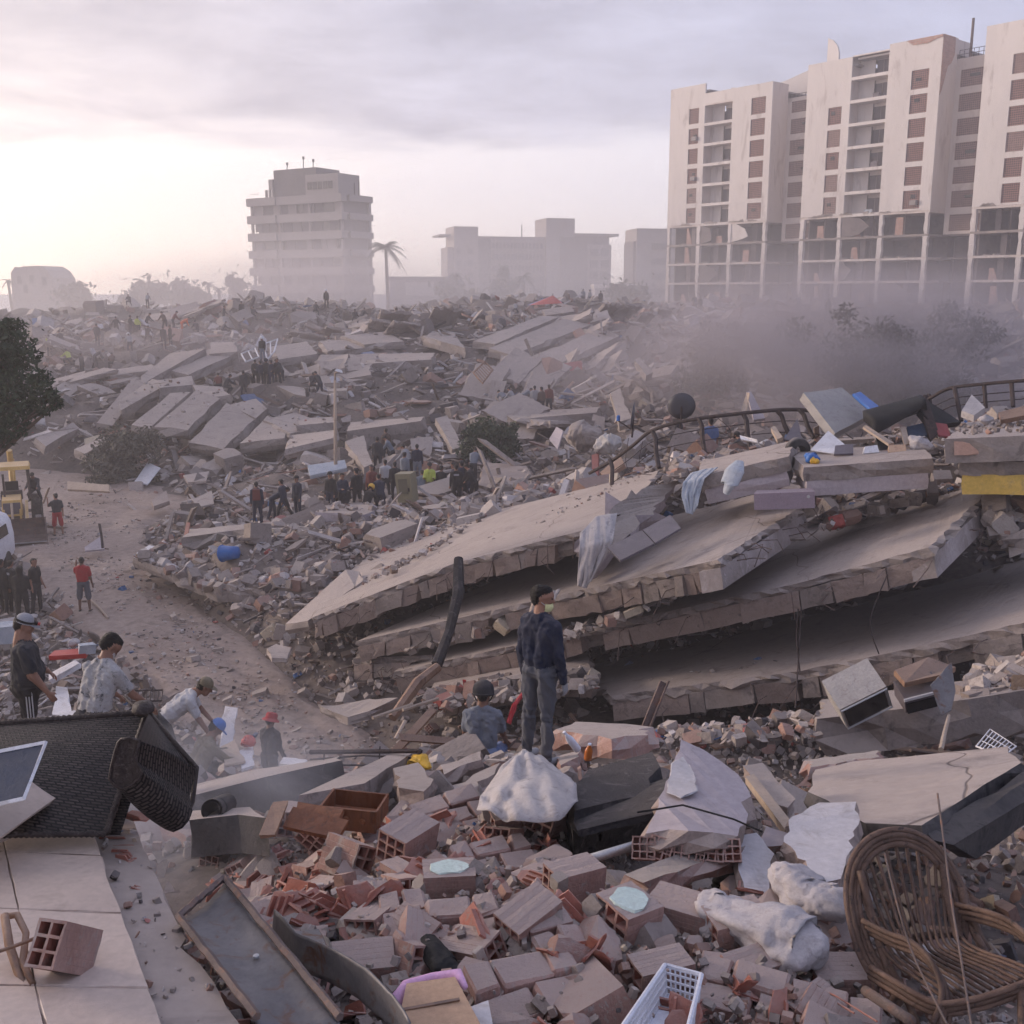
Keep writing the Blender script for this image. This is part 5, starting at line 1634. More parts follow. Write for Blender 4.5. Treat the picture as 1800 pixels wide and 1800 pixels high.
def cloth(name, c): return plain('wear_' + name, c, rough=.9, bump=.08, dust=.12)
for nme, c in dict(navy=(.012, .018, .042), black=(.012, .012, .014), dark=(.025, .026, .032), grey=(.16, .18, .22), jeans=(.095, .10, .12), white=(.50, .49, .50), red=(.38, .03, .035),
				   blue=(.09, .14, .28), brown=(.10, .065, .05), orange=(.62, .13, .03), lime=(.45, .52, .10), khaki=(.17, .14, .09), maroon=(.14, .035, .03), lightgrey=(.30, .30, .32), teal=(.05, .10, .11)).items():
	cloth(nme, c)
def put_person(me, loc, yaw, top, pants, label, group=None, shoes='wear_black', extra='wear_grey', skin='skin', hair='hair'):
	o = bpy.data.objects.new('person', me); COL.objects.link(o)
	o.location, o.rotation_euler = loc, (0, 0, yaw)
	ms = [MATS[skin], MATS[top], MATS[pants], MATS[hair], MATS[shoes], MATS[extra]]
	for sl, m in zip(o.material_slots, ms): sl.link = 'OBJECT'; sl.material = m
	return tag(o, label, 'person', group)
def acc(o, name, mb, m, smooth=True):
	c = mb.build(name, m if isinstance(m, list) else MATS[m], None, smooth=smooth, origin=None, shade_angle=40 if smooth else None)
	c.parent = o
	return c
def cap_on(o, inf, m, brim=True, name='cap', bm=None):
	mb = MB(); hc, R, s = inf['hc'], inf['Rh'], inf['s']
	mb.lathe([(.001, .128), (.05, .122), (.085, .095), (.104, .05), (.107, .022)][::-1], hc + R @ Vector((0, -.008, .008)), R, 18)
	if brim:
		n = 10
		top = [hc + R @ Vector((.085 * math.sin(a), .07 + .105 * math.cos(a) * 1.0, .034 - .012 * math.cos(a))) for a in [(-1.45 + 2.9 * i / n) for i in range(n + 1)]]
		top += [hc + R @ Vector((.08, .06, .040)), hc + R @ Vector((-.08, .06, .040))]
		mb.extrude(top, R @ Vector((0, 0, -.008)))
	return acc(o, name, mb, m)
def helmet_on(o, inf, m):
	mb = MB(); hc, R = inf['hc'], inf['Rh']
	mb.lathe([(.12, -.035), (.128, .0), (.128, .04), (.115, .085), (.085, .12), (.045, .142), (.001, .148)], hc + R @ Vector((0, -.01, .01)), R, 20)
	mb.lathe([(.12, -.035), (.134, -.028), (.134, -.018), (.128, -.01)], hc + R @ Vector((0, -.01, .012)), R, 20, cap=False)
	h = acc(o, 'helmet', mb, m)
	sb = MB()
	for sx in (-1, 1): sb.tube([hc + R @ Vector((sx * .115, -.01, -.02)), hc + R @ Vector((sx * .085, .01, -.08)), hc + R @ Vector((sx * .02, .03, -.13))], .008, 5)
	acc(o, 'chin_strap', sb, 'wear_black')
	return h
def hat_on(o, inf, m):
	mb = MB(); hc, R = inf['hc'], inf['Rh']
	mb.lathe([(.165, -.02), (.155, -.005), (.112, .03), (.108, .09), (.09, .125), (.001, .132)], hc + R @ Vector((0, -.005, .01)), R, 20)
	return acc(o, 'bucket_hat', mb, m)
def yaw_to(px): return 0
# ---- the standing man in the foreground
feet = P(948, 1345, 9.45)
me, inf = body_mesh('standing_man', 1.76, lean=.03, legs=((.02, .10, .05), (.0, .02, .03)), arms=((-.12, .13, .32), (.02, .16, .18)), head=(-.95, .10), vox=.011, glove=True)
o = put_person(me, feet, math.radians(-42), 'wear_navy', 'wear_jeans', 'man in navy sweater and dusty grey jeans standing with a yellow mask under his chin', shoes='wear_lightgrey', extra='wear_lightgrey')
hc, R = inf['hc'], inf['Rh']
mk = MB()
mk.grid(lambda u, v: hc + R @ Vector((math.sin((u - .5) * 2.6) * (.072 + .01 * math.sin(v * math.pi)), .012 + math.cos((u - .5) * 2.6) * (.088 + .012 * math.sin(v * math.pi)) , -.045 - .075 * v)), 12, 6)
mk2 = acc(o, 'face_mask', mk, 'mask_yellow')
ls_ = MB()
for sx in (-1, 1): ls_.tube([hc + R @ Vector((sx * .07, .035, -.055)), hc + R @ Vector((sx * .09, 0, -.03)), hc + R @ Vector((sx * .088, -.02, .0))], .003, 4)
acc(o, 'ear_loop', ls_, 'wear_white')
# ---- the seated man with a dark helmet
seat = P(848, 1362, 11.6)
me, inf = body_mesh('seated_man', 1.76, lean=.16, legs=((1.35, .22, 1.35), (1.35, .22, 1.35)), arms=((.35, .16, .5), (.35, .16, .5)), head=(.0, .12), vox=.012, sleeves=.5)
o = put_person(me, seat - Vector((0, 0, .34)), math.radians(-6), 'wear_grey', 'wear_blue', 'man in grey T-shirt and dark helmet sitting with his back turned')
helmet_on(o, inf, 'wear_dark')
# ---- the group at the left
ft = P(36, 1088, 11.6); ft.z -= 1.74
me, inf = body_mesh('heavy_man', 1.76, lean=.02, legs=((.05, .10, .06), (-.05, .10, .06)), arms=((.25, .22, .55), (.20, .22, .35)), head=(-.1, .38), vox=.011, sleeves=.55, bulk=1.55)
o = put_person(me, ft, math.radians(-62), 'wear_dark', 'wear_black', 'heavy man in dark T-shirt and grey cap with a headlamp at the left edge', shoes='wear_black')
cap_on(o, inf, 'wear_lightgrey')
hc, R = inf['hc'], inf['Rh']
hl = MB()
hl.lathe([(.109, .035), (.1095, .062)], hc + R @ Vector((0, -.008, .008)), R, 18, cap=False)
hl.box(hc + R @ Vector((0, .115, .055)), (.05, .035, .035), R)
acc(o, 'headlamp', hl, 'wear_black')
rl = MB(); rl.lathe([(.018, 0), (.02, .03), (.001, .031)], hc + R @ Vector((0, .13, .055)), R @ Matrix.Rotation(-math.pi / 2, 3, 'X'), 10); acc(o, 'lamp_lens', rl, 'red_plastic')
st = MB()
for q in (-.03, 0, .03):
	st.tube([Vector((.235, q, .93)) * 1.0, Vector((.235, q, .70)), Vector((.19, q, .45)), Vector((.18, q, .15))], .007, 4)
	st.tube([Vector((-.235, q, .93)), Vector((-.235, q, .70)), Vector((-.19, q, .45)), Vector((-.18, q, .15))], .007, 4)
acc(o, 'side_stripe', st, 'wear_white')
ft = P(152, 1162, 9.6); ft.z -= 1.50
me, inf = body_mesh('stained_man', 1.75, lean=.42, legs=((.35, .1, .5), (.15, .1, .4)), arms=((.55, .15, .3), (.5, .15, .3)), head=(-.35, .55), vox=.011, sleeves=.6)
mat('stained_shirt', (.30, .29, .29), (.40, .385, .38), (.025, .028, .034), 3.2, bump=.3, vary=0)
o = put_person(me, ft, math.radians(-28), 'stained_shirt', 'wear_dark', 'man in a pale shirt blotched with black stains bending behind the wicker sofa')
hc, R = inf['hc'], inf['Rh']
mk = MB(); mk.grid(lambda u, v: hc + R @ Vector((math.sin((u - .5) * 2.4) * .075, .015 + math.cos((u - .5) * 2.4) * .095, -.035 - .085 * v)), 10, 5); acc(o, 'face_mask', mk, 'wear_white')
ft = P(282, 1205, 13.6); ft.z -= 1.42
me, inf = body_mesh('white_shirt_man', 1.76, lean=.95, legs=((.25, .12, .35), (-.1, .12, .2)), arms=((.5, .1, .1), (.4, .1, .1)), head=(0, -.45), vox=.012, sleeves=.6)
o = put_person(me, ft, math.radians(-72), 'wear_white', 'wear_dark', 'man in a white shirt and cap bending forward beside the wicker sofa')
cap_on(o, inf, 'wear_khaki')
ft = P(470, 1256, 18.3); ft.z -= 1.70
me, inf = body_mesh('red_hat_person', 1.66, lean=.12, legs=((.15, .08, .3), (-.1, .08, .2)), arms=((.15, .12, .3), (.1, .12, .3)), head=(-.2, .25), vox=.014)
o = put_person(me, ft, math.radians(-25), 'wear_dark', 'wear_dark', 'person in dark long sleeves and a red bucket hat seen from behind')
hat_on(o, inf, 'wear_red')
ft = P(335, 1284, 13.2); ft.z -= 1.15
me, inf = body_mesh('blue_cap_person', 1.68, lean=.55, legs=((1.5, .25, 1.9), (1.2, .25, 2.0)), arms=((.7, .15, .5), (.7, .15, .5)), head=(-.3, .3), vox=.014)
o = put_person(me, ft, math.radians(-50), 'wear_khaki', 'wear_dark', 'crouching person in khaki with a bright blue cap below the bending man')
cap_on(o, inf, 'blue_plastic')

# ---- shared figures for the middle and far distance
POSE = {}
kw = dict(vox=.026, detail=False, smooth=2)
POSE['stand'] = body_mesh('figure_stand', legs=((.06, .08, .08), (-.06, .08, .08)), arms=((.1, .14, .3), (-.05, .14, .25)), **kw)
POSE['folded'] = body_mesh('figure_folded', legs=((.02, .10, .04), (.02, .1, .04)), arms=((.25, .16, 1.5), (.25, .16, 1.5)), head=(.3, .15), **kw)
POSE['hips'] = body_mesh('figure_hips', legs=((.02, .14, .04), (.02, .14, .04)), arms=((-.25, .55, 1.1), (-.25, .55, 1.1)), head=(-.3, .1), **kw)
POSE['bend'] = body_mesh('figure_bend', lean=1.05, legs=((.25, .12, .3), (-.1, .12, .25)), arms=((.35, .12, .2), (.2, .12, .2)), head=(0, .0), **kw)
POSE['stoop'] = body_mesh('figure_stoop', lean=.5, legs=((.3, .1, .45), (.0, .1, .3)), arms=((.6, .12, .3), (.5, .12, .4)), head=(.2, .3), **kw)
POSE['crouch'] = body_mesh('figure_crouch', lean=.5, legs=((1.5, .25, 2.0), (1.2, .25, 2.0)), arms=((.8, .15, .5), (.7, .15, .5)), head=(0, .3), **kw)
POSE['walk'] = body_mesh('figure_walk', lean=.12, legs=((.45, .06, .3), (-.35, .06, .35)), arms=((-.35, .12, .35), (.4, .12, .4)), **kw)
POSE['reach'] = body_mesh('figure_reach', lean=.1, legs=((.15, .1, .2), (-.1, .1, .15)), arms=((1.2, .15, .3), (.3, .15, .4)), head=(.2, 0), **kw)
POSE['shorts'] = body_mesh('figure_shorts', legs=((.03, .10, .05), (-.03, .10, .05)), arms=((.9, .25, 1.9), (.0, .2, .3)), head=(.3, .1), vox=.02, detail=False, smooth=2, sleeves=.5, trousers=.5)
POSE['hood'] = body_mesh('figure_hood', legs=((.05, .08, .08), (-.05, .08, .08)), arms=((.2, .1, .8), (.2, .1, .8)), hood=True, **kw)
POSE['tee'] = body_mesh('figure_tee', legs=((.05, .08, .08), (-.05, .08, .08)), arms=((.1, .14, .3), (-.05, .14, .25)), sleeves=.5, **kw)
PH = {'stand': 1, 'folded': 1, 'hips': 1, 'bend': .72, 'stoop': .88, 'crouch': .62, 'walk': .97, 'reach': .98, 'shorts': 1, 'hood': 1.02, 'tee': 1}
WORD = {'wear_black': 'black', 'wear_dark': 'dark', 'wear_navy': 'navy', 'wear_grey': 'grey', 'wear_white': 'white', 'wear_red': 'red', 'wear_blue': 'blue', 'wear_brown': 'brown', 'wear_orange': 'orange-vested',
		'wear_lime': 'lime-vested', 'wear_khaki': 'khaki', 'wear_maroon': 'maroon', 'wear_lightgrey': 'pale grey', 'wear_teal': 'teal', 'wear_jeans': 'denim'}
DOING = {'stand': 'standing', 'folded': 'with folded arms', 'hips': 'with hands on hips', 'bend': 'bending down', 'stoop': 'stooping', 'crouch': 'crouching', 'walk': 'walking', 'reach': 'reaching out', 'shorts': 'standing', 'hood': 'standing hooded', 'tee': 'standing'}
ORD = ['first', 'second', 'third', 'fourth', 'fifth', 'sixth', 'seventh', 'eighth', 'ninth', 'tenth', 'eleventh', 'twelfth', 'thirteenth', 'fourteenth', 'fifteenth', 'sixteenth', 'seventeenth', 'eighteenth', 'nineteenth', 'twentieth', 'twenty-first', 'twenty-second', 'twenty-third', 'twenty-fourth', 'twenty-fifth', 'twenty-sixth', 'twenty-seventh', 'twenty-eighth', 'twenty-ninth', 'thirtieth']
rp_ = random.Random(9)
def crowd(place, group, rows, snap=True):
	"""rows: (px, head_y, height_px of a standing figure there, pose, yaw deg, top, pants, accessory)"""
	rows = sorted(rows, key=lambda q: q[0])
	for i, (px, hy, hpx, pose, yw, top, pants, ac) in enumerate(rows):
		d = 1.72 * 1860 / hpx
		hgt = PH[pose] * 1.74
		if snap:                                   # the distance at which the feet stand on the land
			best = None
			for q in range(-18, 13):
				dd = d * (1 + q / 100)
				p = P(px, hy, dd); e = abs(p.z - hgt - H1(p.x, p.y) - .06) + .01 * abs(q)
				if best is None or e < best[0]: best = (e, dd)
			d = best[1]
		p = P(px, hy, d)
		z = p.z - hgt
		if snap: z = max(z, H1(p.x, p.y) - .25)
		tw = WORD.get(top, 'plainly')
		o = put_person(POSE[pose][0], (p.x, p.y, z), math.radians(yw), top, pants, f'{tw}-clad person {DOING[pose]}, {ORD[i]} from the left {place}'.replace('-vested-clad', '-vested'), group)
		inf = POSE[pose][1]
		if ac == 'yellow': helmet_on(o, inf, 'yellow_plastic')
		elif ac == 'white': helmet_on(o, inf, 'white_paint')
		elif ac == 'dark': helmet_on(o, inf, 'wear_dark')
		elif ac == 'cap': cap_on(o, inf, 'wear_black')
		elif ac == 'pack':
			mb = MB(); c = inf['T'](0, -.17, .33); mb.box(c, (.30, .15, .42), Matrix.Rotation(.05, 3, 'X'), taper=.85); acc(o, 'backpack', mb, 'wear_maroon', False)
		elif ac == 'mark':
			mb = MB(); c = inf['T'](0, -.128, .40); mb.box(c, (.20, .012, .07)); acc(o, 'back_patch', mb, 'wear_lightgrey', False)
n, b_, dk, gy, wt, rd, bl_ = 'wear_navy', 'wear_black', 'wear_dark', 'wear_grey', 'wear_white', 'wear_red', 'wear_blue'
crowd('on the near slab edge', 'uniformed people on the slab edge', [
	(450, 847, 72, 'stand', 10, n, n, 'pack'), (477, 862, 72, 'bend', -80, n, n, None), (497, 843, 72, 'walk', 70, n, b_, None), (521, 837, 75, 'stand', 150, n, n, 'cap')])
crowd('in the crowd by the olive cabinet', 'crowd round the olive cabinet', [
	(580, 830, 66, 'stand', 160, b_, n, 'cap'), (601, 832, 66, 'folded', -140, n, b_, None), (590, 850, 66, 'crouch', 40, b_, b_, None), (606, 862, 66, 'crouch', 10, b_, b_, 'yellow'), (626, 824, 66, 'stand', 40, b_, b_, 'cap'),
	(640, 826, 66, 'stoop', -60, n, b_, 'dark'), (653, 818, 66, 'stand', 170, 'wear_maroon', b_, None), (643, 862, 66, 'crouch', -30, b_, b_, 'yellow'), (668, 846, 66, 'stoop', 20, n, n, None), (694, 812, 66, 'stand', 0, b_, b_, None),
	(677, 808, 62, 'tee', 20, wt, dk, None), (711, 795, 60, 'stand', -30, gy, dk, None), (719, 786, 60, 'stoop', 60, 'wear_lightgrey', dk, None), (733, 781, 60, 'stand', 5, n, gy, None), (741, 845, 66, 'stoop', 0, gy, b_, None),
	(755, 814, 66, 'folded', 175, 'wear_lime', 'wear_khaki', 'cap'), (776, 828, 66, 'stand', -20, b_, b_, None), (802, 828, 66, 'stand', 5, b_, b_, 'mark'), (811, 812, 64, 'stand', 30, n, b_, 'cap'), (821, 810, 64, 'stand', -40, b_, n, 'cap'),
	(834, 824, 66, 'stoop', 60, b_, b_, None), (797, 822, 64, 'stand', 90, n, b_, None), (764, 836, 66, 'crouch', 60, b_, b_, None), (663, 768, 60, 'stand', 0, dk, dk, None), (678, 753, 60, 'stand', 40, 'wear_brown', dk, None), (689, 770, 60, 'stoop', 90, gy, dk, None), (831, 792, 60, 'stoop', -20, gy, dk, None)])
crowd('beside the white van', 'people beside the white van', [
	(0, 984, 92, 'stand', -20, b_, b_, None), (17, 985, 92, 'folded', -30, b_, b_, 'mark'), (33, 994, 92, 'hood', 10, b_, b_, None), (58, 982, 92, 'tee', -100, b_, dk, None)])
crowd('by the loader bucket', 'people by the loader', [(97, 868, 82, 'shorts', 40, dk, rd, None)])
crowd('alone on the dirt road', 'people on the dirt road', [(142, 980, 97, 'shorts', 8, rd, 'wear_jeans', None)])
bag = MB(); c = P(142, 1010, 1.72 * 1860 / 97)
bag.box(c + Vector((.12, -.14, -.17)), (.24, .10, .26), M3(0, .1, .1)); bag.tube([c + Vector((.16, -.15, -.08)), c + Vector((-.03, -.16, .12)), c + Vector((-.13, -.10, .28))], .016, 5)
tag(bag.build('shoulder_bag', MATS['wear_black']), 'black shoulder bag hanging on the back of the red-shirted man', 'bag')
crowd('behind the bent railing', 'people behind the railing', [
	(1193, 746, 100, 'tee', -20, dk, dk, 'dark'), (1250, 735, 100, 'tee', 5, bl_, 'wear_jeans', None), (1291, 782, 96, 'crouch', -30, b_, b_, None), (1309, 771, 96, 'crouch', 30, dk, dk, 'cap'), (1325, 772, 96, 'bend', -100, wt, dk, None)], snap=False)
crowd('below the window frames', 'workers below the window frames', [
	(427, 652, 50, 'stand', 10, dk, dk, None), (448, 632, 50, 'stand', 0, b_, b_, None), (457, 634, 50, 'folded', 40, n, b_, None), (467, 631, 50, 'stand', -20, b_, b_, 'dark'), (476, 633, 50, 'stand', 60, n, n, None), (487, 630, 50, 'stand', 170, b_, b_, None), (495, 634, 50, 'stoop', 90, dk, dk, None),
	(384, 661, 48, 'crouch', 20, 'wear_maroon', dk, None), (395, 663, 48, 'crouch', -60, dk, dk, None), (460, 592, 46, 'stand', 170, b_, gy, 'white'), (440, 655, 48, 'bend', 60, b_, b_, None), (549, 660, 46, 'crouch', 0, dk, dk, None), (562, 656, 46, 'stoop', 60, dk, n, None)])
crowd('on the left crest', 'workers on the left crest', [
	(85, 588, 38, 'stand', 40, 'wear_lime', dk, None), (108, 583, 38, 'stoop', 60, dk, dk, None), (133, 590, 38, 'crouch', 0, dk, dk, None), (121, 617, 40, 'crouch', 60, 'wear_lime', dk, None), (142, 620, 44, 'stand', -30, dk, dk, None), (166, 617, 44, 'bend', -70, dk, dk, None),
	(196, 624, 44, 'crouch', 20, 'wear_brown', dk, None), (169, 569, 37, 'stand', 0, dk, dk, None), (203, 556, 37, 'hips', 10, b_, dk, None), (228, 554, 37, 'stand', -40, dk, dk, None), (241, 555, 37, 'stand', 20, 'wear_lime', dk, None), (256, 552, 37, 'stoop', -90, dk, dk, None),
	(227, 588, 37, 'stoop', 30, 'wear_lightgrey', dk, 'white'), (258, 576, 37, 'crouch', 0, b_, dk, None), (289, 550, 36, 'stoop', 60, 'wear_brown', dk, None), (303, 549, 36, 'stoop', -60, 'wear_maroon', dk, None), (319, 560, 37, 'bend', -60, 'wear_orange', 'wear_orange', None), (286, 573, 37, 'stand', 0, b_, b_, None),
	(298, 571, 37, 'stand', 90, b_, b_, None), (311, 582, 38, 'crouch', 0, 'wear_lightgrey', dk, 'white'), (346, 567, 36, 'crouch', 40, dk, dk, None), (390, 568, 36, 'crouch', -60, dk, dk, None), (392, 537, 34, 'walk', -60, dk, dk, None), (424, 529, 35, 'stand', 20, dk, dk, None), (444, 542, 34, 'crouch', 0, dk, dk, None), (435, 562, 37, 'crouch', 70, bl_, dk, None)])
crowd('on the skyline', 'people on the skyline', [
	(227, 520, 30, 'crouch', 40, dk, dk, None), (258, 517, 30, 'stoop', 0, gy, dk, None), (554, 534, 34, 'crouch', 0, dk, dk, None), (573, 509, 35, 'stand', 10, b_, b_, 'white'), (597, 540, 34, 'crouch', 60, 'wear_brown', dk, None), (623, 547, 34, 'crouch', 0, dk, dk, None), (636, 544, 34, 'crouch', -40, dk, dk, None),
	(803, 537, 34, 'stand', 0, dk, dk, None), (832, 543, 33, 'stand', 60, dk, dk, None), (906, 533, 32, 'crouch', 0, 'wear_lightgrey', dk, None), (998, 521, 30, 'crouch', 30, 'wear_maroon', dk, None), (1025, 508, 30, 'stand', 0, gy, dk, None), (1037, 509, 30, 'stand', 50, 'wear_lightgrey', dk, None), (1056, 511, 30, 'stand', 20, b_, b_, None),
	(1222, 520, 30, 'stoop', 0, dk, dk, None), (1231, 521, 30, 'stand', 0, dk, dk, None), (1243, 522, 30, 'stoop', 40, 'wear_maroon', dk, None), (1457, 524, 38, 'stand', 20, 'wear_khaki', 'wear_khaki', None), (1405, 520, 36, 'stoop', 20, 'wear_lightgrey', dk, None)])
crowd('in mid-field', 'figures in the middle of the field', [
	(888, 690, 46, 'bend', 40, gy, dk, None), (903, 684, 46, 'stoop', 60, 'wear_lightgrey', dk, None), (918, 686, 46, 'bend', -60, gy, dk, None), (940, 678, 46, 'stand', 0, 'wear_lightgrey', gy, None), (952, 680, 46, 'stand', 40, 'wear_brown', dk, None), (965, 676, 46, 'stand', 0, 'wear_maroon', dk, None)])

# ------------------------------------------------------------ the foreground heap
def GP(px, py, lift=0.0, d0=2.2, d1=150.0):
	"""where the sight line through a spot of the photograph meets the land"""
	r = ray(px, py)
	ds = d0 * (d1 / d0) ** np.linspace(0, 1, 160)
	xs, zs = r.x / r.y * ds, CAM_Z + r.z / r.y * ds
	hs = Hs(xs, ds)
	k = np.nonzero(zs <= hs)[0]
	i = int(k[0]) if len(k) else len(ds) - 1
	if i == 0: return Vector((xs[0], ds[0], hs[0] + lift))
	a, b = zs[i - 1] - hs[i - 1], zs[i] - hs[i]
	t = a / (a - b) if a != b else 0
	d = ds[i - 1] + (ds[i] - ds[i - 1]) * t
	return Vector((r.x / r.y * d, d, CAM_Z + r.z / r.y * d + lift))

def brick_verts(nw, nh, L=.28, Wd=.19, Hh=.15, wall=.011, depth=.12, r=None):
	mb = MB()
	def brk(n, tot):
		hole = (tot - wall * (n + 1)) / n
		out = [-tot / 2]
		for i in range(n): out += [out[-1] + wall, out[-1] + wall + hole]
		return out + [tot / 2]
	ys, zs = brk(nw, Wd), brk(nh, Hh)
	for sx in (-1, 1):
		x = sx * L / 2
		for i in range(len(ys) - 1):
			for j in range(len(zs) - 1):
				q = [(x, ys[i], zs[j]), (x, ys[i + 1], zs[j]), (x, ys[i + 1], zs[j + 1]), (x, ys[i], zs[j + 1])]
				if i % 2 and j % 2:
					b = [(x - sx * depth, p[1], p[2]) for p in q]
					mb.add(q + b, [(0, 1, 5, 4), (1, 2, 6, 5), (2, 3, 7, 6), (3, 0, 4, 7)], 1)
					mb.add(b, [(0, 1, 2, 3)], 2)
				else:
					mb.add(q, [(0, 1, 2, 3)], 0)
	h = L / 2
	# ribbed long faces: shallow grooves
	for (ax, sg, span, off) in (('z', 1, Wd, Hh / 2), ('z', -1, Wd, Hh / 2), ('y', 1, Hh, Wd / 2), ('y', -1, Hh, Wd / 2)):
		n = 6
		for i in range(n):
			a, b = -span / 2 + span * i / n, -span / 2 + span * (i + 1) / n
			g_ = .0012
			for (u0, u1, o0, o1) in ((a, a + (b - a) * .8, off, off), (a + (b - a) * .8, a + (b - a) * .9, off, off - (g_ if i < n - 1 else 0)), (a + (b - a) * .9, b, off - (g_ if i < n - 1 else 0), off)):
				if ax == 'z': vs = [(-h, u0, sg * o0), (h, u0, sg * o0), (h, u1, sg * o1), (-h, u1, sg * o1)]
				else: vs = [(-h, sg * o0, u0), (h, sg * o0, u0), (h, sg * o1, u1), (-h, sg * o1, u1)]
				mb.add(vs, [(0, 1, 2, 3)], 0)
	for v in mb.v:
		q = v * 23.0; v += Vector((noise.noise(q), noise.noise(q + Vector((7, 0, 0))), noise.noise(q + Vector((0, 9, 0))))) * .0045
	return mb
def mesh_only(mb, name, mats):
	o = mb.build(name, mats, None, origin=None, recalc=False)
	me = o.data
	bpy.data.objects.remove(o)
	return me
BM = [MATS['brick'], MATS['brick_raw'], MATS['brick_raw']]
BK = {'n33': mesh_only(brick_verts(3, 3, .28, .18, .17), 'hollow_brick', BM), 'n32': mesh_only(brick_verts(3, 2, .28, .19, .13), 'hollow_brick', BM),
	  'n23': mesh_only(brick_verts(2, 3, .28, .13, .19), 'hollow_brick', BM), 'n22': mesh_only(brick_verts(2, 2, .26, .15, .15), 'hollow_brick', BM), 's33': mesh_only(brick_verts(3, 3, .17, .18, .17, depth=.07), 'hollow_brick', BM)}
rb = random.Random(19)
MORT = [shape_mesh('mortar_lump', s_, MATS['mortar']) for s_ in SH_CHUNK[:6]]
def brick(px, py, kind, yaw, pitch, roll, label, lift=.07, mortar=0, mint=False, sc=1.0, group=None):
	p = GP(px, py, lift)
	o = bpy.data.objects.new('hollow_brick', BK[kind]); COL.objects.link(o)
	o.location = p
	o.rotation_euler = (0, 0, 0) if isinstance(yaw, tuple) else (math.radians(roll), math.radians(pitch), math.radians(yaw)); o.scale = (sc,) * 3
	if isinstance(yaw, tuple): o.rotation_euler = frame(yaw, pitch if isinstance(pitch, tuple) else (0, 0, 1)).to_euler()
	tag(o, label, 'brick', group)
	dims = {'n33': (.28, .18, .17), 'n32': (.28, .19, .13), 'n23': (.28, .13, .19), 'n22': (.26, .15, .15), 's33': (.17, .18, .17)}[kind]
	for q in range(mortar):
		m = bpy.data.objects.new('mortar', rb.choice(MORT)); COL.objects.link(m); m.parent = o
		s_ = rb.uniform(.05, .09)
		m.location = (rb.uniform(-.5, .5) * dims[0], rb.choice((-.5, .5)) * dims[1], rb.uniform(-.5, .5) * dims[2]) if rb.random() < .5 else (rb.choice((-.5, .5)) * dims[0], rb.uniform(-.4, .4) * dims[1], rb.uniform(-.4, .4) * dims[2])
		m.rotation_euler = (rb.uniform(0, 6), rb.uniform(0, 6), rb.uniform(0, 6)); m.scale = (s_, s_, s_)
	if mint:
		mb = MB(); pts = [Vector((math.cos(a) * dims[0] * .46 * rb.uniform(.75, 1), math.sin(a) * dims[1] * .46 * rb.uniform(.75, 1), dims[2] / 2 + .008)) for a in [k * 2 * math.pi / 12 for k in range(12)]]
		jag_slab(mb, pts, .012, .006, .03, rb)
		c = mb.build('plaster_coat', MATS[mint], None, origin=None); c.parent = o
	return o
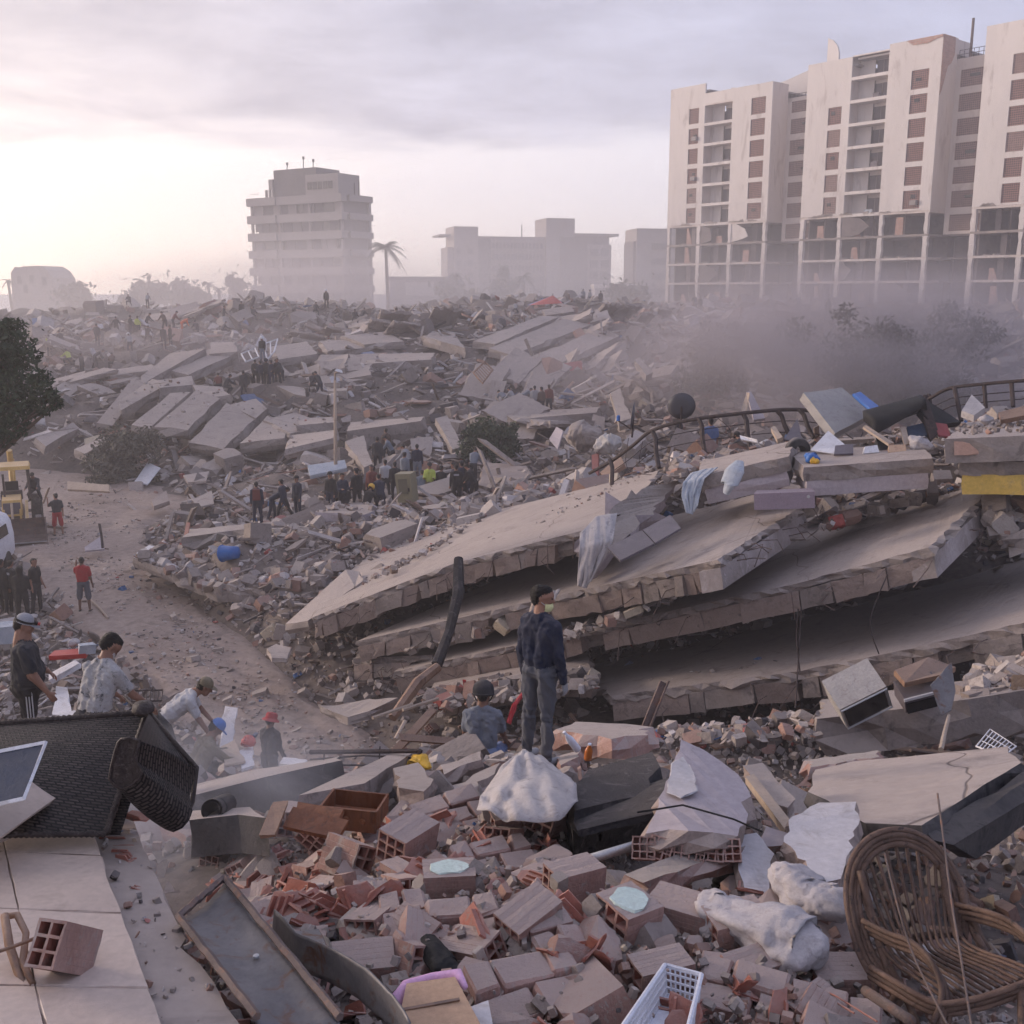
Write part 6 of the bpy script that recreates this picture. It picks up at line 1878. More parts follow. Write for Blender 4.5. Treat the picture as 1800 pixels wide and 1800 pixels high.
for row in [
	(508, 1478, 'n33', (-.12, -.95, .22), 0, 0, 'hollow brick with nine open cells facing the viewer beside the brown boards', .20, 2, False, 1.2),
	(562, 1512, 's33', (-.35, -.85, -.12), (.5, -.3, .8), 0, 'hollow brick tipped on its corner with mortar lumps in its cells', .24, 6, False, 1.25),
	(612, 1556, 'n23', (.70, -.68, .12), (.45, .2, .8), 0, 'hollow brick lying on its side with broken cells, right of the tipped one', .19, 2, False, 1.2),
	(718, 1532, 'n33', (-.55, -.82, .02), (.1, -.15, 1), 0, 'largest whole hollow brick with six cells showing at its left end', .22, 1, False, 1.2),
	(652, 1596, 'n32', 100, 0, 5, 'half-buried hollow brick under the largest whole brick', .02, 2),
	(790, 1588, 'n32', 6, 0, 0, 'brick capped with pale mint plaster left of the brick heap centre', .15, 3, 'plaster_mint'),
	(1102, 1650, 's33', 35, 3, 4, 'square brick chunk capped with a round pale mint plaster patch', .10, 5, 'plaster_mint', 1.35),
	(968, 1478, 'n32', (-.55, -.8, .22), (.15, 0, 1), 0, 'hollow brick with six open cells in front of the dark hollow', .17, 0, False, 1.15),
	(884, 1468, 's33', 20, 0, 8, 'white-topped brick block at the foot of the pale sack', .10, 5, 'plaster_white', 1.15),
	(1008, 1598, 'n33', (-.86, -.5, .05), 0, 0, 'brick with a grey plastered face and open cells at its left end', .17, 1),
	(1198, 1636, 'n32', (.85, -.5, .02), 0, 0, 'long hollow brick with open cells at its right end beside the white sack', .10, 0, False, 1.15),
	(1292, 1668, 'n32', 14, -5, 4, 'ridged hollow brick leaning below the white sack', .14, 0),
	(930, 1662, 'n33', 40, -14, 10, 'brick with a hole broken in its side in the middle of the heap', .14, 4),
	(640, 1716, 'n32', 10, 0, 10, 'flat brick beside the bent metal strip', .06, 1),
	(850, 1750, 'n32', 150, 6, -10, 'brick lying behind the cardboard box', .03, 1),
	(1320, 1728, 'n22', 25, 0, 10, 'small brick block near the pipes below the white sack', .06, 2),
	(1300, 1650, 'n22', 60, 10, 20, 'small red brick wedged against the white sack', .03, 0),
	(1470, 1735, 'n32', 8, 5, 4, 'reddish brick left of the cane chair legs', .05, 1),
	(1160, 1740, 'n22', 20, 0, 3, 'pale perforated brick left of the white plastic basket', .08, 0),
	(860, 1395, 'n32', 30, 8, 5, 'brick half hidden behind the pale sack', .02, 1),
	(720, 1408, 's33', 75, 8, 0, 'mortar-clogged brick right of the wooden drawer', .04, 6),
	(745, 1395, 'n33', 25, 8, 10, 'dusty brick on the slope right of the wooden drawer', .08, 2),
	(385, 1520, 'n33', 70, 10, 5, 'sooty brick in the smoke left of the brick heap', .05, 1),
	(1215, 1310, 'n32', 120, 30, 10, 'brick leaning above the painted wall lump', .12, 0),
	(760, 1290, 'n33', 60, 20, 35, 'brick standing on edge left of the seated man', .12, 1),
	(785, 1260, 'n32', 40, 50, 10, 'reddish flat brick leaning left of the seated man', .15, 0)]:
	brick(*row[:6], *row[6:8], *(row[8:] if len(row) > 8 else ()))
def chip(me, w):
	bm = bmesh.new(); bm.from_mesh(me)
	bmesh.ops.bevel(bm, geom=bm.edges[:], offset=w, segments=1, affect='EDGES')
	for v in bm.verts: v.co += Vector((rb.gauss(0, w * .28), rb.gauss(0, w * .28), rb.gauss(0, w * .22)))
	bm.to_mesh(me); bm.free()
# sections of fallen wall lying flat, brick by brick
def wall_section(px, py, nx, ny, yaw, tx, ty, label, lift=.06, L=.24, Wd=.16, sag=.02, miss=.0, sc=1.0):
	p = GP(px, py, lift)
	root = empty('brick_wall_section', p, math.radians(yaw), label, 'wall section')
	R = Matrix.Rotation(math.radians(tx), 3, 'X') @ Matrix.Rotation(math.radians(ty), 3, 'Y')
	for j in range(ny):
		for i in range(nx + (j % 2)):
			if rb.random() < miss: continue
			x = (i - (nx - 1) / 2 - .5 * (j % 2)) * (L + .012); y = (j - (ny - 1) / 2) * (Wd + .014)
			half = (j % 2) and i in (0, nx)
			if half: x += (L / 4 if i == 0 else -L / 4)
			mb = MB(); mb.box((0, 0, 0), (L * (.5 if half else 1) * .98, Wd * .98, .085))
			for v in mb.v: v += Vector((rb.gauss(0, .008), rb.gauss(0, .008), rb.gauss(0, .006)))
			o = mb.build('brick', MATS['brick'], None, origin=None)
			chip(o.data, .011)
			o.parent = root
			o.location = R @ Vector((x, y, rb.gauss(0, .006) - sag * (abs(i - nx / 2) / nx) ** 2))
			o.rotation_euler = (R @ M3(rb.gauss(0, .025), rb.gauss(0, .025), rb.gauss(0, .015))).to_euler()
	mb = MB(); jag_slab(mb, [R @ Vector((sx * (nx * L * .52 + rb.uniform(-.02, .05)), sy * (ny * Wd * .54 + rb.uniform(-.02, .04)), -.03)) for sx, sy in ((-1, -1), (0, -1.05), (1, -1), (1.03, 0), (1, 1), (0, 1.05), (-1, 1), (-1.04, 0))], .10, .02, .08, rb)
	o = mb.build('mortar_bed', MATS['mortar'], None, origin=None); o.parent = root
	return root
wall_section(800, 1462, 2, 3, 28, 12, -4, 'fallen wall section of dusty bricks left of the pale sack', .10)
wall_section(872, 1532, 2, 2, 24, 12, 3, 'fallen wall section of bricks in the middle of the heap', .08)
wall_section(712, 1640, 1, 2, 12, 10, 0, 'pair of bricks still joined, left of the heap centre', .09)
wall_section(792, 1650, 2, 2, 10, 12, -4, 'fallen wall section behind the dark boot', .06)
wall_section(985, 1690, 1, 3, 24, 14, 4, 'strip of three joined bricks pointing to the viewer', .07)
wall_section(930, 1765, 2, 2, 22, 8, 0, 'fallen wall section between the cardboard box and the white basket', .07)
wall_section(1270, 1740, 1, 2, -20, 8, 6, 'joined bricks right of the white plastic basket', .03)
wall_section(690, 1480, 2, 1, 30, 15, 8, 'row of joined bricks in front of the wooden drawer', .06)
wall_section(1380, 1790, 3, 2, -22, 6, 4, 'mortar-covered wall section at the bottom edge left of the cane chair', .05)
wall_section(560, 1560, 1, 2, -30, 15, -10, 'joined bricks behind the tiles left of the largest brick', -.02)
# clay shards: thin plates with ribs, curved roof tile pieces
def shard_mesh(seed):
	r = random.Random(seed); mb = MB()
	L, Wd, t = r.uniform(.14, .30), r.uniform(.08, .16), .011
	pts = [Vector((-L / 2, -Wd / 2, 0)), Vector((L * r.uniform(-.1, .2), -Wd / 2 * r.uniform(.8, 1.1), 0)), Vector((L / 2, -Wd / 2 * r.uniform(.3, 1), 0)), Vector((L / 2 * r.uniform(.7, 1), Wd / 2 * r.uniform(.4, 1), 0)), Vector((L * r.uniform(-.2, .1), Wd / 2, 0)), Vector((-L / 2 * r.uniform(.7, 1), Wd / 2 * r.uniform(.5, 1), 0))]
	jag_slab(mb, pts, t, .006, .03, r, 0, 0)
	for k in range(r.randint(1, 3)):
		y = Wd * (-.35 + .3 * k)
		h = r.uniform(.02, .05)
		a, b = Vector((-L * .42, y, 0)), Vector((L * r.uniform(.2, .42), y, 0))
		mb.extrude([a, b, b + Vector((-.02, 0, h * .8)), a + Vector((.01, 0, h))], Vector((0, .010, 0)))
	return mesh_only(mb, 'clay_shard', [MATS['brick_raw']])
SHD = [shard_mesh(200 + i) for i in range(12)]
gq = random.Random(55)
KEEP = [(q.location.x, q.location.y) for q in bpy.data.objects if q.name.startswith('hollow_brick') and q.location.z > 5]
def heap_xy():
	"""a spot on the brick heap, thick in the middle"""
	while True:
		x = gq.uniform(-2.2, 2.6); y = gq.uniform(3.3, 7.6)
		p = (x / y)
		if any((x - a) ** 2 + (y - b) ** 2 < .05 for a, b in KEEP): continue
		if -0.32 < p < 0.34 and not (x > .35 and y > 5.9 and x < 2.2): return x, y
for k in range(150):
	x, y = heap_xy(); z = H1(x, y)
	o = bpy.data.objects.new('clay_shard', gq.choice(SHD)); COL.objects.link(o)
	o.location = (x, y, z + gq.uniform(.03, .12)); o.rotation_euler = (gq.gauss(0, .5), gq.gauss(0, .5), gq.uniform(0, 6.3)); s_ = gq.uniform(.8, 1.5); o.scale = (s_, s_, s_)
	tag(o, 'thin red clay shard', 'clay shard', 'clay shards on the foreground heap'); o['where'] = 1.15
def rough(r, n=30):
	pts = []
	for k in range(n):
		p = Vector((r.uniform(-.5, .5), r.uniform(-.5, .5), r.uniform(-.5, .5))); m = max(abs(c) for c in p); q = .5 / m * r.uniform(.78, 1.0); pts.append(p * q)
	return hull_mesh([tuple(p) for p in pts])
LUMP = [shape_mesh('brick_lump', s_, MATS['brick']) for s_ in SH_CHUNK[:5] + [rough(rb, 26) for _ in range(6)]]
LUMP2 = [shape_mesh('mortar_lump', rough(rb, 34), MATS['mortar']) for _ in range(9)]
WH['where'] = .22
for k in range(260):
	x, y = heap_xy(); z = H1(x, y); red = gq.random() < .5
	s_ = math.exp(gq.uniform(math.log(.05), math.log(.34)))
	put('brick_lump' if red else 'mortar_lump', gq.choice(LUMP if red else LUMP2), (x, y, z + gq.uniform(-.01, .07)), (gq.gauss(0, .35), gq.gauss(0, .35), gq.uniform(0, 6.3)), (s_ * gq.uniform(.9, 1.5), s_ * gq.uniform(.7, 1), s_ * gq.uniform(.5, .8)),
		f'dusty {"reddish brick" if red else "grey mortar"} lump', 'brick lump' if red else 'mortar lump', 'broken lumps on the foreground heap')
WH.clear()
for k in range(40):
	x, y = heap_xy(); z = H1(x, y)
	o = bpy.data.objects.new('hollow_brick', BK[gq.choice(['n33', 'n32', 'n22', 's33', 'n23'])]); COL.objects.link(o)
	o.location = (x, y, z + gq.uniform(.0, .08)); o.rotation_euler = frame((gq.uniform(-.9, .9), -.7, gq.uniform(-.2, .4)), (gq.gauss(0, .4), gq.gauss(0, .3), 1)).to_euler()
	tag(o, 'half-buried hollow brick', 'brick', 'half-buried bricks of the foreground heap'); o['where'] = -1
WH['where'] = .5
# chunks on the slope below the standing man and under the slabs
for k in range(120):
	while True:
		x, y = gq.uniform(-7, 9), gq.uniform(8, 18.5)
		if abs(x) < y * .62: break
	z = H1(x, y); red = gq.random() < .3; s_ = gq.uniform(.15, .55)
	if -8 < x < -2.5 and y > 14: s_ *= .7
	kind = gq.random()
	put('brick_lump' if red else 'concrete_lump', gq.choice(LUMP if red else CM), (x, y, z + s_ * .15), (gq.gauss(0, .4), gq.gauss(0, .4), gq.uniform(0, 6.3)), (s_ * gq.uniform(.9, 1.7), s_ * gq.uniform(.6, 1), s_ * gq.uniform(.35, .7)),
		f'{"reddish brick" if red else "grey concrete"} lump on the slope', 'brick lump' if red else 'concrete chunk', 'lumps on the slope round the standing man')
WH.clear()
# loose planks and bars on that slope
for k in range(46):
	while True:
		x, y = gq.uniform(-1.6, 9), gq.uniform(12.5, 19.5)
		if abs(x) < y * .55: break
	L = gq.uniform(.5, 1.8); z = H1(x, y)
	mb = MB(); w_ = gq.uniform(.05, .16)
	mb.box((0, 0, 0), (L, w_, gq.uniform(.02, .05)))
	for v in mb.v: v += Vector((gq.gauss(0, .02), gq.gauss(0, .008), 0))
	m_ = gq.choice(['wood', 'wood_pale', 'wood', 'rust', 'concrete'])
	o = mb.build('plank' if m_ != 'rust' else 'metal_bar', MATS[m_], None, origin=None)
	o.location = (x, y, z + .14 + L * .1); o.rotation_euler = (gq.gauss(0, .3), gq.gauss(0, .35), gq.uniform(0, 3.1))
	tag(o, f'{"rusty metal bar" if m_ == "rust" else "broken board"} on the slope', 'board' if m_ != 'rust' else 'metal bar', 'boards and bars on the slope'); o['where'] = -1

# ---- left: tiled floor slab with the wicker sofa on it
sl_root = empty('tiled_slab', P(60, 1640, 4.0) - Vector((0, 0, .4)), 0, 'broken floor slab with large beige tiles in the bottom left corner', 'slab')
mb = MB()
jag_slab(mb, pix([(-260, 1400, 5.4), (215, 1396, 5.65), (286, 1560, 4.5), (328, 1650, 3.98), (450, 1840, 3.2), (300, 1900, 2.9), (-260, 1900, 2.9)]), .42, .03, .12, rnd, 0, 0)
mb.build('screed', [MATS['concrete_top']], sl_root)
ca, cb_, cc, cd = P(-240, 1415, 5.35), P(150, 1438, 5.25), P(296, 1850, 3.12), P(-240, 1850, 3.05)
lift = Vector((0, 0, .045))
def tl(u, v): return ca.lerp(cb_, u).lerp(cd.lerp(cc, u), v) + lift
us, vs_ = [0, .30, .60, 1.0], [0, .28, .56, .84, 1.0]
for i in range(3):
	for j in range(4):
		e = .004
		q = [tl(us[i] + e, vs_[j] + e), tl(us[i + 1] - e * 0, vs_[j] + e), tl(us[i + 1] - e * 0, vs_[j + 1] - e * .2), tl(us[i] + e, vs_[j + 1] - e * .2)]
		t_ = MB(); jag_slab(t_, q, .02, .002 if i < 2 else .006, .12, rnd); t_.build('tile', MATS['tile_floor'], sl_root)
for q_, lab in (([(-120, 1332, 5.15), (122, 1440, 5.0), (-10, 1540, 4.35), (-160, 1620, 4.0)], 'large loose tile panel lying over the tiled slab with its corner to the right'), ([(-120, 1420, 5.1), (156, 1437, 5.2), (30, 1520, 4.7), (-120, 1580, 4.4)], 'second tile panel lying under the large loose one')):
	t_ = MB(); up_ = .16 if 'large' in lab else .09
	jag_slab(t_, [p + Vector((0, 0, up_)) for p in pix(q_)], .018, .003, .3, rnd); tag(t_.build('tile_panel', MATS['tile_floor']), lab, 'tile')
# crumbs on the screed strip
for k, (px, py, d) in enumerate([(178, 1420, 5.45), (200, 1470, 5.1), (205, 1478, 5.05), (215, 1500, 4.9), (195, 1440, 5.3), (250, 1580, 4.45), (222, 1515, 4.8), (265, 1685, 3.95), (300, 1690, 3.9), (258, 1720, 3.8), (240, 1438, 5.2), (310, 1695, 3.88)]):
	o = bpy.data.objects.new('clay_shard', SHD[k % 12]); COL.objects.link(o); o.location = P(px, py, d) + Vector((0, 0, .015)); o.rotation_euler = (gq.gauss(0, .1), gq.gauss(0, .1), gq.uniform(-.4, .5)); o.scale = (.75, .75, .75)
	tag(o, f'thin red clay shard on the broken edge of the tiled slab', 'clay shard', 'shards on the tiled slab edge')
b2 = bpy.data.objects.new('hollow_brick', mesh_only(brick_verts(2, 3, .30, .15, .21, .014), 'hollow_brick', BM)); COL.objects.link(b2)
b2.scale = (.8, .8, .8); b2.location = P(108, 1712, 3.5) + Vector((0, .05, .075)); b2.rotation_euler = frame((-.22, -.72, .62), (.1, .5, .8)).to_euler()
tag(b2, 'hollow brick with six open cells standing on the tiled slab in the bottom left corner', 'brick')
mb = MB(); q = [P(-20, 1612, 3.7), P(6, 1606, 3.75), P(34, 1612, 3.75), P(50, 1650, 3.6), P(42, 1690, 3.55), P(62, 1760, 3.4)]
mb.tube([P(8, 1608, 3.7), P(16, 1660, 3.6), P(36, 1720, 3.5), P(64, 1770, 3.35)], [.016, .017, .016, .014], 7); mb.tube([P(4, 1612, 3.72), P(30, 1608, 3.74), P(46, 1640, 3.65), P(40, 1690, 3.55), P(58, 1730, 3.45)], [.013, .014, .013, .014, .012], 7)
mb.tube([P(-25, 1680, 3.5), P(20, 1665, 3.55), P(60, 1650, 3.6)], .008, 6)
tag(mb.build('bent_cane', MATS['wood'], smooth=True), 'bent cane furniture frame leaning behind the six-celled brick in the corner', 'cane frame')

def uvgrid(name, fn, nu, nv, m, parent=None, smooth=True, both=None):
	"""patch with UVs in metres, so woven patterns keep their size"""
	pts = [[Vector(fn(i / nu, j / nv)) for i in range(nu + 1)] for j in range(nv + 1)]
	U = [[0.0] * (nu + 1) for _ in range(nv + 1)]; Vv = [[0.0] * (nu + 1) for _ in range(nv + 1)]
	for j in range(nv + 1):
		for i in range(1, nu + 1): U[j][i] = U[j][i - 1] + (pts[j][i] - pts[j][i - 1]).length
	for i in range(nu + 1):
		for j in range(1, nv + 1): Vv[j][i] = Vv[j - 1][i] + (pts[j][i] - pts[j - 1][i]).length
	off = parent.location if parent else Vector()
	me = bpy.data.meshes.new(name)
	vs = [tuple(p - off) for row in pts for p in row]
	fs = [(j * (nu + 1) + i, j * (nu + 1) + i + 1, (j + 1) * (nu + 1) + i + 1, (j + 1) * (nu + 1) + i) for j in range(nv) for i in range(nu)]
	me.from_pydata(vs, [], fs)
	uv = me.uv_layers.new(name='UVMap')
	for p in me.polygons:
		for li in p.loop_indices:
			vi = me.loops[li].vertex_index; j, i = divmod(vi, nu + 1)
			uv.data[li].uv = (U[j][i], Vv[j][i])
	me.materials.append(MATS[m])
	me.polygons.foreach_set('use_smooth', [smooth] * len(me.polygons))
	me.update()
	o = bpy.data.objects.new(name, me); COL.objects.link(o)
	if parent: o.parent = parent
	return o
so = empty('wicker_sofa', P(180, 1465, 4.7), 0, 'overturned dark wicker sofa with a rolled arm lying on the tiled slab', 'sofa')
pa, pb_, pc, pd = P(-260, 1292, 5.5), P(258, 1252, 5.55), P(186, 1466, 4.75), P(-260, 1470, 4.5)
bow = lambda u, v: Vector((0, -.03, .05)) * math.sin(u * math.pi) * math.sin(v * math.pi)
uvgrid('back_panel', lambda u, v: pa.lerp(pb_, u).lerp(pd.lerp(pc, u), v) + bow(u, v), 40, 16, 'wicker', so)
uvgrid('seat_panel', lambda u, v: pa.lerp(pb_, u).lerp(pd.lerp(pc, u), v) + Vector((.03, .10, -.06)), 6, 4, 'wicker', so)
mb = MB()
def braid(pts, r, turns=60):
	pts = [Vector(p) for p in pts]; out = []
	n = turns
	tot = len(pts) - 1
	for i in range(n + 1):
		t = i / n * tot; k = min(int(t), tot - 1); p = pts[k].lerp(pts[k + 1], t - k)
		out.append(p)
	mb.tube(out, [r * (1.25 if i % 2 else .85) for i in range(n + 1)], 7)
braid([pa, pb_], .018, 110); braid([pb_, pc], .016, 40); braid([pc, pd], .014, 90)
mb.build('edge_braid', MATS['wicker_rib'], so, smooth=True)
plate = [(213, 1300), (228, 1297), (245, 1302), (241, 1322), (238, 1338), (243, 1346), (248, 1356), (244, 1368), (233, 1379), (217, 1386), (202, 1381), (193, 1370), (196, 1350), (203, 1322), (208, 1306)]
pl = [P(x, y, 4.72) for x, y in plate]
mb = MB(); mb.extrude(pl, Vector((.006, .015, -.004))); mb.build('arm_front', MATS['wicker_rib'], so)
mb = MB(); mb.tube(pl, .009, 6, closed=True); mb.build('arm_piping', MATS['wicker_rib'], so, smooth=True)
tipv = P(310, 1440, 4.80) - P(222, 1362, 4.72)
topv = P(345, 1352, 5.05) - P(245, 1302, 4.72)
def armskin(u, v):
	k = u * len(pl); i = int(k) % len(pl); a = pl[i].lerp(pl[(i + 1) % len(pl)], k - int(k))
	# lower points travel with the roll, upper points with the top of the arm
	h = (a.z - min(p.z for p in pl)) / (max(p.z for p in pl) - min(p.z for p in pl))
	h = h * h * (3 - 2 * h)
	end = a + tipv.lerp(topv, h)
	ctr = sum(pl, Vector()) / len(pl)
	q = a.lerp(end, v)
	sw = 1 + .10 * math.sin(v * math.pi)
	c2 = ctr.lerp(ctr + tipv.lerp(topv, .5), v)
	return c2 + (q - c2) * sw
uvgrid('arm_roll', armskin, 60, 18, 'wicker', so)
endp = [armskin(i / 30, 1.0) for i in range(30)]
mb = MB(); cen = sum(endp, Vector()) / 30
mb.add(endp + [cen + (tipv.normalized()) * .05], [(i, (i + 1) % 30, 30) for i in range(30)]); mb.build('arm_end', MATS['wicker_rib'], so, smooth=True)
# the wide outer face of the arm between the back panel and the roll
uvgrid('arm_side', lambda u, v: P(262, 1252, 5.5).lerp(P(346, 1350, 5.1), u).lerp(P(240, 1304, 4.74).lerp(P(300, 1440, 4.84), u), v), 16, 16, 'wicker', so)
mb = MB(); mb.tube([P(262, 1252, 5.5), P(300, 1298, 5.3), P(346, 1350, 5.1), P(338, 1410, 5.0), P(322, 1445, 4.9)], .013, 7); mb.build('arm_braid', MATS['wicker_rib'], so, smooth=True)
mb = MB(); mb.lathe([(.05, 0), (.062, .02), (.055, .045), (.02, .055), (.001, .056)], P(252, 1252, 5.5), M3(.2, .1, 0), 14); mb.build('foot_knob', MATS['wicker_rib'], so, smooth=True)
mr = empty('framed_pane', P(30, 1400, 4.5), 0, 'dark blue pane in a white frame leaning on the wicker sofa', 'window pane')
q = pix([(-120, 1345, 4.62), (80, 1306, 4.66), (42, 1404, 4.35), (-120, 1440, 4.3)])
mb = MB(); mb.extrude(q, Vector((0, .012, -.008))); mb.build('glass', plain('dusty_glass', (.045, .055, .085), .35), mr)
mb = MB(); mb.tube([q[0], q[1], q[2], q[3]], .013, 4); mb.build('frame', MATS['white_paint'], mr)

# ---- wooden drawer
def drawer(c, yaw, size, label):
	o = empty('drawer', c, yaw, label, 'drawer')
	W_, D_, H_ = size
	def part(nm, cc, ss):
		mb = MB(); mb.box(cc, ss); q = mb.build(nm, MATS['wood_red'], None, origin=None); q.parent = o; return q
	part('front', (0, -D_ / 2, H_ / 2), (W_, .02, H_)); part('back', (0, D_ / 2, H_ / 2 - .01), (W_ - .04, .015, H_ - .03)); part('bottom', (0, 0, .015), (W_ - .03, D_ - .03, .008))
	for s_ in (-1, 1): part('side', (s_ * (W_ / 2 - .012), 0, H_ / 2 - .005), (.015, D_ - .022, H_ - .02))
	for k in range(3):
		mb = MB(); mb.lathe([(.03 - k * .004, 0), (.026 - k * .004, .006), (.001, .007)], ((k - 1) * W_ * .27, -D_ / 2 - .0105, H_ * .5), Matrix.Rotation(math.pi / 2, 3, 'X'), 10); q = mb.build('carving', MATS['wood_red'], None, origin=None); q.parent = o
	return o
d_ = drawer(P(622, 1440, 6.85), math.radians(-6), (.42, .36, .155), 'empty dark wooden drawer lying open on the brick heap')
d_.rotation_euler = (math.radians(-4), math.radians(2), math.radians(-8))
for (a, b, w_, lab) in (((470, 1470, 6.2), (492, 1412, 6.6), .10, 'upright brown board left of the wooden drawer'), ((505, 1438, 6.5), (605, 1460, 6.4), .16, 'dark red board lying below the wooden drawer'), ((520, 1420, 6.7), (600, 1432, 6.6), .08, 'splintered dark board behind the wooden drawer')):
	a, b = P(*a), P(*b); mb = MB(); mb.box((a + b) / 2, ((b - a).length, w_, .03), frame(b - a, (0, -.5, 1)))
	for v in mb.v: v += Vector((gq.gauss(0, .008), gq.gauss(0, .008), gq.gauss(0, .006)))
	tag(mb.build('board', MATS['wood_red' if 'red' in lab else 'wood']), lab, 'board')
# ---- charred and dusty beams left of the drawer
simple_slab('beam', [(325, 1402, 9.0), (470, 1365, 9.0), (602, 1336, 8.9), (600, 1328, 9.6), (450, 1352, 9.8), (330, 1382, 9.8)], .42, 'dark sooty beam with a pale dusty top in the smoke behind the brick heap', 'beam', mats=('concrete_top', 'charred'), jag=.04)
simple_slab('beam', [(330, 1442, 7.6), (420, 1432, 7.5), (470, 1438, 7.2), (440, 1418, 8.0), (335, 1425, 8.2)], .28, 'pale dusty beam end beside the clay pipe', 'beam', mats=('concrete_top', 'concrete_dark'), jag=.03)
mb = MB(); a, b = P(372, 1424, 7.7), P(400, 1412, 8.2); R = frame(b - a); mb.lathe([(.085, 0), (.085, .5), (.065, .5), (.065, .0)], a, R @ Matrix.Rotation(math.pi / 2, 3, 'Y'), 16, cap=False); tag(mb.build('clay_pipe', MATS['concrete_dark'], smooth=True), 'sooty pipe end poking out of the smoke', 'pipe')
simple_slab('beam', [(520, 1400, 7.6), (700, 1318, 9.6), (735, 1318, 9.7), (640, 1378, 7.9)], .2, 'long grey slab edge running up behind the wooden drawer', 'beam', jag=.04, mats=('concrete_top', 'concrete'))
for q_, lab in (([(690, 1350, 8.6), (735, 1340, 8.8), (768, 1370, 8.0), (745, 1392, 7.6), (700, 1385, 7.7)], 'rounded concrete lump behind the wooden drawer'), ([(770, 1345, 9.0), (845, 1320, 9.4), (850, 1335, 9.1), (780, 1362, 8.7)], 'perforated brick strip beside the seated man'), ([(760, 1392, 8.1), (880, 1340, 9.0), (870, 1360, 8.6), (800, 1412, 7.5)], 'flat splintered board slab left of the pale sack')):
	simple_slab('concrete_slab', q_, .14, lab, 'slab', jag=.04, seg=.15, mats=('concrete_top', 'clay_block'))
rl_ = empty('railing_piece', P(740, 1340, 9.3), 0, 'piece of dark railing lying level beside a yellow plastic bag', 'railing')
for nm, pts_, r_ in (('top_bar', [(545, 1322, 9.6), (740, 1320, 9.3)], .022), ('lower_bar', [(545, 1335, 9.6), (640, 1328, 9.5), (735, 1333, 9.3)], .009), ('lower_bar', [(550, 1345, 9.6), (650, 1345, 9.4), (735, 1345, 9.3)], .009), ('end_post', [(738, 1318, 9.3), (734, 1352, 9.25)], .026), ('upright', [(570, 1322, 9.55), (568, 1350, 9.5)], .007), ('upright', [(668, 1312, 9.45), (666, 1345, 9.4)], .007)):
	mb = MB(); mb.tube(pix(pts_), r_, 5); mb.build(nm, MATS['iron'], rl_)
def sack(name, pts, radii, m, label, cat, seed, crease=.12, n=22, flat=.75):
	"""a stuffed, tied or slumped bag: swept lumpy section with creases"""
	pts = [Vector(p) for p in pts]; r = random.Random(seed); mb = MB()
	k = len(pts) - 1; N_ = 48; n = 40; rows = []
	for i in range(N_ + 1):
		t = i / N_ * k; a = min(int(t), k - 1); f = t - a
		c = pts[a].lerp(pts[a + 1], f); rd = radii[a] * (1 - f) + radii[a + 1] * f
		ax = (pts[min(a + 1, k)] - pts[max(a, 0)]).normalized()
		s1 = ax.cross(Vector((0, 0, 1))).normalized(); s2 = s1.cross(ax)
		row = []
		for j in range(n):
			an = 2 * math.pi * j / n
			cr = 1 + crease * noise.noise(Vector((math.cos(an) * 1.6 + seed, math.sin(an) * 1.6, i * .09))) + crease * .7 * abs(noise.noise(Vector((math.cos(an) * 2.6 + seed, math.sin(an) * 2.6, i * .19)))) - crease * .45 * abs(noise.noise(Vector((math.cos(an) * 5 + i * .1, math.sin(an) * 5, i * .33 + seed))))
			row.append(c + (s1 * math.cos(an) + s2 * math.sin(an) * flat) * rd * cr)
		rows.append(row)
	vs = [p for row in rows for p in row] + [pts[0], pts[-1]]
	fs = [(i * n + j, i * n + (j + 1) % n, (i + 1) * n + (j + 1) % n, (i + 1) * n + j) for i in range(N_) for j in range(n)]
	m0, m1 = len(vs) - 2, len(vs) - 1
	fs += [(m0, (j + 1) % n, j) for j in range(n)] + [(m1, N_ * n + j, N_ * n + (j + 1) % n) for j in range(n)]
	mb.add(vs, fs)
	return tag(mb.build(name, MATS[m], smooth=True), label, cat)
sack('plastic_bag', pix([(715, 1352, 9.2), (735, 1340, 9.25), (755, 1350, 9.1)]), [.03, .10, .02], 'yellow_plastic', 'crumpled yellow plastic bag beside the railing piece', 'bag', 3, .35)
# ---- pale sack like a tent in front of the standing man
peak = P(925, 1318, 7.6)
ctrl = {(0, 0): P(838, 1432, 6.3), (1, 0): P(905, 1452, 6.0), (2, 0): P(985, 1450, 6.0), (3, 0): P(1016, 1412, 6.5),
		(0, 1): P(848, 1398, 6.7), (1, 1): P(900, 1395, 6.5), (2, 1): P(965, 1392, 6.5), (3, 1): P(1012, 1388, 6.8),
		(0, 2): P(880, 1352, 7.2), (1, 2): P(915, 1336, 7.2), (2, 2): P(955, 1345, 7.2), (3, 2): P(1000, 1372, 7.1),
		(0, 3): P(905, 1335, 7.6), (1, 3): P(922, 1318, 7.7), (2, 3): P(948, 1332, 7.7), (3, 3): P(985, 1362, 7.6)}
def bez(u, v):
	fu, fv = u * 3, v * 3; i, j = min(int(fu), 2), min(int(fv), 2); a, b = fu - i, fv - j
	p = ctrl[i, j].lerp(ctrl[i + 1, j], a).lerp(ctrl[i, j + 1].lerp(ctrl[i + 1, j + 1], a), b)
	th = math.atan2(u - .38, 1.08 - v); ds = math.hypot(u - .38, 1.08 - v)
	w = abs(math.sin(th * 5.5 + 2.2 * noise.noise(Vector((u * 3, v * 3, 1.7))))) * .085 * min(ds, .8) + abs(noise.noise(Vector((u * 3.6 + v * 3, v * 3 - u * 2, 9.1)))) * .09
	return p + Vector((0, -.6, .8)) * w
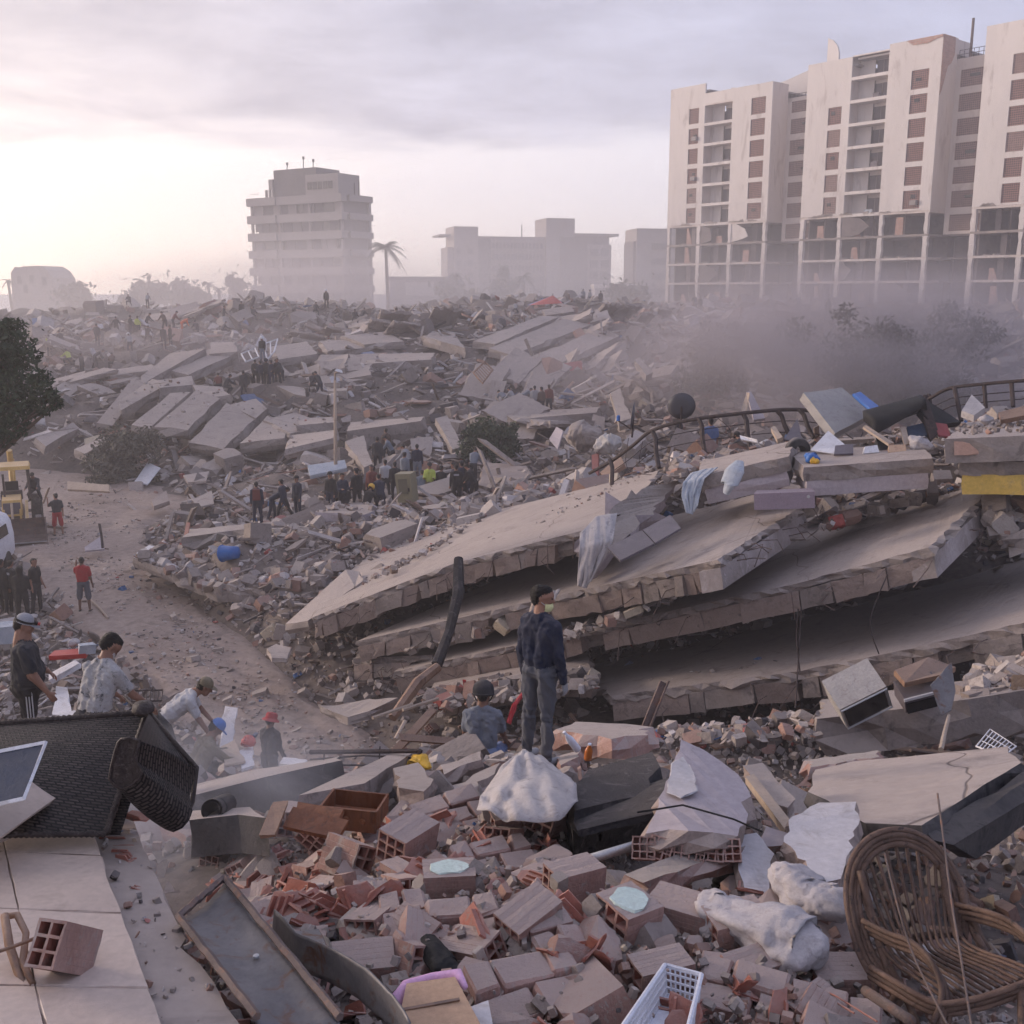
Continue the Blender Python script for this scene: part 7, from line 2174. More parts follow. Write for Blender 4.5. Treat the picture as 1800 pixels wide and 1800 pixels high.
mb = MB(); mb.grid(bez, 23, 17); o = mb.build('draped_sack', MATS['cloth_white'], smooth=True, recalc=False)
sd = o.modifiers.new('t', 'SOLIDIFY'); sd.thickness = .006
tag(o, 'crumpled pale cloth sack heaped up at the feet of the standing man', 'sack')
sack('woven_sack', pix([(1252, 1572, 4.9), (1262, 1608, 4.72), (1300, 1618, 4.6), (1370, 1644, 4.45), (1420, 1664, 4.35), (1452, 1656, 4.3)]), [.05, .13, .11, .17, .15, .03], 'sack_white', 'long white woven sack with a twisted waist left of the cane chair', 'sack', 5, .34)
sack('woven_sack', pix([(1362, 1524, 5.2), (1385, 1545, 5.1), (1420, 1577, 4.95), (1470, 1588, 4.85), (1530, 1575, 4.85)]), [.04, .11, .12, .11, .04], 'sack_white', 'bent white woven sack behind the cane chair', 'sack', 8, .32)
sack('plastic_bag', pix([(1258, 1560, 5.7), (1280, 1552, 5.8), (1305, 1572, 5.6)]), [.03, .09, .03], 'black_fabric', 'small black plastic bag beside the twisted white sack', 'bag', 9, .3)
# ---- the dark hollow: charred slab, broken painted wall, pipe
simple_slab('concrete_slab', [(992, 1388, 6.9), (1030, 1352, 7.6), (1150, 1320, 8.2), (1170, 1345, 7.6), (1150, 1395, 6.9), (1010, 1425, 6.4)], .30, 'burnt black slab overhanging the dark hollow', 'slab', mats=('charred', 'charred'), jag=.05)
simple_slab('plaster_sheet', [(1010, 1462, 6.0), (1150, 1425, 6.2), (1235, 1385, 6.6), (1225, 1350, 7.4), (1060, 1400, 7.2), (1000, 1435, 6.6)], .05, 'black panel standing in for the shade inside the dark hollow', 'panel', mats=('charred', 'charred'), jag=.03)  # black colour takes the place of the hollow's shade
vd = MB(); vd.add(pix([(985, 1500, 6.6), (1200, 1500, 6.6), (1200, 1420, 7.4), (985, 1420, 7.4)]), [(0, 1, 2, 3)])
wl_ = empty('broken_wall', P(1225, 1490, 5.5), 0, 'broken wall lump with blistered white paint and open brick cells along its foot', 'wall piece')
mb = MB(); wp = pix([(1128, 1470, 5.55), (1180, 1345, 6.5), (1196, 1298, 6.9), (1238, 1318, 6.8), (1300, 1360, 6.5), (1322, 1400, 6.2), (1312, 1448, 5.75), (1300, 1474, 5.5), (1210, 1462, 5.5)])
nn = jag_slab(mb, wp, .13, .03, .12, rnd, 0, 1); mb.build('painted_face', [MATS['plaster_mauve'], MATS['clay_block']], wl_)
mb = MB(); jag_slab(mb, [p + nn * .012 for p in pix([(1172, 1395, 6.05), (1180, 1345, 6.45), (1200, 1332, 6.6), (1220, 1360, 6.35), (1226, 1392, 6.05), (1196, 1405, 5.95)])], .008, .008, .05, rnd); mb.build('paint_patch', MATS['plaster_white'], wl_)
for k in range(6):
	t = k / 5; p = P(1140, 1480, 5.5).lerp(P(1290, 1484, 5.45), t)
	o = bpy.data.objects.new('cell_brick', BK['s33']); COL.objects.link(o); o.parent = wl_; o.location = p - nn * .085 + Vector((0, .08, .0)) - wl_.location; o.rotation_euler = (gq.gauss(0, .08), math.radians(32), math.radians(78) + gq.gauss(0, .1)); o.scale = (.8, .75, .75)
mb = MB(); mb.tube([P(1120, 1428, 5.7), P(1200, 1415, 5.75), P(1290, 1440, 5.6), P(1340, 1462, 5.5)], .006, 5); tag(mb.build('black_cable', MATS['black_fabric']), 'thin black cable lying across the broken wall lump', 'cable')
mb = MB(); mb.tube([P(1030, 1512, 5.7), P(1150, 1476, 5.95)], .028, 10); tag(mb.build('metal_pipe', MATS['steel'], smooth=True), 'grey pipe crossing the mouth of the dark hollow', 'pipe')
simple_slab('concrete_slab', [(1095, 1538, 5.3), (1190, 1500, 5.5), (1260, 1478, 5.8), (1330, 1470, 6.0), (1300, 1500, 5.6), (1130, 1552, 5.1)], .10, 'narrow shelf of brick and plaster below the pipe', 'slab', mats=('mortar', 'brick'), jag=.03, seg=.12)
simple_slab('plaster_sheet', [(1388, 1432, 6.0), (1440, 1410, 6.2), (1506, 1408, 6.15), (1512, 1440, 5.9), (1500, 1490, 5.5), (1478, 1545, 5.1), (1452, 1552, 5.05), (1420, 1530, 5.2), (1375, 1480, 5.6)], .10, 'broad white plastered wall piece behind the cane chair', 'wall piece', mats=('plaster_white', 'clay_block'), jag=.025, seg=.08, up=True)
simple_slab('plaster_sheet', [(1295, 1468, 5.9), (1330, 1462, 6.0), (1362, 1500, 5.7), (1350, 1575, 5.2), (1310, 1585, 5.15), (1298, 1530, 5.4)], .12, 'flaking whitewashed wall strip left of the bent white sack', 'wall piece', mats=('plaster_white', 'clay_block'), jag=.03, seg=.1)
simple_slab('plaster_sheet', [(1305, 1345, 7.4), (1340, 1340, 7.6), (1400, 1405, 6.6), (1385, 1420, 6.4), (1350, 1410, 6.6)], .08, 'dusty wall strip leaning between the broken wall and the smooth slab', 'wall piece', mats=('concrete_top', 'clay_block'), jag=.03, seg=.12)
simple_slab('plaster_sheet', [(1310, 1365, 7.0), (1325, 1360, 7.1), (1388, 1440, 6.1), (1380, 1458, 5.95)], .05, 'smooth beige board edge leaning beside the white wall piece', 'board', mats=('wood_pale', 'wood_pale'), jag=.004)
simple_slab('plaster_sheet', [(1330, 1490, 5.9), (1345, 1450, 6.1), (1395, 1465, 5.9), (1392, 1485, 5.8)], .06, 'shaded plaster flake under the white wall piece', 'wall piece', mats=('plaster_mauve', 'brick'), jag=.02, seg=.1)
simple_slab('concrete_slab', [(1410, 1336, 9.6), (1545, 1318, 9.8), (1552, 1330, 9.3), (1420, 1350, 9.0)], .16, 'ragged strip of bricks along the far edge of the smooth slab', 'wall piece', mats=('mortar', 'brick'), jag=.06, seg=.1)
ts = simple_slab('concrete_slab', [(975, 1282, 10.4), (1010, 1268, 10.8), (1100, 1272, 10.6), (1150, 1278, 10.4), (1140, 1292, 9.8), (1075, 1300, 9.6), (1020, 1292, 9.9)], .20, 'flat pale slab with a ragged brick edge right of the standing man', 'slab', mats=('concrete_top', 'brick'), jag=.06, seg=.15)
simple_slab('concrete_slab', [(985, 1345, 8.9), (1018, 1330, 9.2), (1022, 1318, 9.7), (975, 1330, 9.6)], .12, 'small brick slab beside the boots of the standing man', 'slab', mats=('concrete_top', 'brick'), jag=.02, seg=.12)
def bottle(px, py, d, m, label, tiltx, tilty, h=.22, r_=.036):
	o = empty('plastic_bottle', P(px, py, d), 0, label, 'bottle'); o.rotation_euler = (tiltx, tilty, 0)
	mb = MB(); mb.lathe([(r_ * .9, 0), (r_, .01), (r_, h * .55), (r_ * .9, h * .62), (r_ * .45, h * .82), (r_ * .38, h * .93)], (0, 0, 0), None, 14); q = mb.build('body', MATS[m], None, origin=None, smooth=True); q.parent = o
	mb = MB(); mb.lathe([(r_ * .45, h * .93), (r_ * .45, h)], (0, 0, 0), None, 12); q = mb.build('cap', MATS['white_plastic'], None, origin=None); q.parent = o
bottle(1033, 1335, 8.8, 'brown_bottle', 'small bottle of orange drink by the boots of the standing man', .1, .1, .16)
bottle(1016, 1318, 9.0, 'white_plastic', 'tilted clear plastic bottle above the orange one', .2, -.6, .24)
st = MB(); a, b = P(1132, 1285, 11.5), P(1166, 1200, 11.8); st.box((a + b) / 2, ((b - a).length, .09, .07), frame(b - a, (0, -1, .3))); st.box((a + b) / 2 + Vector((.05, -.04, .03)), ((b - a).length, .02, .09), frame(b - a, (0, -1, .3)))
tag(st.build('steel_profile', MATS['rust']), 'rusty steel profile standing up in front of the lowest big slab', 'steel bar')
# ---- smashed oven and drawer box at the right
ov = empty('oven', P(1530, 1300, 12.2), 0, 'smashed dusty oven with a black glass door lying tilted under the slabs', 'oven')
c = P(1522, 1243, 12.2); R = frame(P(1575, 1215, 12.0) - P(1495, 1255, 12.0), (-.15, -.55, .8))
mb = MB(); mb.box(c + R @ Vector((0, .22, 0)), (.62, .45, .50), R); mb.build('casing', MATS['mattress'], ov)
mb = MB(); mb.box(c + R @ Vector((0.0, -.012, -.01)), (.54, .02, .42), R); mb.build('glass_door', MATS['black_glass'], ov)
mb = MB(); mb.tube([c + R @ Vector((-.30, -.03, .24)), c + R @ Vector((.30, -.03, .24)), c + R @ Vector((.30, -.03, -.24)), c + R @ Vector((-.30, -.03, -.24))], .012, 5, closed=True); mb.build('door_frame', MATS['steel'], ov)
cr = empty('metal_crate', P(1625, 1260, 12.6), 0, 'bent grey metal box lying right of the smashed oven', 'box')
c = P(1625, 1232, 12.7); R = frame(P(1660, 1222, 12.6) - P(1590, 1240, 12.6), (0, -.3, 1))
mb = MB(); mb.box(c + R @ Vector((0, .18, 0)), (.50, .36, .24), R); mb.build('body', MATS['grey_board'], cr)
mb = MB(); mb.box(c + R @ Vector((0, -.012, .10)), (.52, .02, .04), R); mb.build('rim', MATS['white_paint'], cr)
mb = MB(); mb.box(c + R @ Vector((0, -.012, -.05)), (.46, .014, .16), R); mb.build('front', MATS['black_glass'], cr)
lidp = pix([(1635, 1205, 12.4), (1672, 1165, 12.6), (1680, 1215, 12.3), (1672, 1250, 12.1), (1655, 1258, 12.1)]); mb = MB(); jag_slab(mb, lidp, .012, .01, .1, rnd, up=False); mb.build('bent_side', MATS['sheet_metal'], cr)
simple_slab('board', [(1572, 1178, 13.0), (1632, 1155, 13.4), (1680, 1172, 13.3), (1660, 1185, 12.8), (1590, 1200, 12.6)], .07, 'grey wooden tray wedged under the cracked slab above the metal box', 'board', mats=('wood', 'wood'), jag=.01)
mb = MB(); mb.tube([P(1668, 1258, 11.8), P(1660, 1290, 11.2), P(1654, 1318, 10.6)], [.02, .026, .03], 6); tag(mb.build('splintered_post', MATS['wood_pale']), 'pale splintered post hanging below the bent metal box', 'post')
wr_ = MB()
q = pix([(1716, 1312, 9.2), (1740, 1282, 9.6), (1786, 1312, 9.2), (1762, 1330, 8.8)])
wr_.tube(q, .008, 5, closed=True)
for k in range(1, 8): wr_.tube([q[0].lerp(q[3], k / 8), q[1].lerp(q[2], k / 8)], .005, 4)
for k in range(1, 3): wr_.tube([q[0].lerp(q[1], k / 3), q[3].lerp(q[2], k / 3)], .005, 4)
tag(wr_.build('wire_rack', MATS['white_paint']), 'white wire rack at the far corner of the smooth slab', 'rack')
# ---- metal tray and bent strip at the bottom
tr = empty('metal_tray', P(430, 1760, 3.6), 0, 'rusty sheet metal tray with raised rims lying at the bottom edge', 'metal tray')
q = pix([(397, 1592, 4.45), (317, 1664, 4.05), (455, 1850, 3.3), (600, 1850, 3.35)]); up_ = Vector((0, 0, .12)); q = [p + up_ for p in q]
mb = MB(); mb.grid(lambda u, v: q[1].lerp(q[0], u).lerp(q[2].lerp(q[3], u), v) + Vector((0, 0, -.03 * math.sin(u * math.pi) + .008 * noise.noise(Vector((u * 5, v * 5, 2))))), 16, 20); o = mb.build('plate', MATS['sheet_metal'], tr, smooth=True); sd = o.modifiers.new('t', 'SOLIDIFY'); sd.thickness = .004
mb = MB()
for a, b in ((q[1], q[2]), (q[0], q[3]), (q[0], q[1])):
	n_ = 14; pts_ = [a.lerp(b, k / n_) + Vector((0, 0, .025 + .008 * noise.noise(Vector((k * .7, 1, 2))))) for k in range(n_ + 1)]; mb.tube(pts_, .017, 5)
mb.build('rim', MATS['rust'], tr)
mb = MB(); mb.lathe([(.014, 0), (.012, .008), (.001, .010)], q[0].lerp(q[3], .52).lerp(q[1].lerp(q[2], .5), .35) + Vector((0, 0, -.015)), None, 12); mb.build('bolt', MATS['steel'], tr)
bs_ = MB(); cl_ = [P(482, 1650, 4.4), P(520, 1690, 4.15), P(590, 1722, 3.95), P(640, 1752, 3.75), P(690, 1800, 3.5), P(720, 1850, 3.3)]
def strip(u, v):
	t = v * 5; i = min(int(t), 4); p = cl_[i].lerp(cl_[i + 1], t - i)
	return p + Vector((.02, -.01, .16)) * (u - .5) * (1.2 - .4 * v) + Vector((.0, .0, .06 + .012 * noise.noise(Vector((u * 3, v * 7, 5)))))
bs_.grid(strip, 8, 30); o = bs_.build('metal_strip', MATS['sheet_metal'], smooth=True); sd = o.modifiers.new('t', 'SOLIDIFY'); sd.thickness = .006
tag(o, 'curved sheet metal strip winding right of the rusty tray', 'metal strip')
simple_slab('metal_plate', [(488, 1640, 4.55), (560, 1632, 4.6), (574, 1660, 4.4), (566, 1710, 4.1), (500, 1690, 4.2)], .006, 'flat grey metal plate between the rusty tray and the bent strip', 'metal plate', mats=('sheet_metal', 'rust'), jag=.006, seg=.1)
simple_slab('plaster_sheet', [(430, 1630, 4.5), (492, 1622, 4.5), (470, 1685, 4.2), (455, 1690, 4.2)], .03, 'brown triangular board behind the rusty tray', 'board', mats=('cardboard', 'wood'), jag=.004)
bx = empty('cardboard_box', P(775, 1800, 3.55), 0, 'cardboard box end with a pink cloth over it at the bottom edge', 'box')
q = [p + Vector((0, 0, .06)) for p in pix([(695, 1850, 3.4), (715, 1752, 3.75), (800, 1740, 3.8), (858, 1850, 3.4)])]
mb = MB(); mb.extrude(q, Vector((0, .02, -.18))); mb.build('carton', MATS['cardboard'], bx)
mb = MB(); mb.box(q[0].lerp(q[2], .5) + Vector((.02, 0, .006)), (.22, .012, .008), M3(.2, 0, .28)); mb.build('slot', MATS['wood'], bx)
pc_ = [P(690, 1800, 3.65), P(716, 1760, 3.8), (P(760, 1746, 3.86)), P(805, 1742, 3.86), P(818, 1762, 3.75)]
mb = MB(); mb.tube([p + Vector((0, 0, .07)) for p in pc_], [.035, .026, .022, .03, .012], 8); tag(mb.build('pink_cloth', MATS['cloth_pink'], smooth=True), 'pink cloth strip rolled over the cardboard box', 'cloth')
simple_slab('notebook', [p for p in [(826, 1770, 3.8), (858, 1758, 3.85), (876, 1850, 3.4), (846, 1850, 3.4)]], .01, 'white sheet of paper with a blue edge beside the cardboard box', 'paper', mats=('white_paint', 'blue_plastic'), jag=0)
# ---- white plastic basket
bk_ = empty('plastic_basket', P(1165, 1790, 3.75), 0, 'pale lilac plastic basket with a perforated rim at the bottom edge', 'basket')
A0, B0, C0, D0 = P(1168, 1722, 4.05), P(1232, 1740, 3.95), P(1205, 1850, 3.4), P(1090, 1840, 3.4)
for p in (A0, B0, C0, D0): p.z += .07
dn = Vector((.01, 0, -.12)); ctr_ = (A0 + B0 + C0 + D0) / 4
inn = [p + dn + (ctr_ - p) * .14 for p in (A0, B0, C0, D0)]
mb = MB(); mb.extrude(inn, Vector((0, 0, -.006))); mb.build('bottom', MATS['white_plastic'], bk_)
for a, b, ia, ib in ((A0, B0, inn[0], inn[1]), (B0, C0, inn[1], inn[2]), (C0, D0, inn[2], inn[3]), (D0, A0, inn[3], inn[0])):
	mb = MB(); L = (b - a).length; nx_ = max(6, int(L / .022)); ny_ = 4
	out = (a + b) / 2 - ctr_; out.z = 0; out.normalize()
	def W_(u, v): return a.lerp(b, u).lerp(ia.lerp(ib, u), v)
	for i in range(nx_ + 1): mb.box(W_(i / nx_, .5), ((W_(0, 1) - W_(0, 0)).length * .92, .007, .006), frame(W_(i / nx_, 1) - W_(i / nx_, 0), out))
	for j in range(ny_ + 1): mb.box(W_(.5, j / ny_), ((W_(1, j / ny_) - W_(0, j / ny_)).length, .012 if j in (0, ny_) else .008, .007), frame(W_(1, j / ny_) - W_(0, j / ny_), out))
	mb.build('lattice_side', MATS['white_plastic'], bk_)
mb = MB(); mb.tube([A0, B0, C0, D0], .011, 6, closed=True); mb.build('rim', MATS['white_plastic'], bk_)
sack('old_boot', pix([(752, 1650, 4.5), (762, 1672, 4.4), (782, 1702, 4.25), (800, 1712, 4.2)]), [.035, .06, .065, .03], 'black_fabric', 'dark leather boot-shaped bag lying in the brick heap', 'boot', 12, .18)
for a, b, r_, m_, lab in (((1335, 1672, 4.6), (1378, 1702, 4.45), .020, 'concrete', 'upper of two grey pipes below the white sack'), ((1332, 1698, 4.5), (1372, 1716, 4.4), .018, 'concrete', 'lower of two grey pipes below the white sack'), ((1520, 1760, 4.0), (1600, 1815, 3.6), .022, 'rust', 'dark pipe in front of the cane chair legs')):
	mb = MB(); mb.tube([P(*a) + Vector((0, 0, .05)), P(*b) + Vector((0, 0, .05))], r_, 10); tag(mb.build('conduit_pipe', MATS[m_], smooth=True), lab, 'pipe')
for k, pts_ in enumerate(([(1375, 1708, 4.4), (1420, 1750, 4.2), (1500, 1800, 3.8)], [(1372, 1712, 4.4), (1400, 1735, 4.3), (1470, 1770, 4.0), (1540, 1815, 3.7)])):
	mb = MB(); mb.tube([P(*q_) + Vector((0, 0, .05)) for q_ in pts_], .004, 5); tag(mb.build('copper_wire', MATS['brick_raw']), ['upper', 'lower'][k] + ' reddish wire running from the grey pipes to the bottom edge', 'wire')

# ---- the cane armchair
ch = empty('cane_armchair', P(1640, 1800, 4.1) - Vector((0, 0, .25)), 0, 'old cane armchair with a round hooped back in the bottom right corner', 'armchair')
def curve(pts, n=40):
	pts = [Vector(p) for p in pts]; out = []; k = len(pts) - 1
	for i in range(n + 1):
		t = i / n * k; a = min(int(t), k - 1); f = t - a
		p0, p1, p2, p3 = pts[max(a - 1, 0)], pts[a], pts[a + 1], pts[min(a + 2, k)]
		out.append(.5 * ((2 * p1) + (p2 - p0) * f + (2 * p0 - 5 * p1 + 4 * p2 - p3) * f * f + (3 * p1 - p0 - 3 * p2 + p3) * f ** 3))
	return out
hoop = pix([(1545, 1735, 4.20), (1512, 1680, 4.34), (1492, 1610, 4.46), (1488, 1555, 4.55), (1500, 1505, 4.62), (1532, 1470, 4.68), (1580, 1458, 4.70), (1630, 1475, 4.68), (1668, 1515, 4.60), (1692, 1560, 4.52), (1700, 1600, 4.44), (1696, 1650, 4.34)])
hc_ = P(1598, 1590, 4.5)
for k in range(4):
	sc = 1.0 - .062 * k
	pts_ = curve([hc_ + (p - hc_) * sc + Vector((0, -.010 * (k % 2), 0)) for p in hoop], 60)
	mb = MB(); mb.tube(pts_, .0145, 8); mb.build('back_hoop', MATS['cane'], ch, smooth=True)
nsp = 14
tops = curve([hc_ + (p - hc_) * .80 for p in hoop[3:10]], nsp - 1)
for k in range(nsp):
	t = k / (nsp - 1)
	bt = P(1552, 1672, 4.32).lerp(P(1690, 1652, 4.30), t)
	fr = P(1668, 1762, 3.92).lerp(P(1830, 1712, 3.92), t)
	pts_ = curve([tops[k], tops[k].lerp(bt, .5) + Vector((0, .02, 0)), bt + Vector((0, .0, .015)), bt.lerp(fr, .25) - Vector((0, 0, .012)), bt.lerp(fr, .65), fr], 24)
	mb = MB(); mb.tube(pts_, .0085, 6); mb.build('spindle', MATS['cane'], ch, smooth=True)
for q_ in ([(1512, 1530, 4.56), (1535, 1620, 4.44), (1556, 1690, 4.28), (1590, 1790, 4.05), (1610, 1840, 3.9)], [(1656, 1520, 4.58), (1668, 1590, 4.45), (1684, 1650, 4.30)], [(1690, 1560, 4.5), (1704, 1620, 4.4), (1735, 1680, 4.25)]):
	mb = MB(); mb.tube(curve(pix(q_), 16), .019, 8); mb.build('upright', MATS['cane'], ch, smooth=True)
for k in range(3):
	o_ = Vector((.016 * k, -.010 * k, -.026 * k))
	mb = MB(); mb.tube([p + o_ for p in curve(pix([(1516, 1618, 4.42), (1560, 1640, 4.30), (1600, 1655, 4.18), (1634, 1686, 4.05), (1654, 1732, 3.95), (1652, 1770, 3.88), (1638, 1800, 3.84)]), 30)], .013, 8); mb.build('arm_loop', MATS['cane'], ch, smooth=True)
	mb = MB(); mb.tube([p + o_ for p in curve(pix([(1680, 1590, 4.42), (1724, 1600, 4.32), (1768, 1616, 4.2), (1805, 1645, 4.08), (1840, 1700, 3.95)]), 24)], .013, 8); mb.build('arm_loop', MATS['cane'], ch, smooth=True)
	mb = MB(); mb.tube([p + Vector((0, 0, -.024 * k)) for p in curve(pix([(1530, 1700, 4.18), (1580, 1730, 4.02), (1630, 1758, 3.92), (1668, 1764, 3.88), (1730, 1752, 3.86), (1800, 1728, 3.86), (1850, 1712, 3.88)]), 30)], .014, 8); mb.build('seat_rim', MATS['cane'], ch, smooth=True)
for q_ in ([(1540, 1720, 4.2), (1534, 1770, 4.15), (1520, 1800, 4.12)], [(1565, 1700, 4.25), (1600, 1770, 4.05), (1622, 1830, 3.9)], [(1655, 1765, 3.9), (1650, 1830, 3.8)], [(1700, 1590, 4.4), (1720, 1640, 4.35), (1738, 1672, 4.3)], [(1795, 1740, 3.86), (1798, 1830, 3.7)], [(1545, 1790, 4.1), (1580, 1745, 4.05)]):
	mb = MB(); mb.tube(curve(pix(q_), 8), .017, 8); mb.build('leg', MATS['cane'], ch, smooth=True)
mb = MB(); mb.tube(curve(pix([(1545, 1655, 4.36), (1600, 1650, 4.36), (1690, 1635, 4.34)]), 10), .02, 7); mb.build('back_crossbar', MATS['cane'], ch, smooth=True)
mb = MB(); mb.tube(curve([P(1648, 1395, 5.0), P(1658, 1470, 4.7), P(1672, 1580, 4.3), P(1690, 1690, 3.95), P(1712, 1830, 3.5)], 20), .0055, 6); tag(mb.build('steel_rod', MATS['rust']), 'thin bent steel rod standing in front of the cane armchair', 'rod')
mb = MB(); mb.tube(curve([P(1555, 1500, 4.5), P(1580, 1600, 4.2), P(1610, 1690, 4.0), P(1680, 1830, 3.5)], 20), .005, 6); tag(mb.build('steel_rod', MATS['rust']), 'thin steel rod leaning through the back of the cane armchair', 'rod')

# ------------------------------------------------------------ things on top of the right-hand pile
def tubes(name, m, parent, *paths, r=.03, n=6, smooth=True):
	mb = MB()
	for p in paths: mb.tube(p, r, n)
	return mb.build(name, MATS[m], parent, smooth=smooth)
rl = empty('bent_railing', P(1200, 800, 27.5), 0, 'bent dark iron railing with posts and wires along the top of the slab pile', 'railing')
top = [(1036, 832, 30), (1075, 810, 29.3), (1110, 785, 28.5), (1146, 757, 27.8), (1205, 740, 27.2), (1300, 727, 26.6), (1395, 720, 26.2), (1462, 730, 25.8), (1500, 752, 25.4)]
mb = MB(); mb.tube(curve(pix(top), 40), .05, 7); mb.build('handrail', MATS['iron'], rl, smooth=True)
for a, b in (((1072, 808, 29.3), (1078, 878, 28.2)), ((1147, 757, 27.8), (1158, 822, 27.0)), ((1228, 735, 27.0), (1240, 800, 26.6)), ((1306, 726, 26.6), (1320, 790, 26.0)), ((1366, 722, 26.3), (1388, 765, 26.0)), ((1405, 720, 26.1), (1430, 770, 25.6))):
	mb = MB(); a, b = P(*a), P(*b); mb.tube([a, a.lerp(b, .2) + Vector((.05, 0, 0)), a.lerp(b, .6), b], .06, 6); mb.build('post', MATS['iron'], rl)
for off in (.33, .66):
	pts_ = [P(px, py + 60 * off, d) for px, py, d in top[1:]]
	mb = MB(); mb.tube(curve(pts_, 30), .012, 4); mb.build('wire', MATS['iron'], rl)
for q_ in ([(1105, 770, 28), (1100, 812, 28), (1112, 830, 28), (1150, 835, 27.4)], [(1130, 775, 28), (1125, 815, 28), (1160, 800, 27.4), (1195, 812, 27)], [(1262, 735, 26.6), (1285, 760, 26.4), (1272, 795, 26.3), (1250, 815, 26.2)]):
	mb = MB(); mb.tube(curve(pix(q_), 16), .009, 4); mb.build('loose_wire', MATS['iron'], rl)
r2 = empty('bent_railing', P(1720, 735, 23.5), 0, 'dark iron railing rising along the top right edge', 'railing')
top2 = [(1632, 702, 24.2), (1640, 697, 24), (1672, 682, 23.6), (1740, 674, 23), (1800, 669, 22.5), (1880, 664, 22)]
mb = MB(); mb.tube(curve(pix(top2), 24), .04, 7); mb.build('handrail', MATS['iron'], r2, smooth=True)
for a, b in (((1678, 681, 23.5), (1690, 740, 23)), ((1730, 676, 23.1), (1733, 718, 23)), ((1778, 672, 22.7), (1781, 715, 22.4)), ((1626, 695, 24.3), (1628, 740, 24)), ((1633, 693, 24.3), (1640, 745, 24))):
	mb = MB(); mb.tube([P(*a), P(*b)], .048, 6); mb.build('post', MATS['iron'], r2)
for o_ in (18, 32):
	mb = MB(); mb.tube([P(px, py + o_, d) for px, py, d in top2[1:]], .012, 4); mb.build('wire', MATS['iron'], r2)
def dish(c, face, rad, label, cat='satellite dish'):
	o = empty('satellite_dish', c - Vector((0, 0, rad * 1.6)), 0, label, cat)
	R = frame(face, (0, 0, 1)) @ Matrix.Rotation(math.pi / 2, 3, 'Y')
	mb = MB(); mb.lathe([(.001, -.05 * rad), (.5 * rad, -.03 * rad), (rad, .05 * rad), (rad * 1.01, .035 * rad), (.5 * rad, -.05 * rad), (.001, -.07 * rad)], c, R, 28, cap=False); mb.build('reflector', plain('dish_grey', (.085, .085, .098), .5, .05), o, smooth=True)
	mb = MB(); mb.tube([c, c - Vector((0, 0, rad * .8)), c - Vector((.02, 0, rad * 1.6))], .03, 7); mb.build('mast', MATS['iron'], o)
	f = Vector(face).normalized(); e = c + f * rad * 1.1 - Vector((0, 0, rad * .5))
	mb = MB(); mb.tube([c - Vector((0, 0, rad)) + f * .05, e], .02, 6); mb.build('feed_arm', MATS['iron'], o)
	mb = MB(); mb.lathe([(.05, 0), (.05, .12), (.03, .15)], e, None, 10); mb.build('receiver', MATS['blue_plastic'], o)
	return o
dish(P(1198, 714, 27.6), (.1, .95, .25), .36, 'round dark satellite dish seen from behind above the railing')
dish(P(1113, 731, 28.8), (-.95, .2, .1), .37, 'satellite dish seen edge-on left of the round one')
# furniture heap
def slabobj(name, ppts, t, m, label, cat, jag=.01, seg=.3, up=True):
	mb = MB(); jag_slab(mb, pix(ppts), t, jag, seg, rnd, 0, 0, up=up); return tag(mb.build(name, MATS[m]), label, cat)
slabobj('mattress', [(1412, 690, 25.2), (1480, 681, 26.0), (1532, 728, 25.2), (1468, 762, 24)], .22, 'mattress', 'grey mattress leaning in the furniture heap on top of the pile', 'mattress')
slabobj('blue_board', [(1500, 692, 25), (1512, 688, 25.2), (1548, 716, 24.6), (1530, 718, 24.3)], .06, 'blue_plastic', 'bright blue plastic lid behind the black sofa', 'lid', .02)
sf = empty('black_sofa', P(1590, 770, 23), 0, 'overturned black sofa on the furniture heap', 'sofa')
def sofa_fn(u, v):
	a, b, c, d = P(1516, 722, 23.4), P(1618, 694, 23.6), P(1622, 722, 22.9), P(1540, 768, 22.7)
	return a.lerp(b, u).lerp(d.lerp(c, u), v) + Vector((0, -.22 * math.sin(v * math.pi), .10 * math.sin(v * math.pi * .8)))
mb = MB(); mb.grid(sofa_fn, 14, 12); o = mb.build('backrest', MATS['black_fabric'], sf, smooth=True); q = o.modifiers.new('t', 'SOLIDIFY'); q.thickness = .25
mb = MB(); jag_slab(mb, pix([(1616, 696, 23.6), (1660, 722, 23.8), (1690, 742, 23.4), (1640, 748, 22.8), (1618, 722, 23)]), .14, .01, .3, rnd); mb.build('seat', MATS['black_fabric'], sf)
mb = MB(); jag_slab(mb, pix([(1612, 700, 23.3), (1632, 702, 23.3), (1650, 760, 22.6), (1636, 775, 22.5)]), .08, .01, .3, rnd); mb.build('side_panel', MATS['iron'], sf)
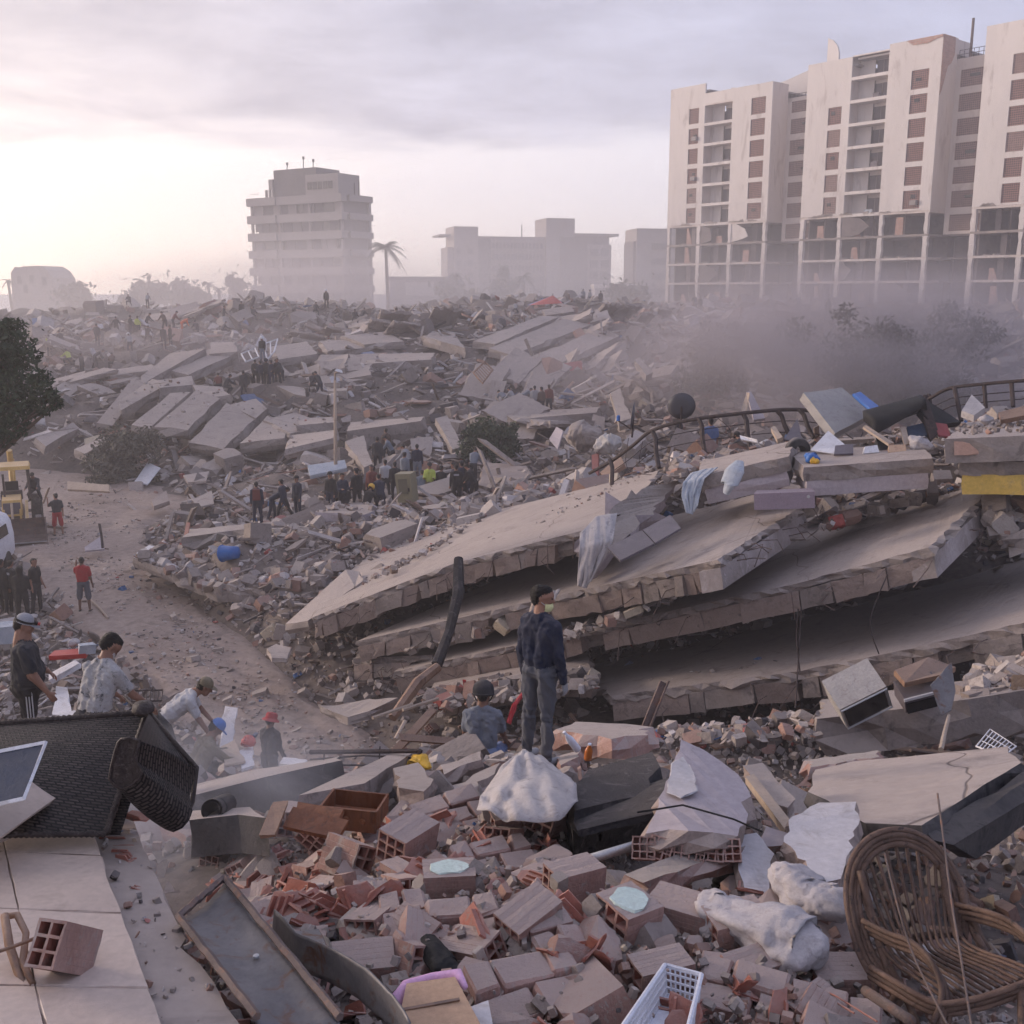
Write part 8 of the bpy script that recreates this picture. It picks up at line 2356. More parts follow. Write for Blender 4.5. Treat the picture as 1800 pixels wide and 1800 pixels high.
for q_, t_, m_, lab, cat in (
	([(1425, 790, 22.6), (1456, 757, 23), (1490, 785, 22.5), (1470, 798, 22.2)], .03, 'white_paint', 'white pointed board standing on the pale beam', 'board'),
	([(1468, 783, 22.2), (1500, 780, 22.2), (1500, 797, 21.9), (1466, 798, 21.9)], .05, 'grey_board', 'small dark grey tray beside the white pointed board', 'tray'),
	([(1517, 750, 22.8), (1522, 747, 22.8), (1572, 778, 22.2), (1562, 780, 22.1)], .06, 'wood_pale', 'pale wooden plank sloping below the black sofa', 'plank'),
	([(1562, 783, 22.0), (1592, 781, 22.0), (1594, 795, 21.8), (1562, 795, 21.8)], .22, 'cardboard', 'small brown cardboard box on the pale beam', 'box'),
	([(1520, 785, 22.0), (1542, 782, 22.1), (1546, 795, 21.9), (1518, 797, 21.9)], .12, 'white_paint', 'small white block left of the cardboard box', 'block'),
	([(1582, 752, 22.8), (1592, 748, 22.9), (1600, 780, 22.2), (1590, 782, 22.1)], .04, 'wood_pale', 'short board standing behind the cardboard box', 'board'),
	([(1594, 750, 23), (1628, 742, 23), (1632, 765, 22.7), (1598, 768, 22.6)], .10, plain('navy_panel', (.03, .05, .09)).name, 'dark blue panel under the black sofa', 'panel'),
	([(1640, 742, 22.9), (1665, 745, 22.7), (1672, 768, 22.4), (1650, 765, 22.5)], .05, plain('red_striped', (.28, .07, .08)).name, 'reddish striped cloth right of the black sofa', 'cloth'),
	([(1312, 690, 27.5), (1318, 690, 27.4), (1312, 724, 27), (1302, 724, 27)], .05, 'wood_pale', 'upright pale plank behind the railing', 'plank'),
	([(1312, 688, 27.8), (1320, 688, 27.8), (1345, 735, 27), (1325, 738, 27)], .08, 'plaster_mauve', 'grey board leaning behind the upright plank', 'board'),
	([(1355, 752, 24.5), (1362, 748, 24.6), (1376, 768, 24), (1366, 772, 24)], .12, 'wood_pale', 'short yellowish timber end beside the railing', 'timber'),
	([(1378, 772, 24), (1402, 735, 25), (1412, 778, 24)], .05, 'grey_board', 'dark pointed sheet behind the tyre', 'sheet'),
	([(1372, 800, 23.5), (1382, 775, 23.8), (1398, 778, 23.5), (1385, 812, 23)], .10, 'wood_red', 'dark red wooden leg at the left end of the furniture heap', 'furniture leg'),
	([(1300, 765, 25.5), (1330, 772, 25), (1332, 778, 25), (1302, 772, 25.3)], .06, 'white_paint', 'pale rail below the railing post', 'bar'),
	([(1690, 722, 22.2), (1708, 693, 22.8), (1732, 716, 22.2), (1712, 730, 21.9)], .15, 'cloth_grey', 'pale tilted sheet behind the right railing', 'sheet'),
	([(1755, 725, 21.8), (1805, 712, 21.8), (1810, 728, 21.4), (1760, 738, 21.4)], .10, 'wood', 'brown board at the right edge above the roof slab', 'board'),
	([(1540, 770, 22.6), (1560, 765, 22.7), (1570, 792, 22.2), (1548, 795, 22.1)], .25, 'black_fabric', 'dark open box behind the cardboard box', 'box')):
	slabobj(cat.replace(' ', '_') if cat not in ('bar',) else 'white_rail', q_, t_, m_, lab, cat, .006)
sack('bundle', pix([(1600, 768, 22.3), (1618, 782, 22.0), (1640, 788, 21.8)]), [.06, .22, .08], 'sack_white', 'grey bundle of cloth right of the cardboard box', 'bundle', 21, .25)
sack('bundle', pix([(1722, 735, 21.6), (1732, 738, 21.5), (1745, 736, 21.5)]), [.04, .14, .05], 'sack_white', 'small pale bag on the roof slab behind the right railing', 'bag', 22, .25)
mb = MB(); c = P(1402, 796, 23); mb.lathe([(.16, -.10), (.30, -.09), (.34, -.04), (.34, .04), (.30, .09), (.16, .10)], c, frame((.4, -.9, .1)) @ Matrix.Rotation(math.pi / 2, 3, 'Y'), 20, cap=False); tag(mb.build('tyre', MATS['tyre'], smooth=True), 'worn black tyre lying in front of the furniture heap', 'tyre')
sack('plastic_bag', pix([(1418, 800, 21.7), (1428, 806, 21.5), (1440, 808, 21.4)]), [.06, .15, .05], 'blue_plastic', 'blue and yellow plastic bag on the corner of the pale beam', 'bag', 23, .3)
sack('plastic_bag', pix([(1428, 810, 21.4), (1438, 812, 21.3)]), [.09, .06], 'yellow_plastic', 'small yellow plastic scrap beside the blue bag on the beam', 'bag', 24, .3)
# cloths
def drape(name, grid, m, label, cat, fold=.06, seed=1, freq=7):
	nu, nv = len(grid[0]) - 1, len(grid) - 1
	pts_ = [[P(*q) for q in row] for row in grid]
	def fn(u, v):
		fu, fv = u * nu, v * nv; i, j = min(int(fu), nu - 1), min(int(fv), nv - 1); a, b = fu - i, fv - j
		p = pts_[j][i].lerp(pts_[j][i + 1], a).lerp(pts_[j + 1][i].lerp(pts_[j + 1][i + 1], a), b)
		return p + Vector((0, -1, .3)) * (fold * noise.noise(Vector((u * freq + v * 1.2, v * 1.3, seed))) + fold * .4 * noise.noise(Vector((u * freq * 2.5, v * 4, seed + 5))))
	mb = MB(); mb.grid(fn, 40, 40); o = mb.build(name, MATS[m], smooth=True, recalc=False); q = o.modifiers.new('t', 'SOLIDIFY'); q.thickness = .015
	return tag(o, label, cat)
drape('hanging_sheet', [[(1020, 938, 20.4), (1048, 908, 20.6), (1085, 902, 20.6)], [(1018, 965, 20.1), (1050, 955, 20.0), (1078, 950, 20.1)], [(1016, 1000, 20.0), (1042, 1000, 19.9), (1058, 990, 20.0)], [(1016, 1030, 20.0), (1030, 1034, 19.9), (1044, 1012, 20.0)]], 'cloth_grey', 'grey sheet hanging down over the edge of the topmost slab', 'sheet', .12, 3, 4.5)
drape('hanging_cloth', [[(1215, 832, 22.2), (1240, 825, 22.2), (1262, 822, 22.2)], [(1200, 850, 21.6), (1222, 845, 21.6), (1238, 842, 21.6)], [(1198, 872, 21.4), (1215, 875, 21.4), (1232, 865, 21.4)], [(1205, 902, 21.2), (1218, 904, 21.2), (1226, 890, 21.2)]], 'cloth_blue', 'pale blue cloth hanging over the beam left of the pillow', 'cloth', .10, 5, 4)
drape('rag', [[(955, 1045, 20.6), (985, 1035, 20.6)], [(950, 1065, 20.4), (975, 1055, 20.4)]], 'cloth_grey', 'small grey rag hanging behind the head of the standing man', 'rag', .08, 8, 6)
sack('pillow', pix([(1300, 812, 21.2), (1290, 830, 21.0), (1282, 852, 20.9), (1276, 868, 20.9)]), [.10, .21, .20, .12], 'cloth_blue', 'lumpy pale pillow hanging over the painted beam', 'pillow', 25, .10, flat=.5)
slabobj('dark_board', [(1068, 962, 19.3), (1128, 932, 20.0), (1150, 955, 19.2), (1090, 985, 18.6)], .04, 'grey_board', 'dark laminate board lying on the second slab, left half', 'board', .002)
slabobj('dark_board', [(1130, 931, 20.0), (1178, 905, 20.6), (1197, 928, 19.8), (1152, 954, 19.2)], .04, 'grey_board', 'dark laminate board lying on the second slab, right half', 'board', .002)
db = slabobj('mauve_drawer', [(1325, 868, 20.2), (1432, 864, 20.0), (1428, 858, 20.8), (1330, 862, 20.8)], .32, 'mauve_board', 'mauve drawer box with a steel lock below the painted beams', 'drawer', .002)
mb = MB(); mb.lathe([(.03, 0), (.03, .02)], P(1421, 873, 19.95), Matrix.Rotation(math.pi / 2, 3, 'X'), 12); mb.build('lock', MATS['steel'], db)
# charred column across the slab edges
mb = MB(); mb.tube(pix([(806, 982, 22.2), (806, 1040, 21.6), (790, 1110, 21.0), (768, 1168, 20.4)]), [.10, .13, .10, .12], 8); tag(mb.build('charred_column', MATS['charred']), 'charred leaning column in front of the slab edges left of the standing man', 'column')
mb = MB(); mb.tube(pix([(770, 1172, 20.2), (735, 1200, 19.8), (690, 1262, 19.0)]), [.10, .12, .09], 7); tag(mb.build('charred_post', MATS['wood']), 'grey broken post lying below the charred column', 'post')
mb = MB(); mb.tube(pix([(930, 1090, 19.8), (942, 1050, 20.2)]), .05, 6); tag(mb.build('wooden_pole', MATS['wood_pale']), 'pale pole behind the head of the standing man', 'pole')
drape('red_ribbon', [[(918, 1218, 13.5), (924, 1216, 13.5)], [(900, 1238, 13.3), (908, 1240, 13.3)], [(890, 1270, 13.1), (898, 1274, 13.1)]], plain('ribbon', (.36, .03, .035)).name, 'long dusty red ribbon hanging beside the standing man', 'ribbon', .03, 4, 3)
for a, b, lab in (((708, 1248, 18), (770, 1228, 18.5), 'thin bar left of the seated man, upper one'), ((695, 1300, 16), (712, 1268, 16.5), 'thin bar left of the seated man, lower one'), ((655, 1262, 18.2), (725, 1238, 18.8), 'grey tube lying along the bank left of the seated man')):
	mb = MB(); mb.tube([P(*a), P(*b)], .035, 6); tag(mb.build('loose_bar', MATS['wood_pale']), lab, 'bar')
slabobj('kerb_piece', [(560, 1240, 20.2), (610, 1262, 19.2), (650, 1250, 19.2), (700, 1226, 19.8), (650, 1228, 20.4), (590, 1240, 20.4)], .16, 'concrete', 'broken kerb piece lying at the road edge below the slab pile', 'kerb', .04)
slabobj('stone_flake', [(468, 1140, 24.5), (485, 1132, 25), (512, 1138, 24.6), (505, 1158, 23.6), (478, 1156, 23.6)], .12, 'concrete_top', 'pale flake of concrete on the gravel bank beside the road', 'flake', .03)

# ------------------------------------------------------------ the road side and the middle distance
def loader():
	c = G(26, 955, 0.0); yaw = math.radians(24)
	o = empty('backhoe_loader', c, yaw, 'dusty yellow backhoe loader with its bucket lowered at the left edge', 'loader')
	def part(nm, m, fn, parent=o, smooth=False):
		mb = MB(); fn(mb); q = mb.build(nm, MATS[m], None, origin=None, smooth=smooth, shade_angle=35 if smooth else None); q.parent = parent; return q
	# bucket: curved scoop
	prof = [(-.62, .12), (-.10, .10), (.10, .22), (.16, .55), (.06, .92), (-.10, .98), (-.08, .93), (.02, .90), (.10, .55), (.05, .28), (-.10, .16), (-.62, .14)]
	bk = part('bucket', 'rust', lambda mb: mb.extrude([Vector((-1.15, y, z)) for y, z in prof], Vector((2.3, 0, 0))))
	for s in (-1, 1): part('side_plate', 'rust', lambda mb: mb.extrude([Vector((s * 1.16, y, z)) for y, z in [(-.62, .11), (-.1, .09), (.12, .2), (.18, .55), (.07, .96), (-.10, .99)]], Vector((s * .03, 0, 0))), bk)
	part('cutting_edge', 'steel', lambda mb: mb.box((0, -.64, .12), (2.34, .12, .03)), bk)
	for s in (-1, 1):
		part('lift_arm', 'loader_yellow', lambda mb: mb.extrude([Vector((s * .52 - .05, y, z)) for y, z in [(.10, .35), (.25, .75), (.9, 1.25), (1.9, 1.35), (1.9, 1.15), (1.0, 1.0), (.4, .45), (.2, .25)]], Vector((.10, 0, 0))))
		wf = empty('front_wheel', c); wf.parent = o; wf.location = (s * .92, 1.15, .42)
		part('tyre', 'tyre', lambda mb: mb.lathe([(.22, -.13), (.38, -.14), (.43, -.10), (.43, .10), (.38, .14), (.22, .13)], (0, 0, 0), Matrix.Rotation(math.pi / 2, 3, 'Y'), 20, cap=False), wf, True)
		part('rim', 'loader_yellow', lambda mb: mb.lathe([(.24, -.08), (.10, -.05), (.10, .05), (.24, .08)], (0, 0, 0), Matrix.Rotation(math.pi / 2, 3, 'Y'), 16), wf)
		wr = empty('rear_wheel', c); wr.parent = o; wr.location = (s * .88, 3.2, .68)
		part('tyre', 'tyre', lambda mb: mb.lathe([(.36, -.2), (.6, -.22), (.68, -.16), (.68, .16), (.6, .22), (.36, .2)], (0, 0, 0), Matrix.Rotation(math.pi / 2, 3, 'Y'), 22, cap=False), wr, True)
		part('rim', 'loader_yellow', lambda mb: mb.lathe([(.38, -.1), (.15, -.06), (.15, .06), (.38, .1)], (0, 0, 0), Matrix.Rotation(math.pi / 2, 3, 'Y'), 16), wr)
		part('fender', 'grey_board', lambda mb: mb.box((s * .86, 3.1, 1.45), (.42, 1.2, .05)))
	part('hood', 'loader_yellow', lambda mb: mb.box((0, 1.35, 1.28), (.74, 1.5, .62), None, 0, .92))
	part('grille', 'grey_board', lambda mb: mb.box((0, .59, 1.25), (.62, .03, .5)))
	part('chassis', 'rust', lambda mb: mb.box((0, 2.0, .72), (.8, 3.0, .36)))
	part('centre_cylinder', 'wood_pale', lambda mb: mb.tube([(0, .3, .85), (0, .56, 1.5)], .05, 8))
	part('front_frame', 'loader_yellow', lambda mb: (mb.box((-.30, .5, .95), (.08, .1, .6)), mb.box((.30, .5, .95), (.08, .1, .6)), mb.box((0, .5, 1.02), (.66, .08, .08))))
	for x in (-.68, .68):
		part('cab_post', 'iron', lambda mb: mb.tube([(x, 2.15, 1.35), (x * .95, 2.35, 2.55)], .055, 6)); part('cab_post', 'iron', lambda mb: mb.tube([(x, 3.5, 1.3), (x * .95, 3.4, 2.55)], .055, 6))
	part('canopy', 'loader_yellow', lambda mb: (mb.box((0, 2.85, 2.64), (1.52, 1.55, .14), None, 0, .94)))
	part('dashboard', 'iron', lambda mb: mb.box((0, 2.15, 1.55), (.8, .2, .35)))
	part('seat', 'black_fabric', lambda mb: (mb.box((0, 2.95, 1.35), (.5, .45, .12)), mb.box((0, 3.18, 1.65), (.5, .1, .6))))
	part('exhaust', 'iron', lambda mb: mb.tube([(-.25, 1.6, 1.55), (-.25, 1.6, 2.5)], .045, 8))
	part('backhoe_boom', 'loader_yellow', lambda mb: (mb.tube([(0, 4.0, 1.0), (0, 4.6, 2.4), (0, 4.3, 3.1)], .12, 6), mb.tube([(.1, 4.0, 1.4), (.1, 4.5, 2.7)], .05, 6)))
	return o, c
lo, lc = loader()
me_, inf_ = POSE['crouch']
o = put_person(POSE['crouch'][0], lc + Vector((-.3, 2.9, 1.12)), math.radians(188), 'wear_dark', 'wear_dark', 'driver in dark clothes sitting in the backhoe loader')
vn = empty('white_van', G(-40, 1060, 0), math.radians(8), 'white van with a rounded roof cut by the left edge', 'van')
def vpart(nm, m, fn, smooth=False):
	mb = MB(); fn(mb); q = mb.build(nm, MATS[m], None, origin=None, smooth=smooth, shade_angle=40 if smooth else None); q.parent = vn; return q
vn.location = P(-92, 1048, 33.0); vn.location.z = 0
sec = [(.0, .35), (.80, .35), (.86, .5), (.87, 1.1), (.80, 1.6), (.68, 1.83), (.45, 1.93), (0, 1.96)]
sec = [(x, z) for x, z in sec] + [(-x, z) for x, z in sec[::-1][1:-1]]
vpart('body', 'white_paint', lambda mb: mb.extrude([Vector((x, -.0, z)) for x, z in sec], Vector((0, 4.2, 0))), True)
vpart('rear_window', 'black_glass', lambda mb: mb.extrude([Vector((x, -.015, z)) for x, z in [(-.6, 1.2), (.6, 1.2), (.56, 1.62), (-.56, 1.62)]], Vector((0, .01, 0))))
vpart('bumper', 'grey_board', lambda mb: mb.box((0, -.06, .45), (1.7, .12, .18)))
for s in (-1, 1):
	vpart('tail_light', 'red_plastic', lambda mb: mb.box((s * .78, -.01, 1.0), (.1, .03, .35)))
	vpart('side_window', 'black_glass', lambda mb: mb.box((s * .845, 2.2, 1.4), (.03, 2.8, .38), Matrix.Rotation(-s * .14, 3, 'Y')))
	for y in (.8, 3.4): vpart('wheel', 'tyre', lambda mb: mb.lathe([(.05, -.1), (.3, -.1), (.32, -.06), (.32, .06), (.3, .1), (.05, .1)], (s * .78, y, .32), Matrix.Rotation(math.pi / 2, 3, 'Y'), 18), True)
# lamp post
lp = empty('street_lamp', P(590, 868, 47), 0, 'slim street lamp post with a single arm standing in the rubble', 'street lamp'); b0 = lp.location.copy(); t0 = P(589, 668, 47)
mb = MB(); mb.tube([b0 - Vector((0, 0, .6)), b0.lerp(t0, .5), t0], [.085, .075, .06], 8); mb.build('post', MATS['wood_pale'], lp, smooth=True)
mb = MB(); mb.tube([t0, P(589, 656, 47), P(594, 652, 46.8)], .04, 6); mb.build('arm', MATS['wood_pale'], lp, smooth=True)
mb = MB(); mb.box(P(596, 651.5, 46.7), (.34, .2, .10), M3(0, .3, 0), taper=.6); mb.build('lamp_head', MATS['white_paint'], lp)
cb = empty('olive_cabinet', P(715, 882, 38.5), 0, 'olive grey metal cabinet standing tilted in front of the crowd', 'cabinet'); c = P(715, 856, 38.5); R = M3(.05, -.08, -.35)
mb = MB(); mb.box(c, (.62, .5, 1.08), R); mb.build('body', plain('olive', (.24, .215, .135), dust=.2), cb)
mb = MB(); mb.box(c + R @ Vector((-.02, -.26, .08)), (.36, .02, .55), R); mb.build('door_panel', plain('olive_dark', (.14, .125, .085)), cb)
mb = MB(); mb.box(c + R @ Vector((.2, -.265, -.05)), (.04, .03, .14), R); mb.build('handle', MATS['iron'], cb)
tb = empty('blue_tub', P(397, 985, 32.3), 0, 'bright blue plastic tub lying on its side on the low slab', 'tub'); c = P(390, 973, 32.3) ; R = frame((.85, -.25, .12)) @ Matrix.Rotation(math.pi / 2, 3, 'Y')
mb = MB(); mb.lathe([(.26, 0), (.22, .3), (.19, .55), (.001, .56)], c, R, 20, cap=False); mb.build('shell', MATS['blue_plastic'], tb, smooth=True)
mb = MB(); mb.lathe([(.26, -.01), (.275, .0), (.275, .03), (.255, .03)], c, R, 20, cap=False); mb.build('rim', MATS['blue_plastic'], tb, smooth=True)
for q_, t_, m_, lab, cat in (
	([(236, 846, 53), (260, 812, 55), (282, 822, 54), (258, 852, 52)], .05, 'white_paint', 'large white board leaning beside the dusty shrub', 'board'),
	([(240, 972, 36), (262, 958, 37), (288, 962, 36.6), (285, 975, 36), (252, 988, 35)], .06, 'white_paint', 'white sheet lying on the bank left of the blue tub', 'sheet'),
	([(148, 962, 38), (178, 942, 39), (184, 965, 38), (150, 968, 37.6)], .06, 'plaster_mauve', 'grey sheet leaning at the tip of the bank beside the road', 'sheet'),
	([(192, 864, 48), (118, 860, 49), (118, 846, 49.5), (192, 852, 48.5)], .12, 'wood_pale', 'long pale beam lying level behind the man at the loader', 'beam'),
	([(540, 818, 47), (606, 808, 47.5), (610, 822, 46.5), (545, 836, 46)], .18, 'cloth_blue', 'pale blue mattress lying under the pancaked slabs by the lamp post', 'mattress'),
	([(316, 886, 42), (350, 884, 42), (362, 905, 41), (320, 908, 41)], .35, 'iron', 'dark bundle standing on the bank above the scalloped beam', 'bundle'),
	([(320, 955, 35.5), (328, 918, 37), (334, 918, 37), (328, 956, 35.4)], .06, plain('pink_wood', (.40, .20, .15)).name, 'reddish plank standing up on the bank', 'plank'),
	([(172, 920, 38), (176, 920, 38), (182, 962, 37.4), (178, 963, 37.4)], .06, 'iron', 'thin dark post stuck in the tip of the bank', 'post'),
	([(338, 878, 43), (372, 862, 44), (376, 885, 42.5), (345, 892, 42)], .08, 'concrete_top', 'pale panel above the dark bundle on the bank', 'panel'),
	([(265, 880, 46), (292, 862, 47), (298, 880, 46), (270, 890, 45)], .20, 'clay_block', 'brownish block at the end of the debris row beyond the road', 'block'),
	([(322, 835, 51), (368, 828, 52), (362, 845, 50), (330, 848, 50)], .12, 'concrete_top', 'pale flat panel in the debris below the pancaked slabs', 'panel'),
	([(862, 820, 47), (895, 808, 48), (902, 820, 47), (872, 830, 46)], .05, 'plaster_mauve', 'grey door panel lying above the brown wall panel', 'door panel'),
	([(1055, 830, 34), (1090, 800, 35), (1098, 815, 34), (1062, 842, 33)], .15, 'wood', 'broken wooden panel beside the first railing post', 'panel'),
	([(1040, 800, 42), (1052, 795, 42), (1052, 835, 41), (1040, 838, 41)], .2, plain('faded_red', (.30, .09, .08), dust=.2).name, 'faded red drum behind the far end of the railing', 'drum')):
	nm = cat.replace(' ', '_')
	slabobj({'beam': 'timber_beam', 'door_panel': 'grey_panel'}.get(nm, nm), q_, t_, m_, lab, cat, .015, .4)
sack('cloth_heap', pix([(1000, 772, 45), (1025, 765, 44.5), (1055, 770, 44)]), [.2, .8, .3], 'concrete', 'grey heap of cloth behind the left end of the railing', 'cloth heap', 35, .4)
sack('cloth_heap', pix([(1045, 790, 42), (1070, 780, 42), (1092, 775, 42)]), [.2, .55, .2], 'mattress', 'paler heap of cloth right of the grey one by the railing', 'cloth heap', 36, .4)
slabobj('grey_panel', [(965, 772, 46), (978, 750, 47), (990, 756, 46), (980, 790, 45)], .08, 'plaster_mauve', 'bluish panel standing left of the grey heap of cloth', 'panel', .02)
def frame_obj(q_, r_, label, m='white_paint'):
	mb = MB(); q = pix(q_); mb.tube(q, r_, 5, closed=True); mb.tube([q[0].lerp(q[1], .5), q[3].lerp(q[2], .5)], r_ * .8, 5); return tag(mb.build('window_sash', MATS[m]), label, 'window frame')
frame_obj([(424, 622, 72), (448, 612, 73), (455, 628, 71), (432, 636, 70)], .06, 'thin white window frame lying left of the man in the middle of the crest')
frame_obj([(462, 605, 73), (488, 596, 74), (482, 618, 72), (470, 632, 71)], .06, 'thin white window frame standing right of the man in the middle of the crest')
gr = empty('metal_grille', P(850, 670, 66), 0, 'barred metal grille leaning in the middle of the rubble field', 'grille'); q = pix([(832, 655, 66), (852, 636, 67.5), (866, 650, 66.5), (848, 674, 65)])
mb = MB(); mb.tube(q, .07, 5, closed=True); mb.build('frame', MATS['wood'], gr)
for k in range(1, 7):
	mb = MB(); mb.tube([q[0].lerp(q[1], k / 7), q[3].lerp(q[2], k / 7)], .045, 4); mb.build('bar', MATS['wood'], gr)
um = empty('umbrella', P(970, 536, 100), 0, 'blue and red umbrella opened on the skyline', 'umbrella'); c = P(968, 524, 100)
for nm, a0, a1, m_ in (('blue_panel', -.3, 3.6, 'blue_plastic'), ('red_panel', 3.6, 5.98, 'red_plastic')):
	mb = MB(); n_ = 8
	for k in range(n_):
		p0, p1 = a0 + (a1 - a0) * k / n_, a0 + (a1 - a0) * (k + 1) / n_
		e = [c + Vector((1.7 * math.cos(p) - .5, 1.2 * math.sin(p), -.55 + .1 * math.cos(p))) for p in (p0, p1)]; tp_ = c + Vector((.2, 0, .25))
		mb.add([tp_, e[0], e[1]], [(0, 1, 2)])
	mb.build(nm, MATS[m_], um)
mb = MB(); mb.tube([c + Vector((.2, 0, .4)), c - Vector((.1, 0, 1.6))], .04, 5); mb.build('shaft', MATS['iron'], um)
# roadside litter on the left
mb = MB(); mb.tube(curve([G(160, 1055, .08), G(176, 1070, .06), G(190, 1086, .05)], 10), .035, 6); tag(mb.build('road_stick', MATS['wood_pale']), 'pale stick lying on the dirt road beside the red-shirted man', 'stick')
def lowbox(px, py, d, s, m, lab, cat, rz=.3, rx=0., ry=0.):
	p = P(px, py, d); mb = MB(); mb.box((0, 0, 0), s, M3(rx, ry, rz));
	for v in mb.v: v += Vector((gq.gauss(0, .02), gq.gauss(0, .02), gq.gauss(0, .01)))
	o = mb.build(cat.replace(' ', '_'), MATS[m], None, origin=None); o.location = p; return tag(o, lab, cat)
lowbox(12, 1112, 20, (.6, .4, .35), 'cloth_blue', 'blue-grey box at the left edge behind the heavy man', 'box')
lowbox(122, 1150, 21, (.7, .35, .08), 'red_plastic', 'flat red plastic scrap beside the road', 'plastic scrap', .2)
sack('plastic_bag', [P(122, 1128, 21.5), P(130, 1130, 21.4), P(138, 1130, 21.3)], [.04, .13, .04], 'sack_white', 'small white bag on the ground left of the road', 'bag', 31, .2)
lowbox(153, 1140, 21, (.3, .25, .2), 'cloth_blue', 'small pale blue carton beside the red scrap', 'carton', .5)
lowbox(112, 1182, 13.5, (.42, .2, .10), 'plaster_white', 'white stone block behind the stained-shirt man', 'block', .5, 0, -.4)
for q_, m_, lab in (([(92, 1255, 12.6), (98, 1205, 13.6), (118, 1208, 13.6), (128, 1260, 12.4)], 'white_paint', 'white bent sheet left of the stained-shirt man'), ([(70, 1270, 12.2), (130, 1248, 12.6), (150, 1262, 12.2), (90, 1285, 11.9)], 'white_paint', 'flat white sheet behind the wicker sofa'),
				([(186, 1212, 13.6), (216, 1190, 14.2), (220, 1218, 13.5), (196, 1222, 13.4)], 'grey_board', 'grey screen panel behind the stained-shirt man'), ([(396, 1240, 15.5), (418, 1243, 15.4), (408, 1308, 14.4), (386, 1315, 14.2)], 'plaster_white', 'white board standing right of the bending man'),
				([(388, 1312, 13.8), (412, 1300, 14.2), (432, 1338, 13.2), (396, 1345, 13)], 'wood_pale', 'beige crate side beside the crouching person'), ([(418, 1320, 13.8), (445, 1308, 14.2), (448, 1345, 13.2), (425, 1352, 13)], 'white_paint', 'white sheet beside the person in the red hat'),
				([(498, 1330, 14), (540, 1335, 13.6), (530, 1348, 13.2), (490, 1342, 13.6)], 'white_paint', 'pale litter strip behind the railing piece')):
	slabobj('loose_sheet', q_, .03, m_, lab, 'sheet', .03, .2)
cg = MB(); q = pix([(222, 1215, 14.5), (286, 1213, 14.5), (284, 1232, 14.2), (224, 1234, 14.2)])
cg.tube(q, .012, 4, closed=True)
for k in range(1, 9): cg.tube([q[0].lerp(q[1], k / 9), q[3].lerp(q[2], k / 9)], .008, 4)
tag(cg.build('wire_rack', MATS['iron']), 'dark wire rack lying right of the stained-shirt man', 'rack')
cf = MB()
for pts_ in ([(190, 1222, 12.6), (214, 1258, 12.2), (236, 1242, 12.4), (216, 1222, 12.8)], [(140, 1178, 14), (155, 1168, 14.3), (160, 1188, 14), (146, 1196, 13.8)]): cf.tube(pix(pts_), .014, 5)
tag(cf.build('chair_wreck', MATS['iron']), 'twisted dark metal chair frame behind the wicker sofa', 'chair frame')
sack('bundle', pix([(426, 1305, 14), (436, 1302, 14), (444, 1308, 13.9)]), [.05, .11, .05], 'red_plastic', 'small red bag right of the crouching person', 'bag', 33, .2)

for k, q_ in enumerate(([(1403, 1070, 18.4), (1400, 1120, 18.2), (1406, 1180, 17.8)], [(1408, 1072, 18.4), (1404, 1150, 18.0), (1398, 1245, 17.0)], [(556, 905, 36.2), (553, 940, 36), (560, 985, 34)], [(596, 905, 36.2), (602, 930, 36), (592, 950, 35.5)], [(1090, 905, 21.6), (1000, 930, 24), (870, 985, 23.5)], [(1560, 1010, 17.6), (1530, 1090, 17.4), (1545, 1150, 17.2)])):
	mb = MB(); mb.tube(curve(pix(q_), 16), .014, 4); tag(mb.build('loose_wire', MATS['iron']), ['left', 'right', 'left', 'right', 'long', 'far right'][k] + ' thin wire hanging ' + ['from the third big slab', 'from the third big slab', 'before the thick pale block', 'before the thick pale block', 'across the topmost slab', 'below the third slab corner'][k], 'wire')
# ------------------------------------------------------------ crumbs lying on the slabs
cr_xy, cr_z, cr_s = [], [], []
def crumbs(poly, n, smin, smax, seed, edge=0.0):
	r = random.Random(seed); p = pix(poly); tris = geometry.tessellate_polygon([p])
	ar = [((p[b] - p[a]).cross(p[c] - p[a])).length for a, b, c in tris]
	for q in range(n):
		a, b, c = r.choices(tris, ar)[0]; u, v = r.random(), r.random()
		if u + v > 1: u, v = 1 - u, 1 - v
		x = p[a] + (p[b] - p[a]) * u + (p[c] - p[a]) * v
		s = math.exp(r.uniform(math.log(smin), math.log(smax)))
		cr_xy.append((x.x, x.y)); cr_z.append(x.z + s * .15); cr_s.append(s)
crumbs([(232, 980, 34), (380, 1040, 30.5), (560, 1030, 29.6), (607, 985, 32), (480, 965, 36), (330, 950, 38)], 1500, .05, .45, 1)
crumbs([(553, 900, 37), (640, 905, 36.5), (652, 880, 41), (566, 884, 41)], 60, .05, .25, 2)
crumbs([(640, 935, 35), (860, 880, 36), (1000, 850, 37), (1000, 880, 35.5), (820, 915, 34.5), (690, 950, 34)], 900, .06, .5, 3)
crumbs([(560, 1060, 28), (700, 935, 35.5), (860, 905, 33), (700, 1000, 26)], 700, .03, .16, 4)
crumbs([(800, 990, 23.5), (1150, 830, 27.5), (900, 900, 33)], 160, .03, .12, 5)
crumbs([(1430, 840, 21.5), (1640, 812, 21), (1640, 800, 22), (1420, 806, 22.5)], 170, .04, .2, 6)
crumbs([(1440, 930, 21), (1680, 858, 22.5), (1700, 850, 25), (1480, 905, 24)], 420, .05, .35, 7)
crumbs([(1740, 905, 20), (1860, 870, 20), (1860, 960, 19), (1750, 960, 19)], 160, .06, .5, 8)
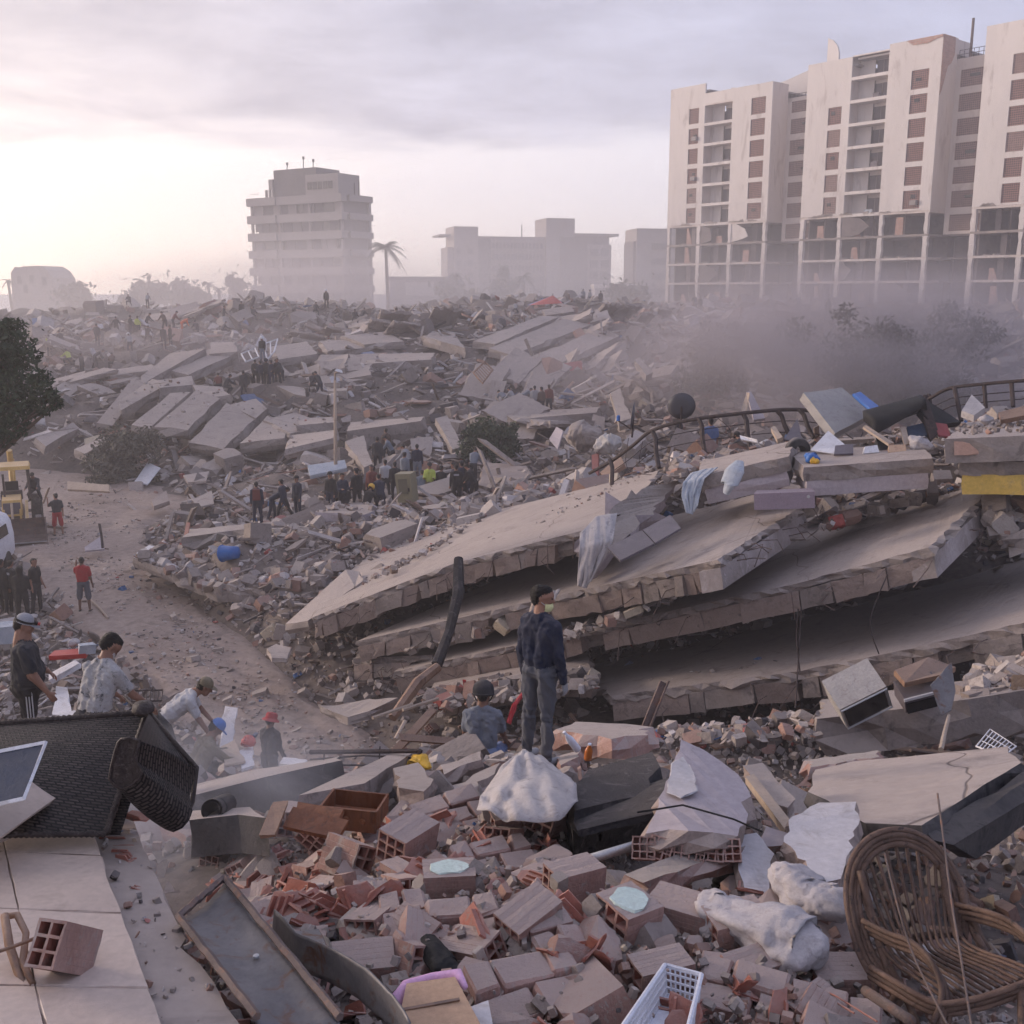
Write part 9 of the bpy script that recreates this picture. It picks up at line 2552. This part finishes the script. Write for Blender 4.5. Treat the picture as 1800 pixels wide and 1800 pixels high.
crumbs([(1660, 765, 20), (1870, 755, 19.2), (1880, 732, 23.5), (1710, 744, 24)], 200, .03, .14, 9)
crumbs([(1160, 850, 23), (1250, 820, 24.5), (1330, 790, 25.5), (1200, 805, 27.5)], 400, .05, .3, 10)
crumbs([(980, 1130, 20.4), (1270, 1020, 18.6), (1330, 985, 21), (1000, 1100, 23.5)], 420, .05, .3, 14)
crumbs([(700, 1150, 23.4), (960, 1085, 21.6), (980, 1060, 23.5), (720, 1110, 26)], 420, .05, .35, 15)
crumbs([(1100, 1210, 20.2), (1400, 1160, 18.8), (1420, 1130, 21), (1120, 1180, 23)], 200, .03, .12, 16)
crumbs([(720, 1215, 22), (1040, 1180, 20.2), (1060, 1210, 19), (760, 1250, 20.5)], 420, .05, .35, 17)
crumbs([(1080, 1290, 16.0), (1440, 1262, 13.8), (1440, 1300, 12.6), (1090, 1315, 14)], 260, .05, .25, 18)
crumbs([(1700, 1190, 14.8), (1880, 1140, 14.6), (1880, 1200, 12.8), (1690, 1245, 13)], 420, .05, .3, 12)
crumbs([(155, 1440, 5.25), (215, 1400, 5.6), (286, 1560, 4.5), (400, 1800, 3.35), (285, 1800, 3.3)], 80, .008, .045, 13)
for i, (pts_, t_, lab) in enumerate(LP[:8] + LP[11:15]):
	crumbs([(a, b, c * .925) for a, b, c in pts_], 12, .06, .22, 40 + i)
scatter_stuff('slab_crumbs', np.array(cr_xy), np.array(cr_z), np.array(cr_s), SH_CHUNK + SH_FLAKE, (.5, 1.0), .4, seed=77, label='dusty crumbs of concrete strewn over the fallen slabs')

# ------------------------------------------------------------ say where the look-alikes lie
LAND = [(590, 760, 'the street lamp'), (205, 800, 'the dusty shrub'), (862, 760, 'the dark shrub'), (715, 860, 'the olive cabinet'), (397, 972, 'the blue tub'), (850, 655, 'the metal grille'), (460, 620, 'the window frames'), (1113, 731, 'the edge-on dish'),
		(1255, 625, 'the brownish shrub'), (1590, 620, 'the large dusty tree'), (300, 730, 'the pancaked slabs'), (573, 540, 'the white-helmeted man'), (970, 535, 'the umbrella'), (930, 600, 'the brown slabs'), (1130, 645, 'the white bar-like slab'), (780, 600, 'the white-topped block'),
		(260, 830, 'the large white board'), (940, 700, 'the grey figures'), (1030, 780, 'the grey cloth heap'), (320, 565, 'the orange-vested worker'), (690, 742, 'the long level slab'), (1460, 560, 'the apartment blocks'), (560, 822, 'the blue mattress'), (790, 760, 'the leaning pale slab'), (60, 700, 'the leafy tree'),
		(640, 412 + 1000, 'the wooden drawer'), (920, 1390, 'the pale sack'), (1165, 1770, 'the plastic basket'), (1600, 1650, 'the cane armchair'), (440, 1710, 'the metal tray'), (775, 1780, 'the cardboard box'), (790, 1580, 'the mint-capped brick'), (1102, 1645, 'the mint-patched chunk'), (1350, 1640, 'the twisted white sack'), (772, 1680, 'the dark boot'), (1225, 1400, 'the broken painted wall'), (718, 1530, 'the largest whole brick'), (1440, 1480, 'the white wall piece'), (1080, 1370, 'the burnt slab'), (580, 1720, 'the bent metal strip'), (1500, 1380, 'the smooth slab'),
		(847, 1300, 'the seated man'), (948, 1200, 'the standing man'), (1522, 1245, 'the smashed oven'), (785, 1080, 'the charred column'), (475, 1290, 'the red-hatted person'), (1155, 1240, 'the rusty steel profile'), (620, 1245, 'the kerb piece'), (400, 1390, 'the sooty beam'), (165, 1220, 'the stained-shirt man'), (330, 1240, 'the bending man')]
def proj(p):
	v = Vector(p) - Vector((0, 0, CAM_Z)); z = v.y * _c - v.z * _s
	return 900 + 1860 * v.x / z, 900 - 1860 * (v.y * _s + v.z * _c) / z
for o in [q for q in bpy.data.objects if q.get('where')]:
	x, y = proj(o.location)
	a, b, ph = min(LAND, key=lambda q: (q[0] - x) ** 2 + ((q[1] - y) * 1.4) ** 2)
	dx, dy = x - a, (y - b) * 1.4
	r_ = math.hypot(dx, dy); big = 'close ' if r_ < 45 else ''
	rel = ('left of' if dx < 0 else 'right of') if abs(dx) > abs(dy) * 1.7 else ('behind' if dy < 0 else 'in front of') if abs(dy) > abs(dx) * 1.7 else (('behind' if dy < 0 else 'in front') + ' and ' + ('left of' if dx < 0 else 'right of'))
	s_ = max(o.scale) if o['where'] > 0 else 1
	word = '' if o['where'] < 0 else ('large ' if s_ > o['where'] * 1.25 else 'small ' if s_ < o['where'] * .8 else '')
	lb = word + o['label'] + ' ' + big + rel + ' ' + ph
	o['label'] = lb if len(lb.split()) <= 16 else word + o['label'] + ' ' + rel + ' ' + ph
	if len(o['label'].split()) > 16: o['label'] = o['label'].replace(' on the slope', '').replace('dusty ', '')
	del o['where']

# ------------------------------------------------------------ dust in the air
hz = MB()
hz.box((0, 180, 24.5), (660, 480, 53))
haze = hz.build('haze', [], origin=None)
haze.location = (0, 0, 0)
hm = bpy.data.materials.new('haze')
hm.use_nodes = True
HN = NT(hm.node_tree)
ho = HN.n('ShaderNodeOutputMaterial')
hv = HN.n('ShaderNodeVolumePrincipled')
hv.inputs['Color'].default_value = (0.93, 0.90, 0.925, 1)
hv.inputs['Density'].default_value = 0.0018
hv.inputs['Anisotropy'].default_value = 0.35
HN.l(hv.outputs[0], ho.inputs['Volume'])
haze.data.materials.append(hm)
tag(haze, 'pale dust haze hanging over the whole rubble field', 'haze', kind='stuff')
# local smoke
def smoke(c, rad, dens, label, scale=1.6, col=(.62, .57, .60), seed=0.0, lo=.40):
	bm = bmesh.new(); bmesh.ops.create_icosphere(bm, subdivisions=3, radius=1.0)
	me = bpy.data.meshes.new('smoke'); bm.to_mesh(me); bm.free()
	o = bpy.data.objects.new('smoke', me); COL.objects.link(o); o.location, o.scale = c, rad
	m = bpy.data.materials.new('smoke'); m.use_nodes = True; N = NT(m.node_tree)
	out = N.n('ShaderNodeOutputMaterial'); v = N.n('ShaderNodeVolumePrincipled'); N.l(v.outputs[0], out.inputs['Volume'])
	v.inputs['Color'].default_value = (*col, 1); v.inputs['Anisotropy'].default_value = .3
	t = N.n('ShaderNodeTexCoord'); ln = N.n('ShaderNodeVectorMath', operation='LENGTH'); N.l(t.outputs['Object'], ln.inputs[0])
	ad = N.n('ShaderNodeVectorMath', operation='ADD'); N.l(t.outputs['Object'], ad.inputs[0]); ad.inputs[1].default_value = (seed, seed * 2, seed)
	nz_ = N.noise(ad.outputs[0], scale, 3, .55, .6)
	N.l(N.math('MULTIPLY', N.math('MULTIPLY', N.ramp(nz_, [(lo, 0.0), (lo + .3, 1.0)]), N.ramp(ln.outputs['Value'], [(.25, 1.0), (1.0, 0.0)], 'EASE')), dens), v.inputs['Density'])
	me.materials.append(m); tag(o, label, 'smoke', kind='stuff')
smoke(P(1540, 615, 50), (14, 9, 5), .42, 'mauve smoke drifting over the dusty shrubs before the apartment blocks', seed=1.3, lo=.34)
smoke(P(1180, 640, 58), (13, 8, 5), .10, 'thin smoke over the rubble left of the brownish shrub', seed=4.1, lo=.36)
smoke(Vector((5, 155, 4)), (150, 88, 22), .0088, 'broad bank of pale dust over the far half of the rubble hill', 2.2, (.90, .87, .89), 8.1, .12)
smoke(P(1480, 560, 95), (26, 14, 9), .05, 'mauve smoke before the foot of the apartment blocks', seed=7.3, lo=.36)
smoke(P(540, 530, 150), (45, 22, 9), .035, 'pale dust at the foot of the banded tower', seed=2.2, lo=.30)
smoke(P(330, 640, 78), (26, 14, 5), .035, 'pale dust drifting over the pancaked slabs', seed=6.2, lo=.34)
smoke(P(365, 1425, 8.2), (1.9, 1.8, .9), .55, 'bluish smoke curling over the sooty beam', 1.8, (.72, .76, .88), 3.1, .36)
